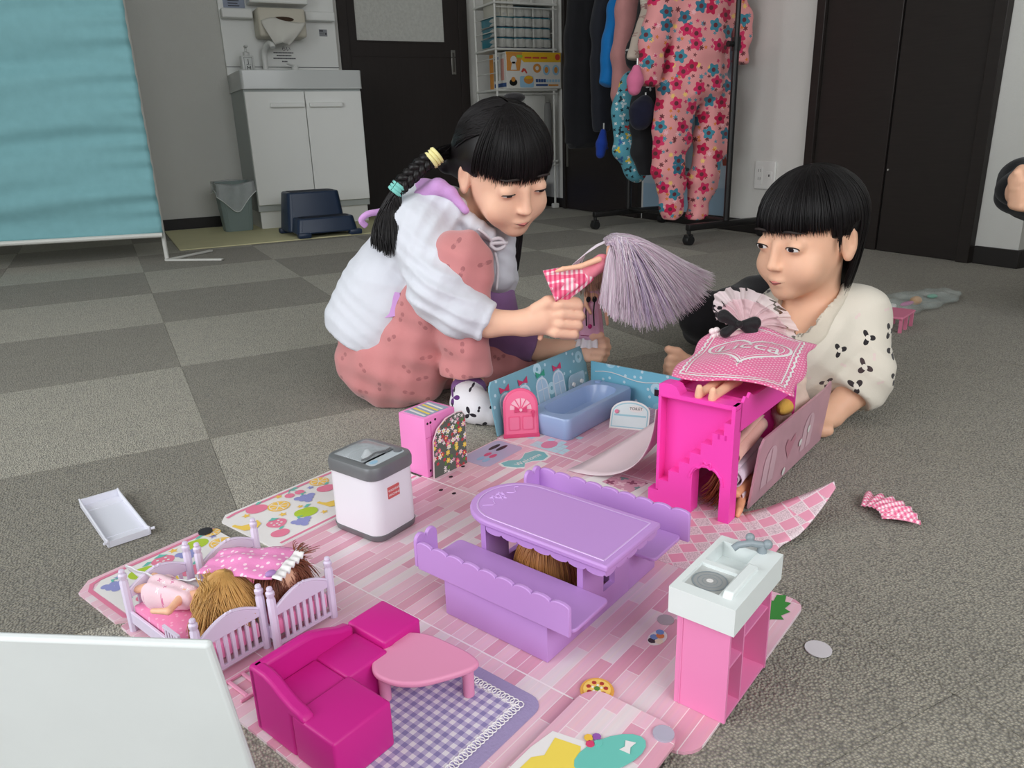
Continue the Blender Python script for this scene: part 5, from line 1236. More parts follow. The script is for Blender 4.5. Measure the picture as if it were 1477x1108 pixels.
# --- white tray on the carpet
t = thing('toy_tray', 'white shallow toy bed drawer lying alone on the carpet', 'toy drawer', tw(.350, .9295, .001), TA-.186)
M_TRAY = plastic('tray_white', (222, 222, 232), .35)
MB().box(-.024, .024, 0, .15, 0, .0022).build('tray_floor', M_TRAY, t); 
for x in (-.026, .0235): MB().prism([(0.0, 0), (.15, 0), (.152, .013), (.14, .0105), (.012, .0085), (-.002, .012)], x, x+.0025, 'x').build('tray_side', M_TRAY, t, bevel=.0007)
MB().box(-.0235, .0235, .148, .1505, .002, .012).build('tray_end', M_TRAY, t); MB().box(-.0235, .0235, 0, .0025, .002, .0085).build('tray_end', M_TRAY, t)
MB().tube([(.0265, 0, .008), (.031, -.001, .008)], .002, 8).build('tray_peg', M_TRAY, t); MB().tube([(-.0265, 0, .008), (-.030, -.001, .008)], .002, 8).build('tray_peg', M_TRAY, t)
MB().box(-.0235, .0235, .125, .126, .0022, .003).build('tray_ridge', M_TRAY, t); MB().box(-.0235, .0235, .025, .026, .0022, .003).build('tray_ridge', M_TRAY, t)
# --- pleated gingham skirt, white disc, pizza
M_GSK = gingham('skirt_gingham', (250, 226, 232), (244, 160, 186), (232, 104, 146), .0052)
t = thing('doll_skirt', 'pink gingham pleated doll skirt lying on the carpet at the right', 'doll skirt', tw(.972, .190, .001), TA)
def skirt(u, v):
    a = -.62+1.24*u; r_ = .035+.055*v; pl = .003*math.sin(u*2*PI*6.5)*(.25+v)
    return (.062-r_*math.cos(a)*.95+.01*v-.003+.0*v, r_*math.sin(a)*.9+.004, .006+.005*v*(1-v)*2+pl*.9+.004*math.sin(u*PI))
b = MB().grid(skirt, 60, 10).build('skirt_cloth', M_GSK, t, smooth=True, ang=180, solid=.001); b.rotation_euler = (0, 0, 2.55); b.location = (.012, -.006, 0)
tag(MB().prism(circ(*tw(.653, .166)[:2], .0125, 24), .0008, .0018).build('white_disc', mat('white_disc', (214, 210, 214), .4), None), 'small white round disc lying on the carpet beside the board', 'disc')
t = toy('toy_pizza', 'small toy pizza with toppings on the pink plank board', 'toy food', .474, .303, Z0)
MB().lathe([(.0, 0), (.0145, 0), (.0155, .0015), (.0145, .003), (.013, .0027), (0, .0027)], n=24).build('pizza_base', mat('pizza_crust', (226, 168, 74), .5), t, smooth=True)
MB().prism(circ(0, 0, .0125, 20), .0027, .0031).build('cheese', mat('pizza_cheese', (246, 206, 108), .5), t)
for k in range(7): MB().prism(circ(.008*math.cos(k*.9), .008*math.sin(k*.9), .0021, 8), .0031, .0036).build('salami', mat('pizza_red', (176, 62, 52), .5), t)
for k in range(5): MB().prism(circ(.0042*math.cos(k*1.3+.4), .0042*math.sin(k*1.3+.4), .0013, 6), .0031, .0037).build('topping', mat('pizza_white', (240, 236, 220), .5), t)
MB().prism(circ(0, 0, .0026, 8), .0031, .0038).build('basil', mat('pizza_green', (90, 140, 60), .5), t)
# --- pink ladder
t = toy('toy_ladder', 'pink toy bed ladder lying beside the magenta sofa', 'toy ladder', .270, .549, Z0)
M_LAD = plastic('ladder_pink', (236, 160, 190), .35)
for y in (0, .033): MB().rbox(0, .074, y, y+.003, 0, .003, .0008).build('rail', M_LAD, t)
for k in range(5): MB().rbox(.006+.0145*k, .0095+.0145*k, .003, .033, .0005, .003, .0008).build('rung', M_LAD, t)
# --- white board in the near left corner
p0 = Vector((.008, .395, .2175)); e1 = Vector((-.103, .067, 0)).normalized(); e2 = Vector((.012, .018, -.112)).normalized(); nn = e1.cross(e2).normalized()
if nn.y > 0: nn = -nn
hgt = .2175/-e2.z
t = thing('white_board', 'plain white upright panel, blurred in the near left foreground', 'panel', (p0+e2*hgt), 0)
mb = MB(); wq = [p0, p0+e1*.24, p0+e1*.24+e2*hgt, p0+e2*hgt]; mb.poly([v for v in wq]+[v-nn*.006 for v in wq], [(0, 1, 2, 3), (7, 6, 5, 4), (0, 4, 5, 1), (1, 5, 6, 2), (2, 6, 7, 3), (3, 7, 4, 0)])
world_child(mb.build('panel_sheet', mat('panel_white', (222, 226, 226), .6), None, bevel=.002), t)
mb = MB(); c_ = p0+e1*.20+e2*hgt; mb.tube([c_-nn*.006+Vector((0, 0, .12)), Vector((c_.x, c_.y, .003))-nn*.07], .004, 6); world_child(mb.build('prop_leg', M_POLE, None), t)
# --- things on the carpet behind the boy
t = thing('toy_pink_table', 'small pink toy table on the carpet behind the boy', 'toy table', (1.66, 1.16, 0), .35)
M_P2 = plastic('rose_plastic', (226, 130, 160), .35)
MB().prism(rr(-.06, .045, -.025, .03, .006), .034, .039).build('table_top', M_P2, t, bevel=.001)
for x, y in ((.035, -.02), (.035, .02), (-.01, -.02), (-.05, -.02)): MB().box(x-.004, x+.004, y-.003, y+.004, 0, .034).build('leg', M_P2, t)
t = thing('clear_bag', 'clear plastic bag of small toys on the carpet behind the boy', 'bag', (1.885, 1.285, 0), .1)
S = SDF((-.17, -.1, -.01), (.24, .1, .08), .005); S.el((.03, 0, .012), (.18, .065, .018), None, 0); S.el((-.08, 0, .014), (.07, .06, .020), None, .03)
S.warp(lambda P: .003*np.sin(P[..., 0]*60+P[..., 1]*40)+.002*np.sin(P[..., 1]*130-P[..., 0]*50)+np.maximum(.002-P[..., 2], 0)*3)
S.build('bag_film', mat('bag_film', (200, 210, 206), .15, .6, alpha=.30, bump=.6, bscale=60), t)
for x, y, z, a, m in ((-.06, -.02, .02, (.03, .008, .006), mat('bit_magenta', (196, 60, 150), .4)), (0, -.01, .018, (.02, .014, .012), mat('bit_tan', (206, 150, 90), .5)), (.10, .0, .014, (.018, .012, .006), mat('bit_mint', (120, 190, 166), .5)), (-.10, 0, .015, (.02, .012, .008), M_WHITECARD)):
    MB().ell((x, y, z), a, 12, 8).build('toy_piece', m, t, smooth=True)
tag(MB().poly([(1.415, 1.035, .002), (1.445, 1.02, .002), (1.435, 1.05, .018), (1.415, 1.035, .0005), (1.445, 1.02, .0005), (1.435, 1.051, .0165)], [(0, 1, 2), (5, 4, 3), (0, 3, 4, 1), (1, 4, 5, 2), (2, 5, 3, 0)]).build('paper_scrap', M_WHITECARD, None), 'folded white paper scrap on the carpet by the boy\'s elbow', 'paper')
# ================================================================== LOFT BED WITH STAIR FRONT
M_HOT = plastic('hot_pink_plastic', (250, 74, 184), .36); M_HOTD = plastic('hot_pink_groove', (226, 44, 156), .4)
t = toy('toy_loft_bed', 'hot pink doll loft bed with stair front and arched doorway', 'toy bed', .835, .335, Z0)
def archnotch(z0=0.0):     # arch doorway open at the floor, y .014-.052
    return [(.052, z0)]+[(.052, .048)]+[(.033+.019*math.cos(PI*i/10), .052+.017*math.sin(PI*i/10)) for i in range(0, 11)]+[(.014, .048), (.014, z0)]
top = [(.104, .168), (.098, .1705), (.086, .1705), (.080, .168), (.076, .162), (.074, .158), (.0, .158)]
pan = [(0.0, 0)]+[(.014, 0)]+list(reversed(archnotch()))[1:-1]+[(.052, 0), (.104, 0)]+top
MB().prism(pan, .009, .013, 'x').build('front_panel', M_HOT, t)
st_ = [(.0, 0), (.014, 0)]+list(reversed(archnotch()))[1:-1]+[(.052, 0), (.1145, 0), (.1145, .019)]
y = .1145; z = .019
for k in range(7):
    y -= .0145; st_.append((y, z)); z += .0165; st_.append((y, z))
st_ += [(0.0, z)]
MB().prism(st_, -.0075, .009, 'x').build('stair_block', M_HOT, t)
MB().box(-.0075, .009, -.0002, .0045, z, .158).build('corner_post', M_HOT, t)
MB().prism([(.104, .1525), (.104, .168), (.098, .1705), (.086, .1705), (.080, .168), (.076, .162), (.074, .158), (0, .158), (0, .1525)], -.006, .009, 'x').build('top_band', M_HOT, t)
mb = MB(); mb.box(-.0065, .009, .1, .104, .02, .1525); mb.build('edge_post', M_HOT, t)
for zz, yy in ((.10, .018), (.10, .009)): MB().box(-.0079, -.0074, yy, yy+.0022, .112, .1185).build('slot', M_HOTD, t)
MB().tube([(-.008, .033+.0225*math.cos(PI*i/14), .050+.021*math.sin(PI*i/14)+.0018*math.sin(i*2.2)) for i in range(15)], .0016, 6).build('arch_ribbon', M_HOT, t, smooth=True)
MB().tube([(-.008, .033+.006*math.cos(a), .0735+.0035*math.sin(2*a)) for a in [2*PI*i/16 for i in range(17)]], .0012, 6, cap=False).build('arch_bow', M_HOT, t, smooth=True)
MB().box(-.0064, .009, -.0005, .1045, .1515, .1525).build('ledge_line', M_HOTD, t)
MB().box(.013, .205, .002, .102, .145, .149).build('bed_platform', M_HOT, t)
def wav(u, v): return (.013+u*.03, .004+v*.096, .1505+.0022*math.sin(u*PI*7))
MB().grid(wav, 40, 3).build('ribbed_mattress', M_HOT, t, smooth=True, ang=180)
mb = MB(); mb.prism([(.009, .120), (.205, .120), (.205, .156), (.060, .156), (.045, .158), (.036, .164), (.03, .158), (.022, .163), (.015, .156), (.009, .158)], 0.0, .0035, 'y'); mb.build('side_rail', M_HOT, t)
mb = MB(); mb.prism([(.004, .120), (.205, .120), (.205, .156), (.004, .158)], .1005, .104, 'y'); mb.build('side_rail', M_HOT, t)
MB().box(.205, .209, 0, .104, 0, .160).build('end_panel', M_HOT, t)
MB().box(.004, .205, .1005, .104, 0, .120).build('far_side_panel', M_HOT, t)
# lying doll under the blanket, soles towards the camera
M_DOLL = mat('doll_skin', (244, 190, 158), .42, .4, var=.02)
t = thing('lying_doll', 'doll under the pink blanket on the loft bed, only its feet showing', 'doll', tw(.838, .375, .155), TA)
S = SDF((-.02, -.05, -.01), (.22, .06, .05), .0022)
for yy in (-.006, .012): S.rc((.0, yy, .010), (.075, yy*.9+.0, .012), .0055, .0075, .003); S.rc((-.003, yy, .008), (-.004, yy-.001, .020), .0052, .0042, .002)
S.rc((.07, .003, .013), (.12, .003, .013), .010, .010, .01); S.rc((.12, .003, .013), (.145, .003, .014), .010, .006, .006); S.el((.185, .003, .014), (.020, .017, .013), None, .004)
S.build('doll_body', M_DOLL, t)
# blanket with heart print and lettering
def blanket_mat(name):
    m = bpy.data.materials.new(name); m.use_nodes = True; nt = m.node_tree; L = nt.links.new; b = nt.nodes['Principled BSDF']; b.inputs['Roughness'].default_value = .85; b.inputs['Sheen Weight'].default_value = .2
    tc = N(nt, 'ShaderNodeTexCoord'); mp = N(nt, 'ShaderNodeMapping'); mp.inputs['Scale'].default_value = (190, 190, 0); mp.inputs['Rotation'].default_value = (0, 0, .78); L(tc.outputs['Object'], mp.inputs[0])
    vo = N(nt, 'ShaderNodeTexVoronoi', voronoi_dimensions='2D', Scale=1.0, Randomness=0.0); L(mp.outputs[0], vo.inputs['Vector'])
    lt = N(nt, 'ShaderNodeMath', operation='LESS_THAN'); L(vo.outputs['Distance'], lt.inputs[0]); lt.inputs[1].default_value = .24
    mx = N(nt, 'ShaderNodeMix', data_type='RGBA'); L(lt.outputs[0], mx.inputs[0]); mx.inputs[6].default_value = lin((232, 106, 156)); mx.inputs[7].default_value = lin((246, 190, 210)); L(mx.outputs[2], b.inputs['Base Color'])
    nb = N(nt, 'ShaderNodeTexNoise', Scale=900.0); L(tc.outputs['Object'], nb.inputs['Vector']); bp = N(nt, 'ShaderNodeBump', Strength=.3, Distance=.001); L(nb.outputs['Fac'], bp.inputs['Height']); L(bp.outputs[0], b.inputs['Normal'])
    return m
M_BLK2 = blanket_mat('blanket_pink_dots')
t = thing('doll_blanket', 'pink dotted blanket with white heart and lettering on the loft bed', 'doll blanket', tw(.845, .430, .155), TA+.215)
BLW, BLL = .150, .216
def bz(x, y):
    yc = (y+.085)/.055; g = math.exp(-yc*yc); e = max(0, (-y-.105)/.045)
    return .024+.011*g*min(1, (x+.02)/.06)+.004*math.sin(x*42+y*30)*.6-.012*e*e*(1-.5*x/BLL)+.004*(x/BLL)+.003*math.sin(y*70)*(x/BLL)
def blf(u, v): x = u*BLL-.004*math.sin(v*9); y = -v*BLW+.003*math.sin(u*11); return (x, y, bz(x, y))
MB().grid(blf, 44, 34).build('blanket_cloth', M_BLK2, t, smooth=True, ang=180, solid=.0014)
def draped(name, poly_pts, wline=None):
    mb = MB()
    if wline:
        V = []; F = []
        for i, (x, y) in enumerate(poly_pts):
            a = poly_pts[max(i-1, 0)]; c = poly_pts[min(i+1, len(poly_pts)-1)]; dx, dy = c[0]-a[0], c[1]-a[1]; l_ = math.hypot(dx, dy)+1e-9; nx, ny = -dy/l_*wline/2, dx/l_*wline/2
            V += [(x+nx, y+ny, bz(x+nx, y+ny)+.0013), (x-nx, y-ny, bz(x-nx, y-ny)+.0013)]
        F = [(2*i, 2*i+1, 2*i+3, 2*i+2) for i in range(len(poly_pts)-1)]; mb.poly(V, F)
    return mb.build(name, M_LACE, t, smooth=True, ang=180)
hp = [(.114+y*.0039, -.074+x*.0034) for x, y in [(16*math.sin(a)**3, 13*math.cos(a)-5*math.cos(2*a)-2*math.cos(3*a)-math.cos(4*a)) for a in [2*PI*i/60 for i in range(61)]]]
draped('print_heart', hp, .0042)
draped('print_heart_inner', [(.112+(x-.112)*.84, -.074+(y+.074)*.84) for x, y in hp], .0014)
for i in range(0, 60, 2):
    x, y = hp[i]; x = .112+(x-.112)*1.12; y = -.074+(y+.074)*1.12
    draped('print_heart_frill', [(x-.0022, y), (x, y+.0016), (x+.0022, y)], .0012)
bd = []
def seg(a, b, n): return [(a[0]+(b[0]-a[0])*i/n, a[1]+(b[1]-a[1])*i/n) for i in range(n)]
bd = seg((.014, -.014), (.200, -.014), 30)+seg((.200, -.014), (.200, -.132), 20)+seg((.200, -.132), (.014, -.132), 30)+seg((.014, -.132), (.014, -.014), 20)+[(.014, -.014)]
draped('print_border', bd, .0016)
draped('print_border', [(.107+(x-.107)*1.06, -.073+(y+.073)*1.09+.0015*math.sin(i*2.4)) for i, (x, y) in enumerate(bd)], .0026)
tx = text('print_lettering', 'Licca', .045, M_LACE, t, Matrix.Identity(4), ext=.0001)
for v in tx.data.vertices:
    lx, ly = v.co.x, v.co.y; sx = ly*1.15+lx*.0; x = .120+ly*1.2; y = -.074-lx*.95; x += .18*lx*0
    v.co = Vector((x, y, bz(x, y)+.0016+v.co.z*.2))
# tulle party dress thrown over the head end
t = thing('tulle_doll_dress', 'pale pink tulle doll dress with black bows on the loft bed', 'doll dress', tw(1.055, .415, .19), 0)
M_TULLE = flower_mat('tulle_print', (242, 222, 224), [(42, .0105, 3, .45, [(40, 36, 40), (54, 46, 52)], .75, None)], proj=(0, 2), rough=.7, bump=.2, seed=3.3)
MATS['tulle_print'].node_tree.nodes['Principled BSDF'].inputs['Alpha'].default_value = .72
M_TULP = mat('tulle_pink', (240, 196, 204), .7, alpha=.6)
cen = at(1072, 474, 1.115)
rim = crom([at(1032, 462, 1.10), at(1030, 428, 1.14), at(1060, 414, 1.17), at(1100, 424, 1.17), at(1132, 446, 1.15), at(1150, 478, 1.12), at(1138, 503, 1.10)], 10)
def tf(k, off):
    def f(u, v):
        i = u*(len(rim)-1); a = int(min(i, len(rim)-2)); p = rim[a].lerp(rim[a+1], i-a); q = cen.lerp(p, .12+.88*v*k); n_ = .006*math.sin(u*2*PI*9+off)*v+.003*math.sin(u*2*PI*21)*v
        return q-FW*(n_+off*.006)+Vector((0, 0, .006*math.sin(PI*v)))
    return f
world_child(MB().grid(tf(1.0, 0), 120, 10).build('tulle_skirt', M_TULLE, None, smooth=True, ang=180), t)
world_child(MB().grid(tf(.72, 2.0), 120, 8).build('tulle_underskirt', M_TULP, None, smooth=True, ang=180), t)
mb = MB()
for k in range(22):
    a = k/21; p = at(1028+58*a, 478+10*math.sin(a*3.1)+5*math.sin(k*2.1), 1.085); mb.ell(p, (.006, .005, .005), 8, 6)
world_child(tag(mb.build('lace_collar', mat('collar_white', (244, 228, 228), .8), None, smooth=True), kind='stuff'), t)
M_BOWB = cloth('black_satin', (34, 32, 34), .5)
for sg in (-1, 1):
    p = at(1066, 468, 1.07); q = at(1066+sg*22, 462+(4 if sg > 0 else -6), 1.075); r_ = at(1066+sg*20, 480, 1.072)
    S = SDF(np.minimum(np.minimum(p, q), r_)-.02, np.maximum(np.maximum(p, q), r_)+.02, .002); S.rc(p, q, .004, .010, .002).rc(p, r_, .004, .008, .003); world_child(S.build('bow_loop', M_BOWB, None), t)
S = SDF(np.array(at(1066, 468, 1.068))-.02, np.array(at(1066, 468, 1.068))+.02, .002); S.el(at(1066, 468, 1.066), (.006, .006, .006)); world_child(S.build('bow_knot', M_BOWB, None), t)
a, b = at(1070, 482, 1.075), at(1082, 497, 1.075)
world_child(MB().poly([at(1050, 478, 1.078), at(1083, 474, 1.078), at(1086, 496, 1.073), at(1058, 498, 1.073)], [(0, 1, 2, 3)]).build('bodice', mat('bodice_pink', (238, 200, 204), .7), None, solid=.004), t)
# rolled doll clothes and a doll leg stored beside the loft bed
def roll(name, label, a, b, r_, col, cat='doll clothes'):
    t = thing(name, label, cat, a, 0, 'doll clothes stuffed beside the loft bed'); a, b = Vector(a), Vector(b); d_ = (b-a).normalized(); u_ = d_.orthogonal().normalized(); w_ = d_.cross(u_)
    def f(u, v):
        an = u*2*PI*2.2; rr_ = r_*(.35+.65*u)*(1+.06*math.sin(v*9+an)); p = a.lerp(b, v); return p+(u_*math.cos(an)+w_*math.sin(an))*rr_
    o = MB().grid(f, 40, 8).build('rolled_cloth', cloth(name+'_'+'%d' % col[2], col, .9), None, smooth=True, ang=180, solid=.0012); world_child(o, t)
roll('rolled_dress', 'peach rolled doll dress stuffed high beside the loft bed', tw(.862, .3505, .080), tw(.975, .358, .088), .014, (238, 184, 172))
roll('rolled_dress', 'pale lilac rolled doll dress under the peach one', tw(.872, .3505, .045), tw(.985, .358, .048), .0155, (226, 206, 222))
roll('rolled_dress', 'white-pink rolled doll dress lowest beside the loft bed', tw(.880, .349, .0175), tw(.985, .356, .0175), .013, (236, 214, 220))
roll('rolled_dress', 'red-pink doll cloth tucked inside the loft bed', tw(.93, .385, .050), tw(.985, .40, .060), .012, (222, 104, 112))
t = thing('loose_doll_leg', 'loose doll with orange-toned legs lying under the rolled dresses', 'doll', tw(.848, .331, Z0), TA)
S = SDF((-.03, -.02, -.004), (.13, .06, .05), .0022); S.rc((.012, .004, .006), (.060, .018, .010), .0055, .007, .002).rc((.010, .003, .008), (.004, .002, .003), .0045, .004, .002).rc((.02, .012, .024), (.07, .02, .020), .006, .008, .002).rc((.06, .02, .012), (.11, .024, .016), .013, .013, .01)
S.build('doll_body', mat('doll_skin_warm', (240, 170, 130), .42), t)
t = thing('stored_cloth', 'cream and yellow doll cloth bundle behind the loft bed wall', 'doll clothes', tw(1.075, .352, .06), TA)
S = SDF((-.06, -.03, -.062), (.07, .03, .07), .004); S.el((0, 0, .0), (.05, .017, .058), None, 0).el((.03, 0, .01), (.03, .017, .052), None, .01); S.warp(lambda P: .003*np.sin(P[..., 0]*110+P[..., 2]*90)+.002*np.sin(P[..., 2]*190)); S.build('bundle_cloth', cloth('cream_yellow', (232, 206, 190), .9), t)
MB().ell((-.035, -.005, .035), (.022, .012, .012), 12, 8).build('yellow_fold', cloth('yellow_fold', (226, 178, 84), .8), t, smooth=True)
# dark brown doll hair showing through the doorway
t = toy('doll_under_loft', 'doll with long chestnut hair lying inside the loft bed doorway', 'doll', .875, .372, Z0)
mb = MB(); P = []
for k in range(110):
    a = random.uniform(0, 1); z = random.uniform(.004, .055); P.append(bez((.05+random.uniform(0, .02), .02+random.uniform(-.01, .01), z*.7+.02), (.02, .01-.03*a, z), (-.01, -.02*a, z*.7), (-.025+random.uniform(-.004, .008), .014-.045*a, max(.002, z*.5)), 7))
strands(mb, P, .0011); tag(mb.build('hair', mat('hair_chestnut', (168, 96, 62), .45, .5, var=.15), t, smooth=True, ang=180), kind='stuff')
MB().ell((.07, .02, .026), (.022, .02, .024), 16, 12).build('head', M_DOLL, t, smooth=True)

# ================================================================== DOLL BEDS
M_BED = plastic('bed_lilac_white', (226, 214, 236), .35)
M_MATT = flower_mat('mattress_pink', (238, 140, 184), [(110, .0013, 1, 0, [(246, 180, 208)], .9, None)], proj=(0, 1), rough=.8, bump=.2)
def bed(label, s_, t_, rot=0.0):
    t = toy('toy_bed', label, 'toy bed', s_, t_, Z0, rot, 'doll beds at the left of the board')
    W_, L_ = .068, .137
    for x in (0, W_):
        for y in (0, L_):
            MB().lathe([(.0042, 0), (.0044, .058), (.0035, .0595), (.0035, .0615), (.0044, .063), (.0044, .066), (.0026, .0675), (.0032, .0695), (.0025, .0715), (0, .072)], (x, y), 8).build('post', M_BED, t, smooth=True, ang=30)
    for y, nm in ((0, 'headboard'), (L_, 'footboard')):
        o = [(.004, .038), (W_-.004, .038)]+[(W_-.004-(W_-.008)*i/10, .046+.012*math.sin(PI*i/10)) for i in range(11)]
        hb = MB().prism(o, y-.0016, y+.0016, 'y').build(nm, M_BED, t, bevel=.0008)
        MB().tube([(x, y-.0002, z+.0006) for x, z in o[2:]], .0018, 6).build('cap_rail', M_BED, hb, smooth=True)
        MB().box(.003, W_-.003, y-.0012, y+.0012, .004, .008).build('lower_rail', M_BED, hb)
        for k in range(7): MB().box(.0105+.0075*k, .0140+.0075*k, y-.0012, y+.0012, .008, .0385).build('slat', M_BED, hb)
        MB().ell((W_/2-.0025, y-.001, .0595), .0018, 8, 6).build('bead', M_BED, hb); MB().ell((W_/2+.0025, y-.001, .0595), .0018, 8, 6).build('bead', M_BED, hb)
    for x in (-.0015, W_-.0015): MB().box(x, x+.003, .004, L_-.004, .010, .024).build('side_rail', M_BED, t, bevel=.0006)
    MB().rbox(.003, W_-.003, .003, L_-.003, .012, .029, .002).build('mattress', M_MATT, t, smooth=True)
    return t
b1 = bed('white doll bed with blond doll, nearer the white panel', .263, .600); b2 = bed('white doll bed with pink dotted blanket, beside the magenta sofa', .335, .587, -.015)
gr = MB()
for k in range(5): MB().box(-.0035, -.0015, .030+.0055*k, .0330+.0055*k, .022, .040).build('guard_slat', M_BED, b1)
MB().box(-.0038, -.0012, .028, .057, .0395, .0425).build('guard_rail', M_BED, b1)
# ================================================================== DOLLS
def hair_mat(name, col, var=.18): return mat(name, col, .38, .5, var=var, vscale=30)
# blond doll asleep in the first bed
def bedp(b_, x, y, z): return Vector((x, y, z))
t = thing('blond_doll', 'blond doll in a pale pink dress lying in the white doll bed', 'doll', tw(.300, .655, .034), TA)
S = SDF((-.07, -.06, -.006), (.06, .09, .06), .0016)
hc = (.012, -.012, .022)
S.el(hc, (.0195, .021, .020), None, 0)
S.rc((.004, .010, .017), (-.004, .024, .014), .006, .009, .004).rc((-.004, .024, .013), (-.012, .050, .012), .0105, .0095, .006)
S.rc((-.012, .020, .018), (-.028, .012, .016), .0042, .0036, .002).rc((-.028, .012, .016), (-.036, .028, .014), .0036, .003, .002)
S.rc((-.014, .054, .012), (-.022, .070, .016), .0065, .005, .003).rc((-.022, .070, .016), (-.026, .080, .013), .005, .0042, .002).rc((-.005, .054, .012), (-.010, .074, .022), .0065, .0045, .003)
S.build('doll_body', M_DOLL, t)
M_DR1 = flower_mat('dress_pale_pink', (240, 206, 216), [(120, .0022, 4, .4, [(214, 120, 160), (248, 236, 240)], .7, None)], proj=(0, 1), rough=.8, bump=.2)
S = SDF((-.05, 0, -.006), (.03, .075, .045), .0018); S.rc((-.002, .021, .014), (-.008, .036, .014), .0115, .0125, .004).rc((-.008, .036, .014), (-.013, .056, .012), .0125, .0185, .006)
S.warp(lambda P: .0012*np.sin(P[..., 0]*420+P[..., 1]*160)); S.build('dress', M_DR1, t)
mb = MB(); P = []
for k in range(1300):
    a = random.uniform(0, 2*PI); e = random.uniform(-.2, 1.45); d_ = Vector((math.cos(a)*math.cos(e), math.sin(a)*math.cos(e), math.sin(e)))
    c_ = Vector(hc); p0 = c_+Vector((d_.x*.0205, d_.y*.022, d_.z*.021)); crown = c_+Vector((.006, -.006, .022))
    if d_.y > .45 and d_.x < .1: continue
    out = Vector((d_.x*.024+.004, d_.y*.024-.018, max(-.024, -.018+random.uniform(-.006, .012))))
    P.append(bez(crown+d_*.004, c_+d_*.031, c_+Vector((d_.x*.034, d_.y*.034-.006, .008*d_.z)), c_+out+Vector((random.uniform(-.008, .008), random.uniform(-.004, .006), 0)), 8))
for k in range(420):
    c_ = Vector(hc); e = Vector((-.030+random.uniform(0, .034), -.030+random.gauss(0, .006), -.004+random.uniform(0, .010)))
    P.append(bez(c_+Vector((random.gauss(0, .005), random.gauss(0, .005), .022)), c_+Vector((-.012+random.gauss(0, .005), -.022, .020)), e+Vector((random.gauss(0, .004), .004, .018)), e, 8))
strands(mb, P, .0006, .0003); tag(mb.build('hair', hair_mat('hair_blond', (206, 158, 92)), t, smooth=True, ang=180), kind='stuff')
# chestnut doll in the second bed (head under the blanket, hair over the headboard)
t = thing('chestnut_doll', 'chestnut-haired doll under the pink dotted blanket in the doll bed', 'doll', tw(.370, .630, .034), TA)
S = SDF((-.04, -.04, -.006), (.04, .10, .05), .002); S.el((0, -.005, .020), (.019, .020, .019)).rc((0, .018, .014), (0, .07, .012), .012, .012, .008).rc((0, .07, .012), (0, .092, .010), .008, .006, .004); S.build('doll_body', M_DOLL, t)
mb = MB(); P = []
for k in range(1100):
    a = random.uniform(-1, 1); c_ = Vector((random.gauss(0, .006), -.004+random.gauss(0, .005), .032))
    e = Vector((.030*a+random.uniform(-.004, .004), -.026+.010*abs(a)*random.uniform(-1, 1)+random.uniform(-.002, .02), .003+random.uniform(0, .018)))
    P.append(bez(c_, c_+Vector((.012*a, -.012, .006)), e+Vector((-.004*a, .012, .020)), e, 8))
for k in range(70):
    c_ = Vector((.016, -.004, .030)); e = Vector((.030+random.gauss(0, .004), -.012+random.gauss(0, .008), .034+random.uniform(-.006, .016))); P.append(bez(c_, c_+Vector((.004, -.01, .012)), e+Vector((-.008, 0, .002)), e, 7))
strands(mb, P, .0006, .0003); tag(mb.build('hair', hair_mat('hair_auburn', (146, 84, 62)), t, smooth=True, ang=180), kind='stuff')
# blankets of the doll beds
M_BL2 = flower_mat('blanket_small_dots', (236, 142, 196), [(105, .0018, 1, 0, [(250, 214, 230)], 1.0, None)], proj=(0, 1), rough=.85, bump=.25)
t = thing('doll_bed_blanket', 'small pink dotted blanket with white lace edge over the doll bed', 'doll blanket', tw(.335, .640, .060), TA)
q = [atz(284, 828, .072), atz(392, 836, .080), atz(432, 789, .076), atz(322, 790, .076)]
inv = (Matrix.Translation(t.location) @ Matrix.Rotation(TA, 4, 'Z')).inverted(); q = [inv @ v for v in q]
def b2f(u, v):
    p = q[0].lerp(q[1], u).lerp(q[3].lerp(q[2], u), v); return p+Vector((0, 0, .006*math.sin(u*PI)*math.sin(v*PI)+.0009*math.sin(u*13+v*5)+.0007*math.sin(v*17)))
MB().grid(b2f, 30, 20).build('blanket_cloth', M_BL2, t, smooth=True, ang=180, solid=.0014)
def b2e(u, v):
    p = Vector(b2f(1.0, u)); return p+(q[1]-q[0]).normalized()*(.011*v)+Vector((0, 0, .0016+.002*math.sin(u*40)*v-.003*v))
MB().grid(b2e, 60, 4).build('lace_edge', M_LACE, t, smooth=True, ang=180, solid=.001)
MB().ell(q[1].lerp(q[2], .15)+Vector((-.006, 0, .004)), (.006, .004, .003), 10, 6).build('ribbon_bow', mat('ribbon_lilac', (170, 130, 190), .6), t, smooth=True)
t = thing('white_doll_sheet', 'white doll sheet curling up over the foot of the first doll bed', 'doll sheet', tw(.30, .715, .05), TA)
inv = (Matrix.Translation(t.location) @ Matrix.Rotation(TA, 4, 'Z')).inverted()
q2 = [inv @ v for v in (atz(186, 818, .068), atz(240, 836, .058), atz(292, 836, .062))]; q3 = [inv @ v for v in (atz(188, 824, .052), atz(240, 850, .046), atz(294, 848, .050))]
c1, c2 = crom(q2, 8), crom(q3, 8)
def shf(u, v):
    i = u*(len(c1)-1); a = int(min(i, len(c1)-2)); f_ = i-a; p = c1[a].lerp(c1[a+1], f_).lerp(c2[a].lerp(c2[a+1], f_), v); return p+Vector((0, .010*math.sin(v*PI), .001*math.sin(u*30)))
MB().grid(shf, 30, 8).build('sheet_cloth', mat('sheet_white', (232, 232, 236), .8), t, smooth=True, ang=180, solid=.0012)
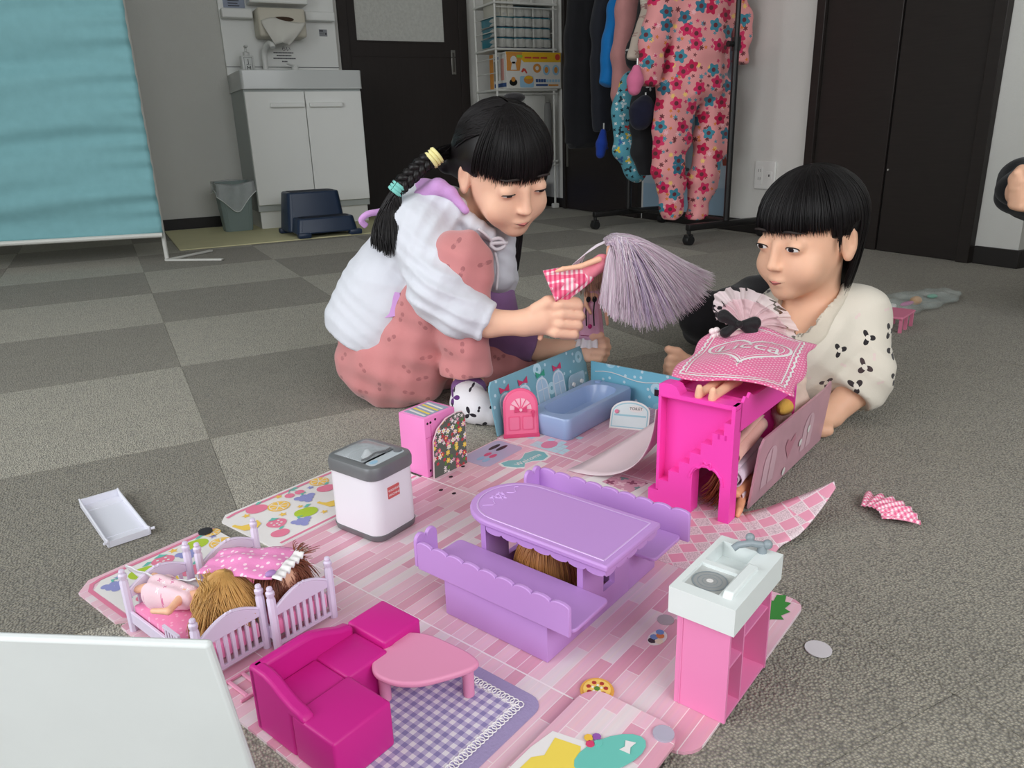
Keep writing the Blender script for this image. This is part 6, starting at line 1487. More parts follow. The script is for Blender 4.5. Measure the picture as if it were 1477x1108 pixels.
# doll head under the picnic table
t = toy('doll_under_table', 'light brown haired doll sitting under the lilac picnic table', 'doll', .578, .436, Z0); t.scale = (1.12, 1.12, 1.0)
S = SDF((-.04, -.05, -.004), (.04, .05, .075), .002); S.rc((0, 0, .012), (0, 0, .034), .014, .010, .006).el((0, .0, .050), (.021, .021, .020), None, .004).rc((0, .01, .008), (.0, .045, .006), .006, .005, .003); S.build('doll_body', M_DOLL, t)
mb = MB(); P = []
for k in range(1400):
    a = random.uniform(0, 2*PI); d_ = Vector((math.cos(a), math.sin(a), 0)); c_ = Vector((0, 0, .050)); st0 = c_+Vector((random.gauss(0, .003), random.gauss(0, .003), .0215)); l_ = random.uniform(.6, 1.0)
    P.append(bez(st0, c_+d_*.026+Vector((0, 0, .020)), c_+d_*.034+Vector((0, 0, -.012)), c_+d_*.028*random.uniform(.8, 1.2)+Vector((0, 0, -.045*l_)), 8))
strands(mb, P, .0006, .0003); tag(mb.build('hair', hair_mat('hair_light_brown', (190, 132, 78)), t, smooth=True, ang=180), kind='stuff')

# lilac-haired doll held up by the girl
HD = 1.235
t = thing('lilac_haired_doll', 'doll with long lilac hair and pink gingham dress in the girl\'s right hand', 'doll', at(800, 470, HD), 0)
H = at(893, 362, HD); hipp = at(818, 415, HD); sh_ = at(868, 380, HD)
S = SDF(np.minimum(at(760, 520, HD), at(930, 320, HD))-.05, np.maximum(at(760, 520, HD), at(930, 320, HD))+.05, .0018)
S.rc(hipp, at(845, 395, HD), .013, .010, .005).rc(at(845, 395, HD), sh_, .010, .014, .005).rc(sh_, at(880, 372, HD), .006, .006, .003).el(H, (.021, .021, .021), None, .003)
S.rc(at(864, 374, HD-.016), at(838, 384, HD-.022), .0052, .0045, .002).rc(at(838, 384, HD-.022), at(812, 388, HD-.024), .0045, .0038, .002).rc(at(812, 388, HD-.024), at(803, 391, HD-.022), .0042, .003, .002)
S.rc(hipp, at(788, 452, HD+.006), .009, .007, .004).rc(at(788, 452, HD+.006), at(779, 488, HD+.004), .007, .0045, .003)
world_child(S.build('doll_body', M_DOLL, None), t)
M_BOD = mat('bodice_rose', (246, 140, 158), .6, var=.08, vscale=80)
S = SDF(np.minimum(at(800, 430, HD), at(885, 360, HD))-.04, np.maximum(at(800, 430, HD), at(885, 360, HD))+.04, .0018)
S.rc(at(838, 398, HD), at(852, 389, HD), .0125, .0135, .003).rc(at(852, 389, HD), at(868, 379, HD), .0135, .0145, .003); world_child(S.build('bodice', M_BOD, None), t)
M_GD = gingham('dress_gingham', (252, 226, 230), (240, 130, 158), (226, 70, 116), .0078, .5)
w0 = at(852, 392, HD); w1 = at(797, 416, HD); ax_ = (w1-w0).normalized(); u_ = ax_.cross(CF).normalized(); v_ = ax_.cross(u_)
def skf(u, v):
    a = 2*PI*u; r_ = .013+.017*v**.8+.0028*math.sin(a*9)*v; L_ = (w1-w0).length*1.05
    return w0+ax_*(L_*v)+(u_*math.cos(a)+v_*math.sin(a)*.75)*r_
world_child(MB().grid(skf, 72, 10, True).build('gingham_skirt', M_GD, None, smooth=True, ang=180, solid=.0012), t)
mb = MB(); P = []; random.seed(21)
ends = crom([at(884, 455, HD-.02), at(900, 466, HD-.03), at(925, 476, HD-.03), at(960, 474, HD-.02), at(990, 455, HD), at(1012, 440, HD+.01), at(1026, 418, HD+.02), at(1030, 398, HD+.03)], 8)
top_ = at(905, 337, HD)
for k in range(3000):
    a = random.random(); i = a*(len(ends)-1); j = int(min(i, len(ends)-2)); e = ends[j].lerp(ends[j+1], i-j)
    lay = random.uniform(-1, 1); L_ = random.uniform(.72, 1.0)
    q0 = random.random(); s0 = H+RT*(-.024+.040*q0)+Vector((0, 0, .006+.018*math.sin(.5+q0*2.2)+random.uniform(-.003, .003)))-FW*(lay*.024)
    m1 = H+RT*(-.014+.060*a)+Vector((0, 0, .030-.002*a))-FW*(lay*.032)
    m2 = H.lerp(e, .62)+Vector((0, 0, .012*math.sin(PI*a)+.006))+RT*.004-FW*(lay*.016)
    e2 = s0.lerp(e, L_)+Vector((random.gauss(0, .003), random.gauss(0, .003), random.gauss(0, .003)))-FW*(lay*.008)
    P.append((bez(s0, m1, m2, e2, 10), a+random.gauss(0, .1)))
M_HL = [mat('hair_lilac_pale', (228, 216, 224), .36, .6, var=.1), mat('hair_lilac_mid', (188, 170, 198), .36, .6, var=.1), mat('hair_lilac_pink', (212, 188, 204), .36, .6, var=.1)]
for p, a in P:
    mb.mi = 1 if (.32 < a < .5 and random.random() < .8) else (2 if random.random() < .45 else 0); k = len(p)
    mb.tube(p, [.0006+(.0002-.0006)*(i/(k-1))**2 for i in range(k)], n=3, cap=False)
for k in range(420):
    a = random.random(); mb.mi = 0 if k % 3 else 2; lay = random.uniform(.2, 1.1); s0 = H+RT*(.004-.012*a)+Vector((0, 0, .023))-FW*(lay*.006); e = at(868+22*a, 440+18*a, HD-.028)+Vector((random.gauss(0, .003), 0, random.gauss(0, .004))); mb.tube(bez(s0, H+RT*(-.026+.012*a)+Vector((0, 0, .020))-FW*(lay*.022), H+RT*(-.026+.02*a)+Vector((0, 0, -.02))-FW*.027, e, 9), .0005, n=3, cap=False)
for k in range(40):
    a = random.random(); mb.mi = 0; s0 = H+Vector((0, 0, .02)); e = at(800+40*a, 420-35*a, HD+.02); mb.tube(bez(s0, H+RT*-.03+Vector((0, 0, .02)), e+Vector((0, 0, .03)), e, 8), .0004, n=3, cap=False)
world_child(tag(mb.build('hair', M_HL, None, smooth=True, ang=180), kind='stuff'), t)
# second doll, in the girl's left hand
D2 = 1.40
t = thing('standing_doll', 'doll in a pink dress with white lace hem in the girl\'s left hand', 'doll', at(850, 500, D2), 0)
S = SDF(np.minimum(at(815, 525, D2), at(885, 370, D2))-.05, np.maximum(at(815, 525, D2), at(885, 370, D2))+.05, .002)
S.el(at(856, 392, D2), (.021, .021, .022), None, .003).rc(at(855, 412, D2), at(854, 425, D2), .006, .012, .004).rc(at(854, 425, D2), at(852, 450, D2), .012, .011, .004)
S.rc(at(846, 422, D2-.012), at(845, 440, D2-.016), .0045, .004, .002).rc(at(845, 440, D2-.016), at(852, 452, D2-.024), .004, .0032, .002); S.rc(at(868, 424, D2), at(874, 448, D2-.005), .0045, .004, .002).rc(at(874, 448, D2-.005), at(876, 468, D2-.008), .004, .003, .002)
S.rc(at(850, 460, D2), at(854, 512, D2), .008, .006, .003).rc(at(858, 460, D2), at(862, 512, D2), .008, .006, .003); world_child(S.build('doll_body', M_DOLL, None), t)
a0, a1 = at(854, 418, D2), at(851, 486, D2)
M_D2 = mat('dress_satin_pink', (232, 176, 204), .45, var=.08, vscale=60)
def d2(u, v):
    a = 2*PI*u; r_ = .0135+(.0 if v < .25 else .012*((v-.25)/.75)**.7)+.0014*math.sin(a*8)*v; p = a0.lerp(a1, v); return p+RT*(math.cos(a)*r_)-FW*(math.sin(a)*r_*.8)
world_child(MB().grid(d2, 48, 12, True).build('dress', M_D2, None, smooth=True, ang=180, solid=.001), t)
def lc(u, v):
    a = 2*PI*u; r_ = .0245+.003*math.sin(a*12)*(v+.3)+.003*v; p = a1+(a1-a0).normalized()*(.018*v-.002); return p+RT*(math.cos(a)*r_)-FW*(math.sin(a)*r_*.8)
world_child(MB().grid(lc, 96, 5, True).build('lace_hem', mat('lace_sheer', (244, 240, 242), .8, alpha=.85), None, smooth=True, ang=180), t)
world_child(MB().tube([d2(i/24, .92) for i in range(25)], .0012, 5, cap=False).build('hem_trim', mat('trim_plum', (150, 50, 90), .6), None), t)
b_ = at(853, 432, D2-.016)
for sg in (-1, 1): world_child(MB().ell(b_+RT*(sg*.006), (.005, .003, .006), 10, 8).build('black_bow', M_BOWB, None, smooth=True), t)
for u in (847, 858): world_child(MB().tube([at(u, 430, D2-.016), at(u-2, 450, D2-.020), at(u-1, 470, D2-.024)], .0014, 5).build('black_ribbon', M_BOWB, None), t)
world_child(MB().ell(at(851, 471, D2-.026), (.0045, .003, .0045), 10, 8).build('magenta_charm', mat('charm_magenta', (196, 40, 120), .4), None, smooth=True), t)
mb = MB(); P = []
c_ = at(856, 390, D2)
for k in range(200):
    a = random.uniform(0, 2*PI); d_ = RT*math.cos(a)+FW*math.sin(a); P.append(bez(c_+Vector((0, 0, .022)), c_+d_*.026+Vector((0, 0, .018)), c_+d_*.028, c_+d_*.024+Vector((0, 0, -.05*random.uniform(.5, 1))), 7))
strands(mb, P, .0011); world_child(tag(mb.build('hair', hair_mat('hair_dark_blond', (150, 112, 96)), None, smooth=True, ang=180), kind='stuff'), t)
# ================================================================== PEOPLE
M_SKIN = mat('skin_child', (240, 192, 164), .5, .35, var=.035, vscale=30, sss=.12)
M_SKIN2 = mat('skin_child_b', (236, 186, 156), .5, .35, var=.035, vscale=30, sss=.12)
M_EYEW = mat('eye_white', (232, 230, 226), .25); M_EYED = mat('eye_dark', (34, 24, 22), .15, .6); M_LIP = mat('lip_rose', (202, 118, 112), .45); M_BROW = mat('brow_black', (44, 36, 34), .8)
M_HAIRB = mat('hair_black', (22, 19, 20), .42, .35, var=.25, vscale=40); 
def head(S, ex, c, r, f, u, lids=.5, gaze=(0, 0)):
    """head on centre c; r/f/u = its right, forward and up; eyes at half the head height"""
    c = Vector(c); M = Matrix((r, f, u)).transposed(); P = lambda x, y, z: c+r*x+f*y+u*z
    S.el(P(0, -.010, .026), (.0705, .082, .071), M, 0); S.el(P(0, .016, -.028), (.058, .062, .062), M, .03)
    S.el(P(0, .042, -.060), (.036, .036, .030), M, .025); S.el(P(0, .062, -.082), (.017, .014, .012), M, .018)
    for s_ in (-1, 1): S.el(P(s_*.034, .052, -.040), (.024, .022, .024), M, .018); S.el(P(s_*.030, .086, .000), (.017, .012, .011), M, .012, 's')
    S.rc(P(0, .078, .002), P(0, .087, -.028), .006, .0085, .010); S.el(P(0, .091, -.031), (.0075, .007, .006), M, .005)
    for s_ in (-1, 1): S.el(P(s_*.008, .084, -.034), (.0055, .006, .0045), M, .004)
    S.el(P(0, .079, -.055), (.016, .007, .0045), M, .005); S.el(P(0, .077, -.063), (.013, .007, .0045), M, .005)
    for s_ in (-1, 1):
        S.el(P(s_*.070, -.010, -.008), (.007, .019, .030), M, .005); S.el(P(s_*.0785, -.004, -.004), (.008, .012, .020), M, .002, 's'); S.el(P(s_*.071, -.006, -.030), (.006, .009, .009), M, .004)
        S.rc(P(s_*.074, -.012, .012), P(s_*.0735, -.018, -.020), .003, .003, .003)
    for s_ in (-1, 1):
        e = P(s_*.0295, .0665, .000); S.el(e, (.0150, .0140, .0130), M, .006)
        def sph(a, b, k=1.0): return e+r*(math.sin(a)*math.cos(b)*.0150*k)+f*(math.cos(a)*math.cos(b)*.0140*k)+u*(math.sin(b)*.0130*k)
        up_ = .42-.62*lids; dn_ = -.42
        hi_ = lambda q: dn_+(up_-dn_)*math.sqrt(max(0, 1-q*q))
        def slit(uu, vv): q = -1+2*uu; return sph(q*.85+s_*.10, dn_+(hi_(q)-dn_)*vv+.05*(1-q*q)*0, 1.03)
        ex.mi = 1; ex.grid(slit, 13, 6)
        gx, gy = gaze[0]*.5, dn_+(up_-dn_)*.5
        rr_ = .34; ex.mi = 2; V = [sph(gx+s_*.06, min(gy, up_-.1), 1.055)]+[sph(gx+s_*.06+rr_*math.cos(q), max(dn_+.02, min(hi_(0)-.02, gy+rr_*math.sin(q))), 1.05) for q in [2*PI*i/14 for i in range(14)]]
        ex.poly(V, [(0, 1+i, 1+(i+1) % 14) for i in range(14)])
        ex.mi = 4; ex.tube([sph(q*.95+s_*.10, hi_(q*.98)+.03, 1.05) for q in [-1+2*i/12 for i in range(13)]], [.0005]+[.0010]*11+[.0006], 5)
        ex.mi = 0
        ex.mi = 4
        ex.tube([P(s_*x, .0835-.4*abs(x-.028)-(.012 if x > .04 else 0), z) for x, z in ((.014, .0235), (.022, .0265), (.031, .0275), (.040, .0255), (.046, .0220))], [.0012, .0021, .0021, .0017, .0008], 6)
    ex.mi = 3; ex.tube([P(x, .0855-abs(x)*.55, z) for x, z in ((-.0165, -.0575), (-.009, -.0585), (0, -.0595), (.009, -.0585), (.0165, -.0575))], [.0012, .0030, .0034, .0030, .0012], 8)
    ex.mi = 4; ex.tube([P(x, .0885-abs(x)*.56, z) for x, z in ((-.0165, -.0575), (-.008, -.0587), (0, -.0592), (.008, -.0587), (.0165, -.0575))], [.0004, .0007, .0007, .0007, .0004], 5)
    ex.mi = 0
    return P, M
def scalp(mb, c, r, f, u, n, bang, side, back, rad=(.0765, .089, .080), zc=.026, yc=-.012, bottom=-.095, seed=1, th=.0006, lift=.0, front=None, burn=0.0):
    """strands lying over the skull from the crown; bang/side/back = how low they reach (head-local z)"""
    rg = random.Random(seed); c = Vector(c)
    for k in range(n):
        az = rg.uniform(-PI, PI)                      # 0 = front
        fr = math.cos(az)
        if front is not None and fr < front: continue
        low = bang if fr > .45 else (side if fr > -.15 else back)
        if fr > .30 and fr <= .45: low = side+(bang-side)*(fr-.30)/.15
        if .06 < fr < .36: low -= burn*rg.uniform(.6, 1.0)
        low += rg.gauss(0, .006); lay = rg.uniform(-.001, .004)+lift
        pts = []; part = rg.uniform(-.012, .012)
        for i in range(11):
            t_ = i/10; th_ = t_*PI*.5
            x = math.sin(az+part*4)*math.sin(th_)*(rad[0]+lay); y = math.cos(az)*math.sin(th_)*(rad[1]+lay); z = zc+math.cos(th_)*(rad[2]+lay)
            pts.append((x, y+yc, z))
        L_ = zc-low; last = pts[-1]
        if L_ > 0:
            m_ = max(2, int(L_/.014))
            for i in range(1, m_+1): pts.append((last[0]*(1-.30*(i/m_)**1.5*(1 if fr < .3 else .0)), last[1]*(1-(.34*(i/m_)**1.5 if fr < -.1 else .02*i/m_)), last[2]-L_*i/m_))
        else: pts = [p for p in pts if p[2] > low] or pts[:4]
        W_ = [c+r*p[0]+f*p[1]+u*p[2] for p in pts]; k2 = len(W_)
        mb.tube(W_, [th]*(k2-2)+[th*.8, th*.3], n=3, cap=False)
def cap(S, P, M, bang, back, rad=(.0765, .089, .080), zc=.026, yc=-.012, sidecut=.0):
    S.el(P(0, yc, zc), rad, M, 0)
    S.rc(P(0, -.035, .02), P(0, -.045, back+.045), .068, .048, .02)
    S.bx(P(0, .075, bang-.15), (.066, .052, .15), M, .012, .008, 's')
    for s_ in (-1, 1): S.bx(P(s_*.085, .028, -.118), (.035, .052, .12), M, .012, .008, 's')

def floorclip(P): return np.zeros(P.shape[:3], np.float32)

# ------------------------------------------------------------------ the girl
girl = thing('person', 'child squatting in a white hoodie and dusty pink trousers, holding dolls', 'person', atz(600, 585, 0), 0)
gf = (RT*.46-FW*.80+Vector((0, 0, -.46))).normalized(); gr0 = gf.cross(Vector((0, 0, 1))).normalized(); gu = gr0.cross(gf).normalized()
tilt = -.10; gr = (gr0*math.cos(tilt)+gu*math.sin(tilt)).normalized(); gu = gr.cross(gf).normalized()
GC = at(727, 243, 1.345)
S = SDF(np.array(at(470, 610, 1.35))*[1, 1, 0]+[-.05, -.28, -.006], [.0, .0, .0], .0028) if False else None
pts_ = [at(470, 600, 1.2), at(470, 130, 1.55), at(900, 130, 1.2), at(900, 600, 1.55), at(470, 600, 1.55), at(900, 600, 1.2)]
lo = np.min([list(p) for p in pts_], 0); hi = np.max([list(p) for p in pts_], 0); lo[2] = -.005
S = SDF(lo, hi, .0028); ex = MB()
P, M = head(S, ex, GC, gr, gf, gu, lids=.85, gaze=(.1, -.5))
S.rc(P(0, -.020, -.06), at(650, 318, 1.40), .034, .037, .02)                       # neck
S.rc(at(645, 325, 1.40), at(560, 480, 1.41), .060, .070, .03)                        # trunk, inside the clothes
S.rc(at(640, 325, 1.40), at(606, 330, 1.335), .045, .035, .02).rc(at(606, 330, 1.335), at(640, 425, 1.262), .032, .029, .01).rc(at(640, 425, 1.262), at(705, 466, 1.245), .028, .023, .01).rc(at(705, 466, 1.245), at(757, 466, 1.240), .0235, .0205, .01)
# right hand: closed fist round the doll's legs
S.el(at(782, 458, 1.238), (.027, .024, .028), None, .014); S.rc(at(757, 466, 1.240), at(782, 460, 1.238), .021, .023, .01)
for y_, dx in ((439, 2), (453, 4), (467, 1), (480, -5)):
    a = [at(806+dx, y_, 1.222), at(832+dx, y_+2, 1.232), at(834+dx, y_+4, 1.258), at(816+dx, y_+5, 1.268)]
    S.rc(at(782, y_*.6+.4*460, 1.236), a[0], .010, .0092, .003); S.chain(a, [.0092, .0086, .0080, .0070], .001)
S.chain([at(772, 447, 1.228), at(790, 436, 1.226), at(812, 433, 1.232), at(832, 436, 1.238)], [.0115, .0105, .0098, .0085], .004)
# left arm and hand
S.rc(at(650, 330, 1.42), at(700, 350, 1.48), .045, .035, .02).rc(at(700, 350, 1.48), at(722, 476, 1.46), .032, .028, .01).rc(at(722, 476, 1.46), at(775, 503, 1.43), .026, .022, .01).rc(at(775, 503, 1.43), at(822, 503, 1.415), .021, .018, .01)
S.el(at(840, 501, 1.41), (.022, .020, .020), None, .012)
for y_, dx in ((490, 0), (499, 2), (508, 0), (516, -4)):
    a = [at(852+dx, y_, 1.392), at(868+dx, y_+1, 1.392), at(874+dx, y_+2, 1.41), at(862+dx, y_+2, 1.42)]; S.rc(at(840, 502, 1.40), a[0], .010, .0092, .004); S.chain(a, [.009, .0085, .008, .007], .0016)
S.chain([at(840, 492, 1.398), at(852, 485, 1.388), at(866, 484, 1.388)], [.010, .0092, .008], .004)
# legs inside the trousers, bare ankle, feet inside socks
an_r = atz(676, 556, .050)
S.rc(at(575, 515, 1.37), at(668, 376, 1.29), .055, .040, .02).rc(at(668, 376, 1.29), an_r, .038, .026, .01).rc(an_r, atz(676, 580, .030), .025, .020, .01).rc(atz(676, 582, .026), atz(705, 595, .018), .019, .013, .01)
S.rc(at(590, 515, 1.46), at(730, 515, 1.48), .05, .038, .02)
zz = S.ax[2][None, None, :].astype(np.float32); S.D = np.maximum(S.D, -(zz-.002))
world_child(S.build('body', [M_SKIN, M_EYEW, M_EYED, M_LIP, M_BROW], None, 1, ex), girl)
# trousers
M_TRS = flower_mat('trousers_leaf_print', (204, 134, 134), [(24, .0100, 2, .58, [(172, 108, 110), (178, 112, 113)], .85, (194, 126, 127))], proj='diag', rough=.9, bump=.3, seed=6.0, sheen=.3)
S = SDF(lo, hi, .0036)
S.el(at(556, 512, 1.385), (.092, .100, .094), None, 0); S.el(at(590, 520, 1.37), (.085, .085, .085), None, .04); S.el(at(595, 512, 1.46), (.08, .08, .075), None, .04)
S.rc(at(585, 515, 1.355), at(664, 378, 1.285), .078, .052, .02); S.rc(at(667, 374, 1.282), at(671, 470, 1.279), .050, .046, .012); S.rc(at(671, 470, 1.279), at(672, 536, 1.279), .046, .0415, .01, flat=True)
S.rc(at(600, 515, 1.47), at(732, 512, 1.475), .075, .055, .03); S.rc(at(732, 512, 1.475), at(640, 545, 1.50), .05, .05, .03)
a_ = at(672, 536, 1.279); S.ring(a_, (0, 0, 1), .0395, .0042, .003); S.rc(at(672, 520, 1.279), at(672, 537, 1.279), .0435, .0432, .002, flat=True)
def trw(P):
    x, y, z = P[..., 0], P[..., 1], P[..., 2]; q = x*RT.x+y*RT.y
    return .0022*np.sin(z*75+q*60)+.0016*np.sin(q*130-z*40)+.0012*np.sin(z*150+q*30)
S.warp(trw); zz = S.ax[2][None, None, :].astype(np.float32); S.D = np.maximum(S.D, -(zz-.0015))
tr_o = world_child(S.build('trousers', M_TRS, None, 2), girl)
pk = [at(500, 528, 1.295), at(505, 560, 1.288), at(530, 580, 1.285), at(560, 578, 1.282), at(572, 562, 1.284), at(560, 540, 1.288), at(530, 528, 1.292), at(505, 524, 1.296)]
# hoodie (white) with lavender parts
M_HOOD = cloth('hoodie_white', (214, 216, 224), .85, var=.02, sheen=.25, bump=.45, bscale=17, bdist=.012); M_LAVH = cloth('hoodie_lavender', (206, 156, 214), .85, var=.04)
S = SDF(lo, hi, .0034)
S.rc(at(542, 468, 1.385), at(566, 425, 1.39), .092, .090, .02, flata=False); S.rc(at(566, 425, 1.39), at(608, 355, 1.395), .088, .082, .03); S.rc(at(608, 355, 1.395), at(640, 312, 1.395), .078, .055, .03)
S.el(at(604, 322, 1.345), (.05, .05, .048), None, .03)
S.rc(at(605, 328, 1.335), at(636, 420, 1.262), .056, .054, .02); S.rc(at(636, 420, 1.262), at(662, 446, 1.252), .053, .047, .015); S.rc(at(662, 446, 1.252), at(704, 466, 1.246), .046, .0335, .012, flat=True)
S.rc(at(700, 345, 1.47), at(650, 330, 1.43), .055, .06, .03); S.rc(at(700, 350, 1.47), at(712, 400, 1.46), .052, .048, .02); S.rc(at(640, 330, 1.36), at(716, 345, 1.40), .035, .030, .03)
S.rc(at(716, 345, 1.40), at(722, 400, 1.41), .030, .026, .02)
cdir = (at(704, 466, 1.246)-at(662, 446, 1.252)).normalized(); S.ring(at(701, 465, 1.246), cdir, .0325, .0042, .004)
for q_ in ((590, 300, 1.40, .042), (622, 284, 1.37, .030), (655, 290, 1.35, .024), (676, 318, 1.335, .02), (694, 335, 1.335, .018)): pass
S.chain([at(588, 300, 1.42), at(600, 288, 1.375), at(628, 285, 1.345), (at(656, 300, 1.335)), at(684, 325, 1.335), at(706, 338, 1.345)], [.035, .030, .024, .018, .014, .012], .012)
hemn = (at(545, 430, 1.39)-at(520, 490, 1.385)).normalized()
Pn = np.stack(np.meshgrid(*S.ax, indexing='ij'), -1).astype(np.float32)
hc_ = np.array(at(512, 482, 1.385), np.float32); nrm = np.array((RT*.42+Vector((0, 0, .90))).normalized(), np.float32)
S.D = np.maximum(S.D, -((Pn-hc_)@nrm))
q_ = Pn[..., 0]*RT.x+Pn[..., 1]*RT.y; z_ = Pn[..., 2]
el_ = np.array(at(640, 425, 1.225), np.float32); dd_ = np.linalg.norm(Pn-el_, axis=-1)
sw = np.sin(q_*37+z_*21)*1.3; d2_ = np.linalg.norm(Pn-np.array(at(640, 350, 1.33), np.float32), axis=-1)
S.D = S.D+.0012*np.sin(q_*48-z_*62+1)+.0022*np.abs(np.sin(z_*90+q_*55+sw))+.0080*np.exp(-(dd_/.075)**2)*np.abs(np.sin((q_*.45+z_)*110+sw*.6))+.0055*np.exp(-(d2_/.09)**2)*np.abs(np.sin((q_*1.0-z_*.5)*120+sw*.5))-.003
del Pn
world_child(S.build('hoodie', M_HOOD, None, 2), girl)
S = SDF(lo, hi, .0036)
S.chain([at(604, 283, 1.335), at(630, 270, 1.325), at(650, 278, 1.322), at(672, 304, 1.315)], [.011, .012, .010, .007], .008)
S.chain([at(598, 290, 1.40), at(612, 274, 1.36), at(634, 270, 1.33)], [.02, .018, .014], .01); world_child(S.build('hood_lining', M_LAVH, None, 2), girl)
S = SDF(lo, hi, .0036); M_PLUM = cloth('plum_shirt', (150, 112, 160), .9)
S.rc(at(708, 420, 1.455), at(712, 470, 1.452), .048, .045, .02).rc(at(714, 465, 1.455), at(740, 490, 1.445), .042, .038, .02).rc(at(740, 490, 1.445), at(774, 503, 1.43), .037, .0315, .01, flat=True)
S.warp(lambda P: .002*np.sin(P[..., 2]*90+P[..., 0]*60)); world_child(S.build('lower_sleeve', M_PLUM, None, 2), girl)
world_child(MB().tube(crom([at(528, 326, 1.345), at(521, 318, 1.34), at(530, 309, 1.34), at(545, 306, 1.345), at(556, 303, 1.35)], 5), .0055, 8).build('hood_loop', M_LAVH, None, smooth=True, ang=180), girl)
S = SDF(np.array(at(540, 445, 1.31))-.05, np.array(at(540, 445, 1.31))+.05, .003)
sp = MB().prism([(0, 0), (.062, .012), (.058, .05), (.014, .058)], 0, .003, 'y').build('side_patch', M_LAVH, None); sp.parent = girl; sp.matrix_local = girl.matrix_basis.inverted() @ Matrix.Translation(at(531, 463, 1.297)) @ Matrix.Rotation(-YAW-.25, 4, 'Z') @ Matrix.Rotation(-.25, 4, 'X')
M_CORD = cloth('cord_white', (226, 220, 226), .9)
world_child(MB().tube(crom([at(690, 330, 1.315), at(702, 340, 1.322), at(710, 352, 1.34), at(718, 385, 1.355), at(716, 418, 1.36)], 5), .0026, 7).build('hood_cord', M_CORD, None, smooth=True, ang=180), girl)
world_child(MB().tube(crom([at(708, 346, 1.335), at(722, 344, 1.34), at(728, 354, 1.345), at(716, 360, 1.34), at(708, 352, 1.335), at(732, 350, 1.345)], 4), .0034, 7).build('cord_knot', M_CORD, None, smooth=True, ang=180), girl)
# socks
S = SDF(np.array(an_r)-[.09, .12, .08], np.array(an_r)+[.12, .1, .05], .0025)
S.rc(atz(676, 563, .046), atz(676, 580, .032), .0295, .030, .01, flata=True).rc(atz(674, 582, .030), atz(690, 588, .028), .030, .029, .01).rc(atz(690, 588, .026), atz(712, 598, .019), .028, .020, .012)
zz = S.ax[2][None, None, :].astype(np.float32); S.D = np.maximum(S.D, -(zz-.001))
M_SOCK = flower_mat('sock_print', (226, 224, 228), [(26, .013, 3, .5, [(40, 36, 44), (96, 52, 116), (30, 28, 34)], .7, None), (40, .005, 2, .4, [(50, 44, 52)], .6, None)], proj='diag', rough=.95, bump=.3, seed=1.7)
world_child(S.build('sock', M_SOCK, None, 2), girl)
S = SDF(np.array(an_r)-[.06, .06, .06], np.array(an_r)+[.06, .06, .05], .0025); S.rc(atz(676, 557, .050), atz(676, 569, .040), .0318, .0318, .004, flat=True, flata=True); world_child(S.build('sock_cuff', cloth('sock_cuff_purple', (128, 88, 142), .95, bump=.6, bscale=300), None, 1), girl)
# hair
S = SDF(np.array(GC)-.15, np.array(GC)+.15, .003); cap(S, P, M, .030, -.05)
S.rc(P(.045, -.055, -.005), P(.072, -.070, -.015), .045, .02, .02); S.rc(P(-.045, -.055, -.005), P(-.072, -.060, -.03), .045, .02, .02); S.rc(P(-.066, .012, .02), P(-.070, .012, -.045), .018, .009, .01)
world_child(S.build('hair', M_HAIRB, None, 1), girl)
mb = MB(); scalp(mb, GC, gr, gf, gu, 4200, .022, .012, -.035, seed=5, rad=(.0775, .0905, .0815), front=.36)
rg = random.Random(3)
tie1, tie2 = at(630, 224, 1.325), at(573, 272, 1.31)
def combed(sd, goal, n, jit):       # hair combed from the parting over the side of the head to the bunch
    for k in range(n):
        y0 = rg.uniform(-.95, .62); d0 = Vector((0.02*sd, y0, math.sqrt(max(.02, 1-y0*y0)))).normalized(); d1 = Vector((.80*sd, -.62+rg.gauss(0, .05), -.22+rg.gauss(0, .07))).normalized(); lay = rg.uniform(0, .004); pts = []
        if y0 > .1: d0 = (d0+Vector((.25*sd*rg.random(), 0, 0))).normalized()
        for i in range(9):
            q = i/8; d_ = (d0*(1-q)+d1*q+Vector((.45*sd, 0, .10))*math.sin(PI*q)*.6).normalized(); pts.append(P(d_.x*(.0775+lay), d_.y*(.0905+lay)-.012, d_.z*(.0815+lay)+.026))
        e = goal+Vector((rg.gauss(0, jit), rg.gauss(0, jit), rg.gauss(0, jit))); pts.append(pts[-1].lerp(e, .5)); pts.append(e); mb.tube(pts, [.0007]*len(pts), 3, cap=False)
combed(1, tie1, 1500, .004); combed(-1, P(-.078, -.062, -.03), 900, .004)
world_child(tag(mb.build('hair_strands', M_HAIRB, None, smooth=True, ang=180), kind='stuff'), girl)
def braid(name, pts, tail, rad):
    c_ = crom(pts, 14); n = len(c_); mb = MB()
    for ph in (0, 2*PI/3, 4*PI/3):
        path = []
        for i, p in enumerate(c_):
            a = i/n*2*PI*2.6+ph; d_ = (c_[min(i+1, n-1)]-c_[max(i-1, 0)]).normalized(); u_ = d_.cross(FW).normalized(); w_ = d_.cross(u_); path.append(p+u_*(math.sin(a)*rad*.75)+w_*(math.sin(2*a)*rad*.4))
        mb.tube(path, [rad*.62]*n, 8)
        for q in range(9):
            an = 2*PI*q/9; mb.tube([p+Vector((math.cos(an)*rad*.62, math.sin(an)*rad*.3, math.sin(an)*rad*.62)) for p in path], [.0009]*n, 3, cap=False)
    world_child(mb.build(name, M_HAIRB, None, smooth=True, ang=180), girl)
braid('braid', [tie1, at(612, 236, 1.318), at(592, 254, 1.312), tie2], None, .0105)
mb = MB()
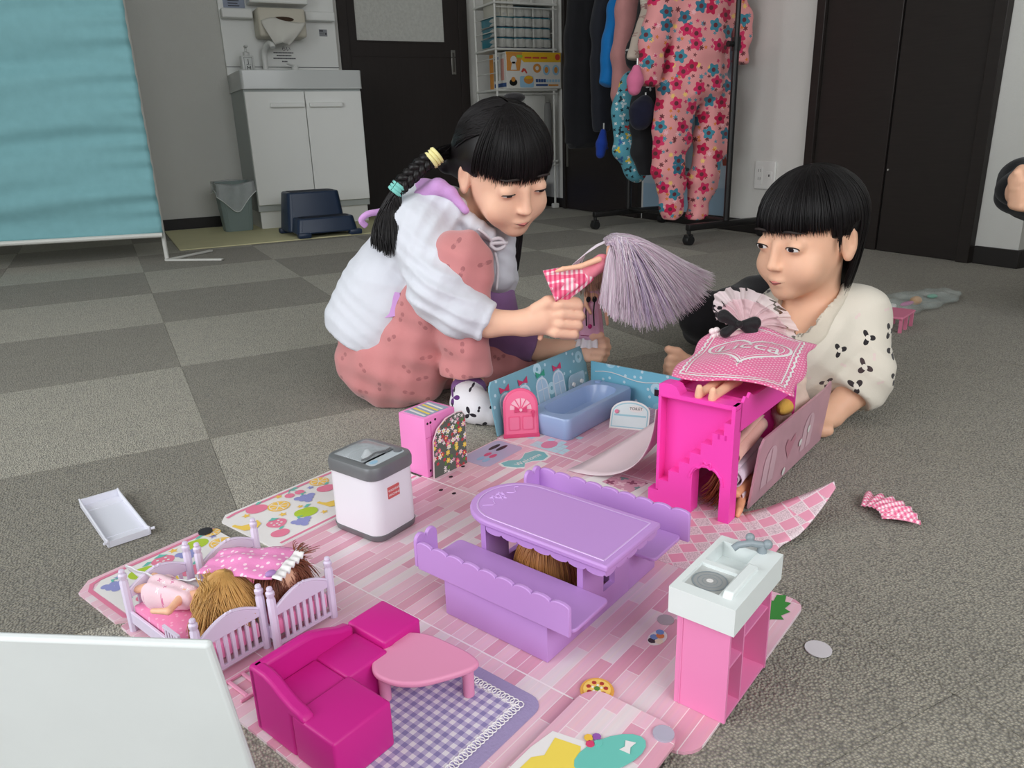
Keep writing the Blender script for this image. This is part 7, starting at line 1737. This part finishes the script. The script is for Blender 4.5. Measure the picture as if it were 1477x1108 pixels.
for k in range(900):
    a = rg.uniform(-1, 1); b = rg.uniform(-1, 1); L_ = rg.uniform(.75, 1.0); e = at(562+28*a, 374-16*abs(a)*1.0, 1.293+.02*b); e = tie2.lerp(e, L_)
    mb.tube(bez(tie2+Vector((rg.gauss(0, .003), rg.gauss(0, .003), 0)), at(564+16*a, 296, 1.308-.014*b), at(556+26*a, 332, 1.295+.02*b), e, 8), [.0011]*5+[.0009, .0006, .0003], 3, cap=False)
world_child(tag(mb.build('ponytail', M_HAIRB, None, smooth=True, ang=180), kind='stuff'), girl)
mb = MB()
for k in range(200):
    a = rg.uniform(-1, 1); b = rg.uniform(-1, 1); mb.tube(bez(P(-.06+.01*b, -.05, -.02+.01*a), at(752+6*a, 300, 1.46), at(748+8*a, 340, 1.46+.015*b), at(738+10*a, 410-22*abs(a), 1.45), 8), [.0012]*6+[.0008, .0003], 3, cap=False)
world_child(tag(mb.build('far_ponytail', M_HAIRB, None, smooth=True, ang=180), kind='stuff'), girl)
for nm, p, q, col in (('hair_tie', tie1, at(622, 231, 1.322), (236, 226, 160)), ('hair_tie', at(576, 268, 1.311), at(570, 276, 1.31), (130, 206, 196))):
    d_ = (q-p).normalized(); mb = MB()
    for k in range(3): 
        u_ = d_.orthogonal().normalized(); w_ = d_.cross(u_); c_ = p.lerp(q, k/2); mb.tube([c_+(u_*math.cos(a)+w_*math.sin(a))*(.0125 if col[0] > 200 else .0105) for a in [2*PI*i/18 for i in range(19)]], .0035, 6, cap=False)
    world_child(mb.build(nm, cloth('tie_%d' % col[0], col, .9), None, smooth=True, ang=180), girl)
hb = [P(.0795*math.sin(a), -.004, .030+.0855*math.cos(a)) for a in [-1.3+2.6*i/20 for i in range(21)]]
world_child(MB().ell(P(-.028, -.040, .104), (.020, .012, .008), 14, 8).build('hair_clip', M_BOWB, None, smooth=True, ang=180), girl)

# ------------------------------------------------------------------ the boy
boy = thing('person', 'child with short black hair propped on elbows in a cream printed shirt', 'person', atz(1190, 600, 0), 0)
bf = (RT*-.84-FW*.50+Vector((0, 0, -.16))).normalized(); br_ = bf.cross(Vector((0, 0, 1))).normalized(); bu = br_.cross(bf).normalized()
BC = at(1166, 338, 1.265)
pts_ = [at(940, 640, 1.08), at(940, 230, 1.75), at(1310, 230, 1.08), at(1310, 640, 1.6), at(940, 640, 1.75)]
blo = np.min([list(p) for p in pts_], 0); bhi = np.max([list(p) for p in pts_], 0); blo[2] = -.005
S = SDF(blo, bhi, .003); ex = MB()
P2, M2 = head(S, ex, BC, br_, bf, bu, lids=.45, gaze=(-.1, -.25))
S.rc(P2(0, -.020, -.06), at(1165, 470, 1.29), .040, .046, .02); S.el(at(1165, 500, 1.275), (.075, .07, .07), None, .03); S.rc(at(1165, 480, 1.30), at(1135, 465, 1.60), .07, .07, .03)
S.rc(at(1165, 470, 1.29), at(1236, 462, 1.265), .05, .04, .02).rc(at(1236, 462, 1.265), at(1243, 555, 1.190), .036, .031, .01).rc(at(1243, 555, 1.190), at(1200, 596, 1.168), .029, .021, .01)
S.el(atz(1190, 603, .020), (.028, .024, .017), None, .012)
for k_, (u_, v_) in enumerate(((1172, 612), (1178, 618), (1186, 621), (1194, 621))): S.chain([atz(1188+2*k_, 606, .020), atz(u_, v_, .014), atz(u_-7, v_+4, .009)], [.0095, .0085, .0075], .003)
S.chain([atz(1196, 600, .02), atz(1183, 600, .016), atz(1174, 603, .011)], [.010, .009, .0078], .003)
# far arm and hand with a raised thumb
S.rc(at(1150, 470, 1.31), at(1095, 478, 1.33), .05, .04, .02).rc(at(1095, 478, 1.33), at(1048, 548, 1.36), .034, .030, .01).rc(at(1048, 548, 1.36), at(996, 528, 1.405), .027, .020, .01)
S.el(at(981, 524, 1.41), (.022, .019, .021), None, .012)
for y_, x_ in ((517, 968), (526, 966), (534, 966), (541, 969)): S.chain([at(986, y_-1, 1.398), at(x_, y_, 1.388), at(x_-4, y_+3, 1.405), at(x_+10, y_+3, 1.412)], [.0095, .0090, .0082, .0072], .0015)
S.chain([at(988, 518, 1.40), at(977, 508, 1.392), at(964, 504, 1.388)], [.0105, .0095, .0080], .003)
zz = S.ax[2][None, None, :].astype(np.float32); S.D = np.maximum(S.D, -(zz-.002))
world_child(S.build('body', [M_SKIN2, M_EYEW, M_EYED, M_LIP, M_BROW], None, 1, ex), boy)
M_SHIRT = flower_mat('shirt_cream_print', (222, 214, 200), [(22, .0125, 3, .40, [(58, 50, 52), (74, 60, 62), (44, 40, 42)], .85, (226, 218, 206)), (20, .006, 2, .4, [(226, 206, 200)], .5, None)], proj='diag', rough=.9, bump=.3, seed=7.7, sheen=.25)
S = SDF(blo, bhi, .0036)
S.el(at(1172, 505, 1.262), (.105, .085, .085), None, 0); S.rc(at(1168, 485, 1.30), at(1140, 470, 1.58), .098, .095, .04)
S.rc(at(1190, 455, 1.29), at(1236, 458, 1.268), .058, .052, .03); S.rc(at(1236, 458, 1.268), at(1246, 545, 1.198), .050, .048, .02); S.rc(at(1246, 545, 1.198), at(1226, 572, 1.182), .047, .042, .012, flat=True)
S.rc(at(1140, 465, 1.30), at(1097, 475, 1.33), .055, .05, .03); S.rc(at(1097, 475, 1.33), at(1052, 540, 1.358), .048, .044, .02)
cd_ = (at(1226, 572, 1.182)-at(1246, 545, 1.198)).normalized(); S.ring(at(1225, 573, 1.181), cd_, .0365, .0055, .004)
# neckline: scoop cut round the neck, then a rolled collar
D0 = S.D.copy(); S.rc(P2(0, -.015, -.075), at(1150, 478, 1.232), .046, .040, .004, 's'); Sc = SDF(blo, bhi, .0036); Sc.rc(P2(0, -.015, -.075), at(1150, 478, 1.232), .046, .040, 0); 
Pn = np.stack(np.meshgrid(*S.ax, indexing='ij'), -1).astype(np.float32); q_ = Pn[..., 0]*RT.x+Pn[..., 1]*RT.y; z_ = Pn[..., 2]
el_ = np.array(at(1246, 550, 1.17), np.float32); dd_ = np.linalg.norm(Pn-el_, axis=-1)
wv_ = .0016*np.sin(q_*55+z_*70)+.0022*np.abs(np.sin(z_*60-q_*40+np.sin(q_*31)))+.006*np.exp(-(dd_/.06)**2)*np.abs(np.sin((q_*.7+z_)*75))-.001; del Pn
S.D = S.D+wv_; Sc.D = np.maximum(np.maximum(D0+wv_-.0028, Sc.D-.015), -Sc.D)
zz = S.ax[2][None, None, :].astype(np.float32); S.D = np.maximum(S.D, -(zz-.0015))
world_child(S.build('shirt', M_SHIRT, None, 2), boy)
col_ = None and crom([at(1106, 440, 1.30), at(1112, 470, 1.25), at(1128, 498, 1.205), at(1150, 508, 1.195), at(1174, 500, 1.205), at(1198, 472, 1.235), at(1212, 440, 1.27), at(1215, 418, 1.30)], 8)
world_child(Sc.build('collar', cloth('collar_cream', (214, 204, 188), .9), None, 2), boy)
S = SDF(blo-[.1, 0, 0], bhi+[.0, .2, 0], .005); S.rc(at(1130, 455, 1.62), at(1090, 455, 1.66), .095, .085, .03).rc(at(1090, 455, 1.66), at(1018, 455, 1.56), .07, .050, .03).rc(at(1018, 455, 1.56), at(1012, 470, 1.66), .050, .045, .02)
zz = S.ax[2][None, None, :].astype(np.float32); S.D = np.maximum(S.D, -(zz-.0015)); S.warp(lambda P: .003*np.sin(P[..., 2]*70+P[..., 0]*60))
world_child(S.build('trousers', cloth('black_trousers', (34, 33, 36), .9), None, 2), boy)
S = SDF(np.array(BC)-.15, np.array(BC)+.15, .003); cap(S, P2, M2, .034, -.075); S.rc(P2(0, -.06, -.02), P2(0, -.058, -.085), .052, .036, .02)
world_child(S.build('hair', M_HAIRB, None, 1), boy)
mb = MB(); scalp(mb, BC, br_, bf, bu, 3600, .026, .012, -.085, seed=9, rad=(.0775, .0905, .0815), burn=.03); world_child(tag(mb.build('hair_strands', M_HAIRB, None, smooth=True, ang=180), kind='stuff'), boy)

# ------------------------------------------------------------------ the grown-up at the right edge
ad = thing('person', 'grown-up in a black top at the right edge, only a hand and sleeve in view', 'person', at(1760, 500, 1.75), 0)
M_TOP = cloth('black_knit', (30, 31, 34), .9, var=.08)
hip = Vector((at(1800, 500, 1.75).x, at(1800, 500, 1.75).y, .14)); nk = hip+Vector((-.03, .02, .50)); shl = nk+Vector((-.10, .13, -.05)); elb = at(1580, 330, 1.74); wr_ = at(1478, 272, 1.70)
alo = np.minimum(np.array(hip), np.array(wr_))-.35; ahi = np.maximum(np.array(hip), np.array(wr_))+.45; alo[2] = -.005; ahi[2] = 1.0
S = SDF(alo, ahi, .006); ex = MB(); ac = nk+Vector((-.03, .02, .17)); af = (at(1300, 500, 1.3)-ac).normalized(); ar = af.cross(Vector((0, 0, 1))).normalized(); au = ar.cross(af)
Pa, Ma = head(S, ex, ac, ar, af, au, lids=.5)
S.rc(Pa(0, -.02, -.06), nk, .05, .055, .02).rc(nk, hip, .09, .10, .03).rc(nk, shl, .06, .05, .03).rc(shl, elb, .045, .038, .01).rc(elb, wr_, .038, .027, .01)
h0 = at(1474, 276, 1.66)
S.el(h0, (.036, .030, .034), None, .015)
for k_ in range(4): S.chain([at(1468, 256+12*k_, 1.645), at(1463, 258+12*k_, 1.625), at(1473, 262+12*k_, 1.612), at(1484, 264+12*k_, 1.625)], [.013, .0125, .0115, .010], .003)
S.chain([at(1482, 252, 1.645), at(1474, 246, 1.63), at(1468, 250, 1.615)], [.014, .0125, .0105], .004)
kn = hip+Vector((-.36, .10, 0)); S.rc(hip, kn, .08, .06, .03).rc(kn, hip+Vector((-.08, .30, -.05)), .05, .04, .02)
zz = S.ax[2][None, None, :].astype(np.float32); S.D = np.maximum(S.D, -(zz-.002)); world_child(S.build('body', [M_SKIN2, M_EYEW, M_EYED, M_LIP, M_BROW], None, 1, ex), ad)
S = SDF(alo, ahi, .006); S.el(at(1484, 268, 1.76), (.062, .062, .066), None, 0); S.rc(at(1484, 268, 1.76), at(1580, 300, 1.80), .055, .06, .03); S.rc(nk, hip+Vector((0, 0, .05)), .11, .13, .04).rc(nk, shl, .08, .075, .04).rc(shl, elb, .068, .062, .02).rc(elb, at(1500, 272, 1.71), .062, .055, .02).rc(at(1500, 272, 1.71), at(1474, 270, 1.70), .055, .046, .01)
S.warp(lambda P: .004*np.sin(P[..., 2]*60+P[..., 0]*45)+.003*np.sin(P[..., 0]*90-P[..., 2]*50)); world_child(S.build('sweater', M_TOP, None, 2), ad)
S = SDF(alo, ahi, .008); S.rc(hip+Vector((0, 0, -.02)), kn, .11, .075, .03).rc(kn, hip+Vector((-.08, .30, -.05)), .065, .06, .03); zz = S.ax[2][None, None, :].astype(np.float32); S.D = np.maximum(S.D, -(zz-.0015)); world_child(S.build('trousers', cloth('navy_trousers', (44, 48, 60), .9), None, 2), ad)
S = SDF(np.array(ac)-.16, np.array(ac)+.16, .006); cap(S, Pa, Ma, .04, -.10); world_child(S.build('hair', M_HAIRB, None, 1), ad)
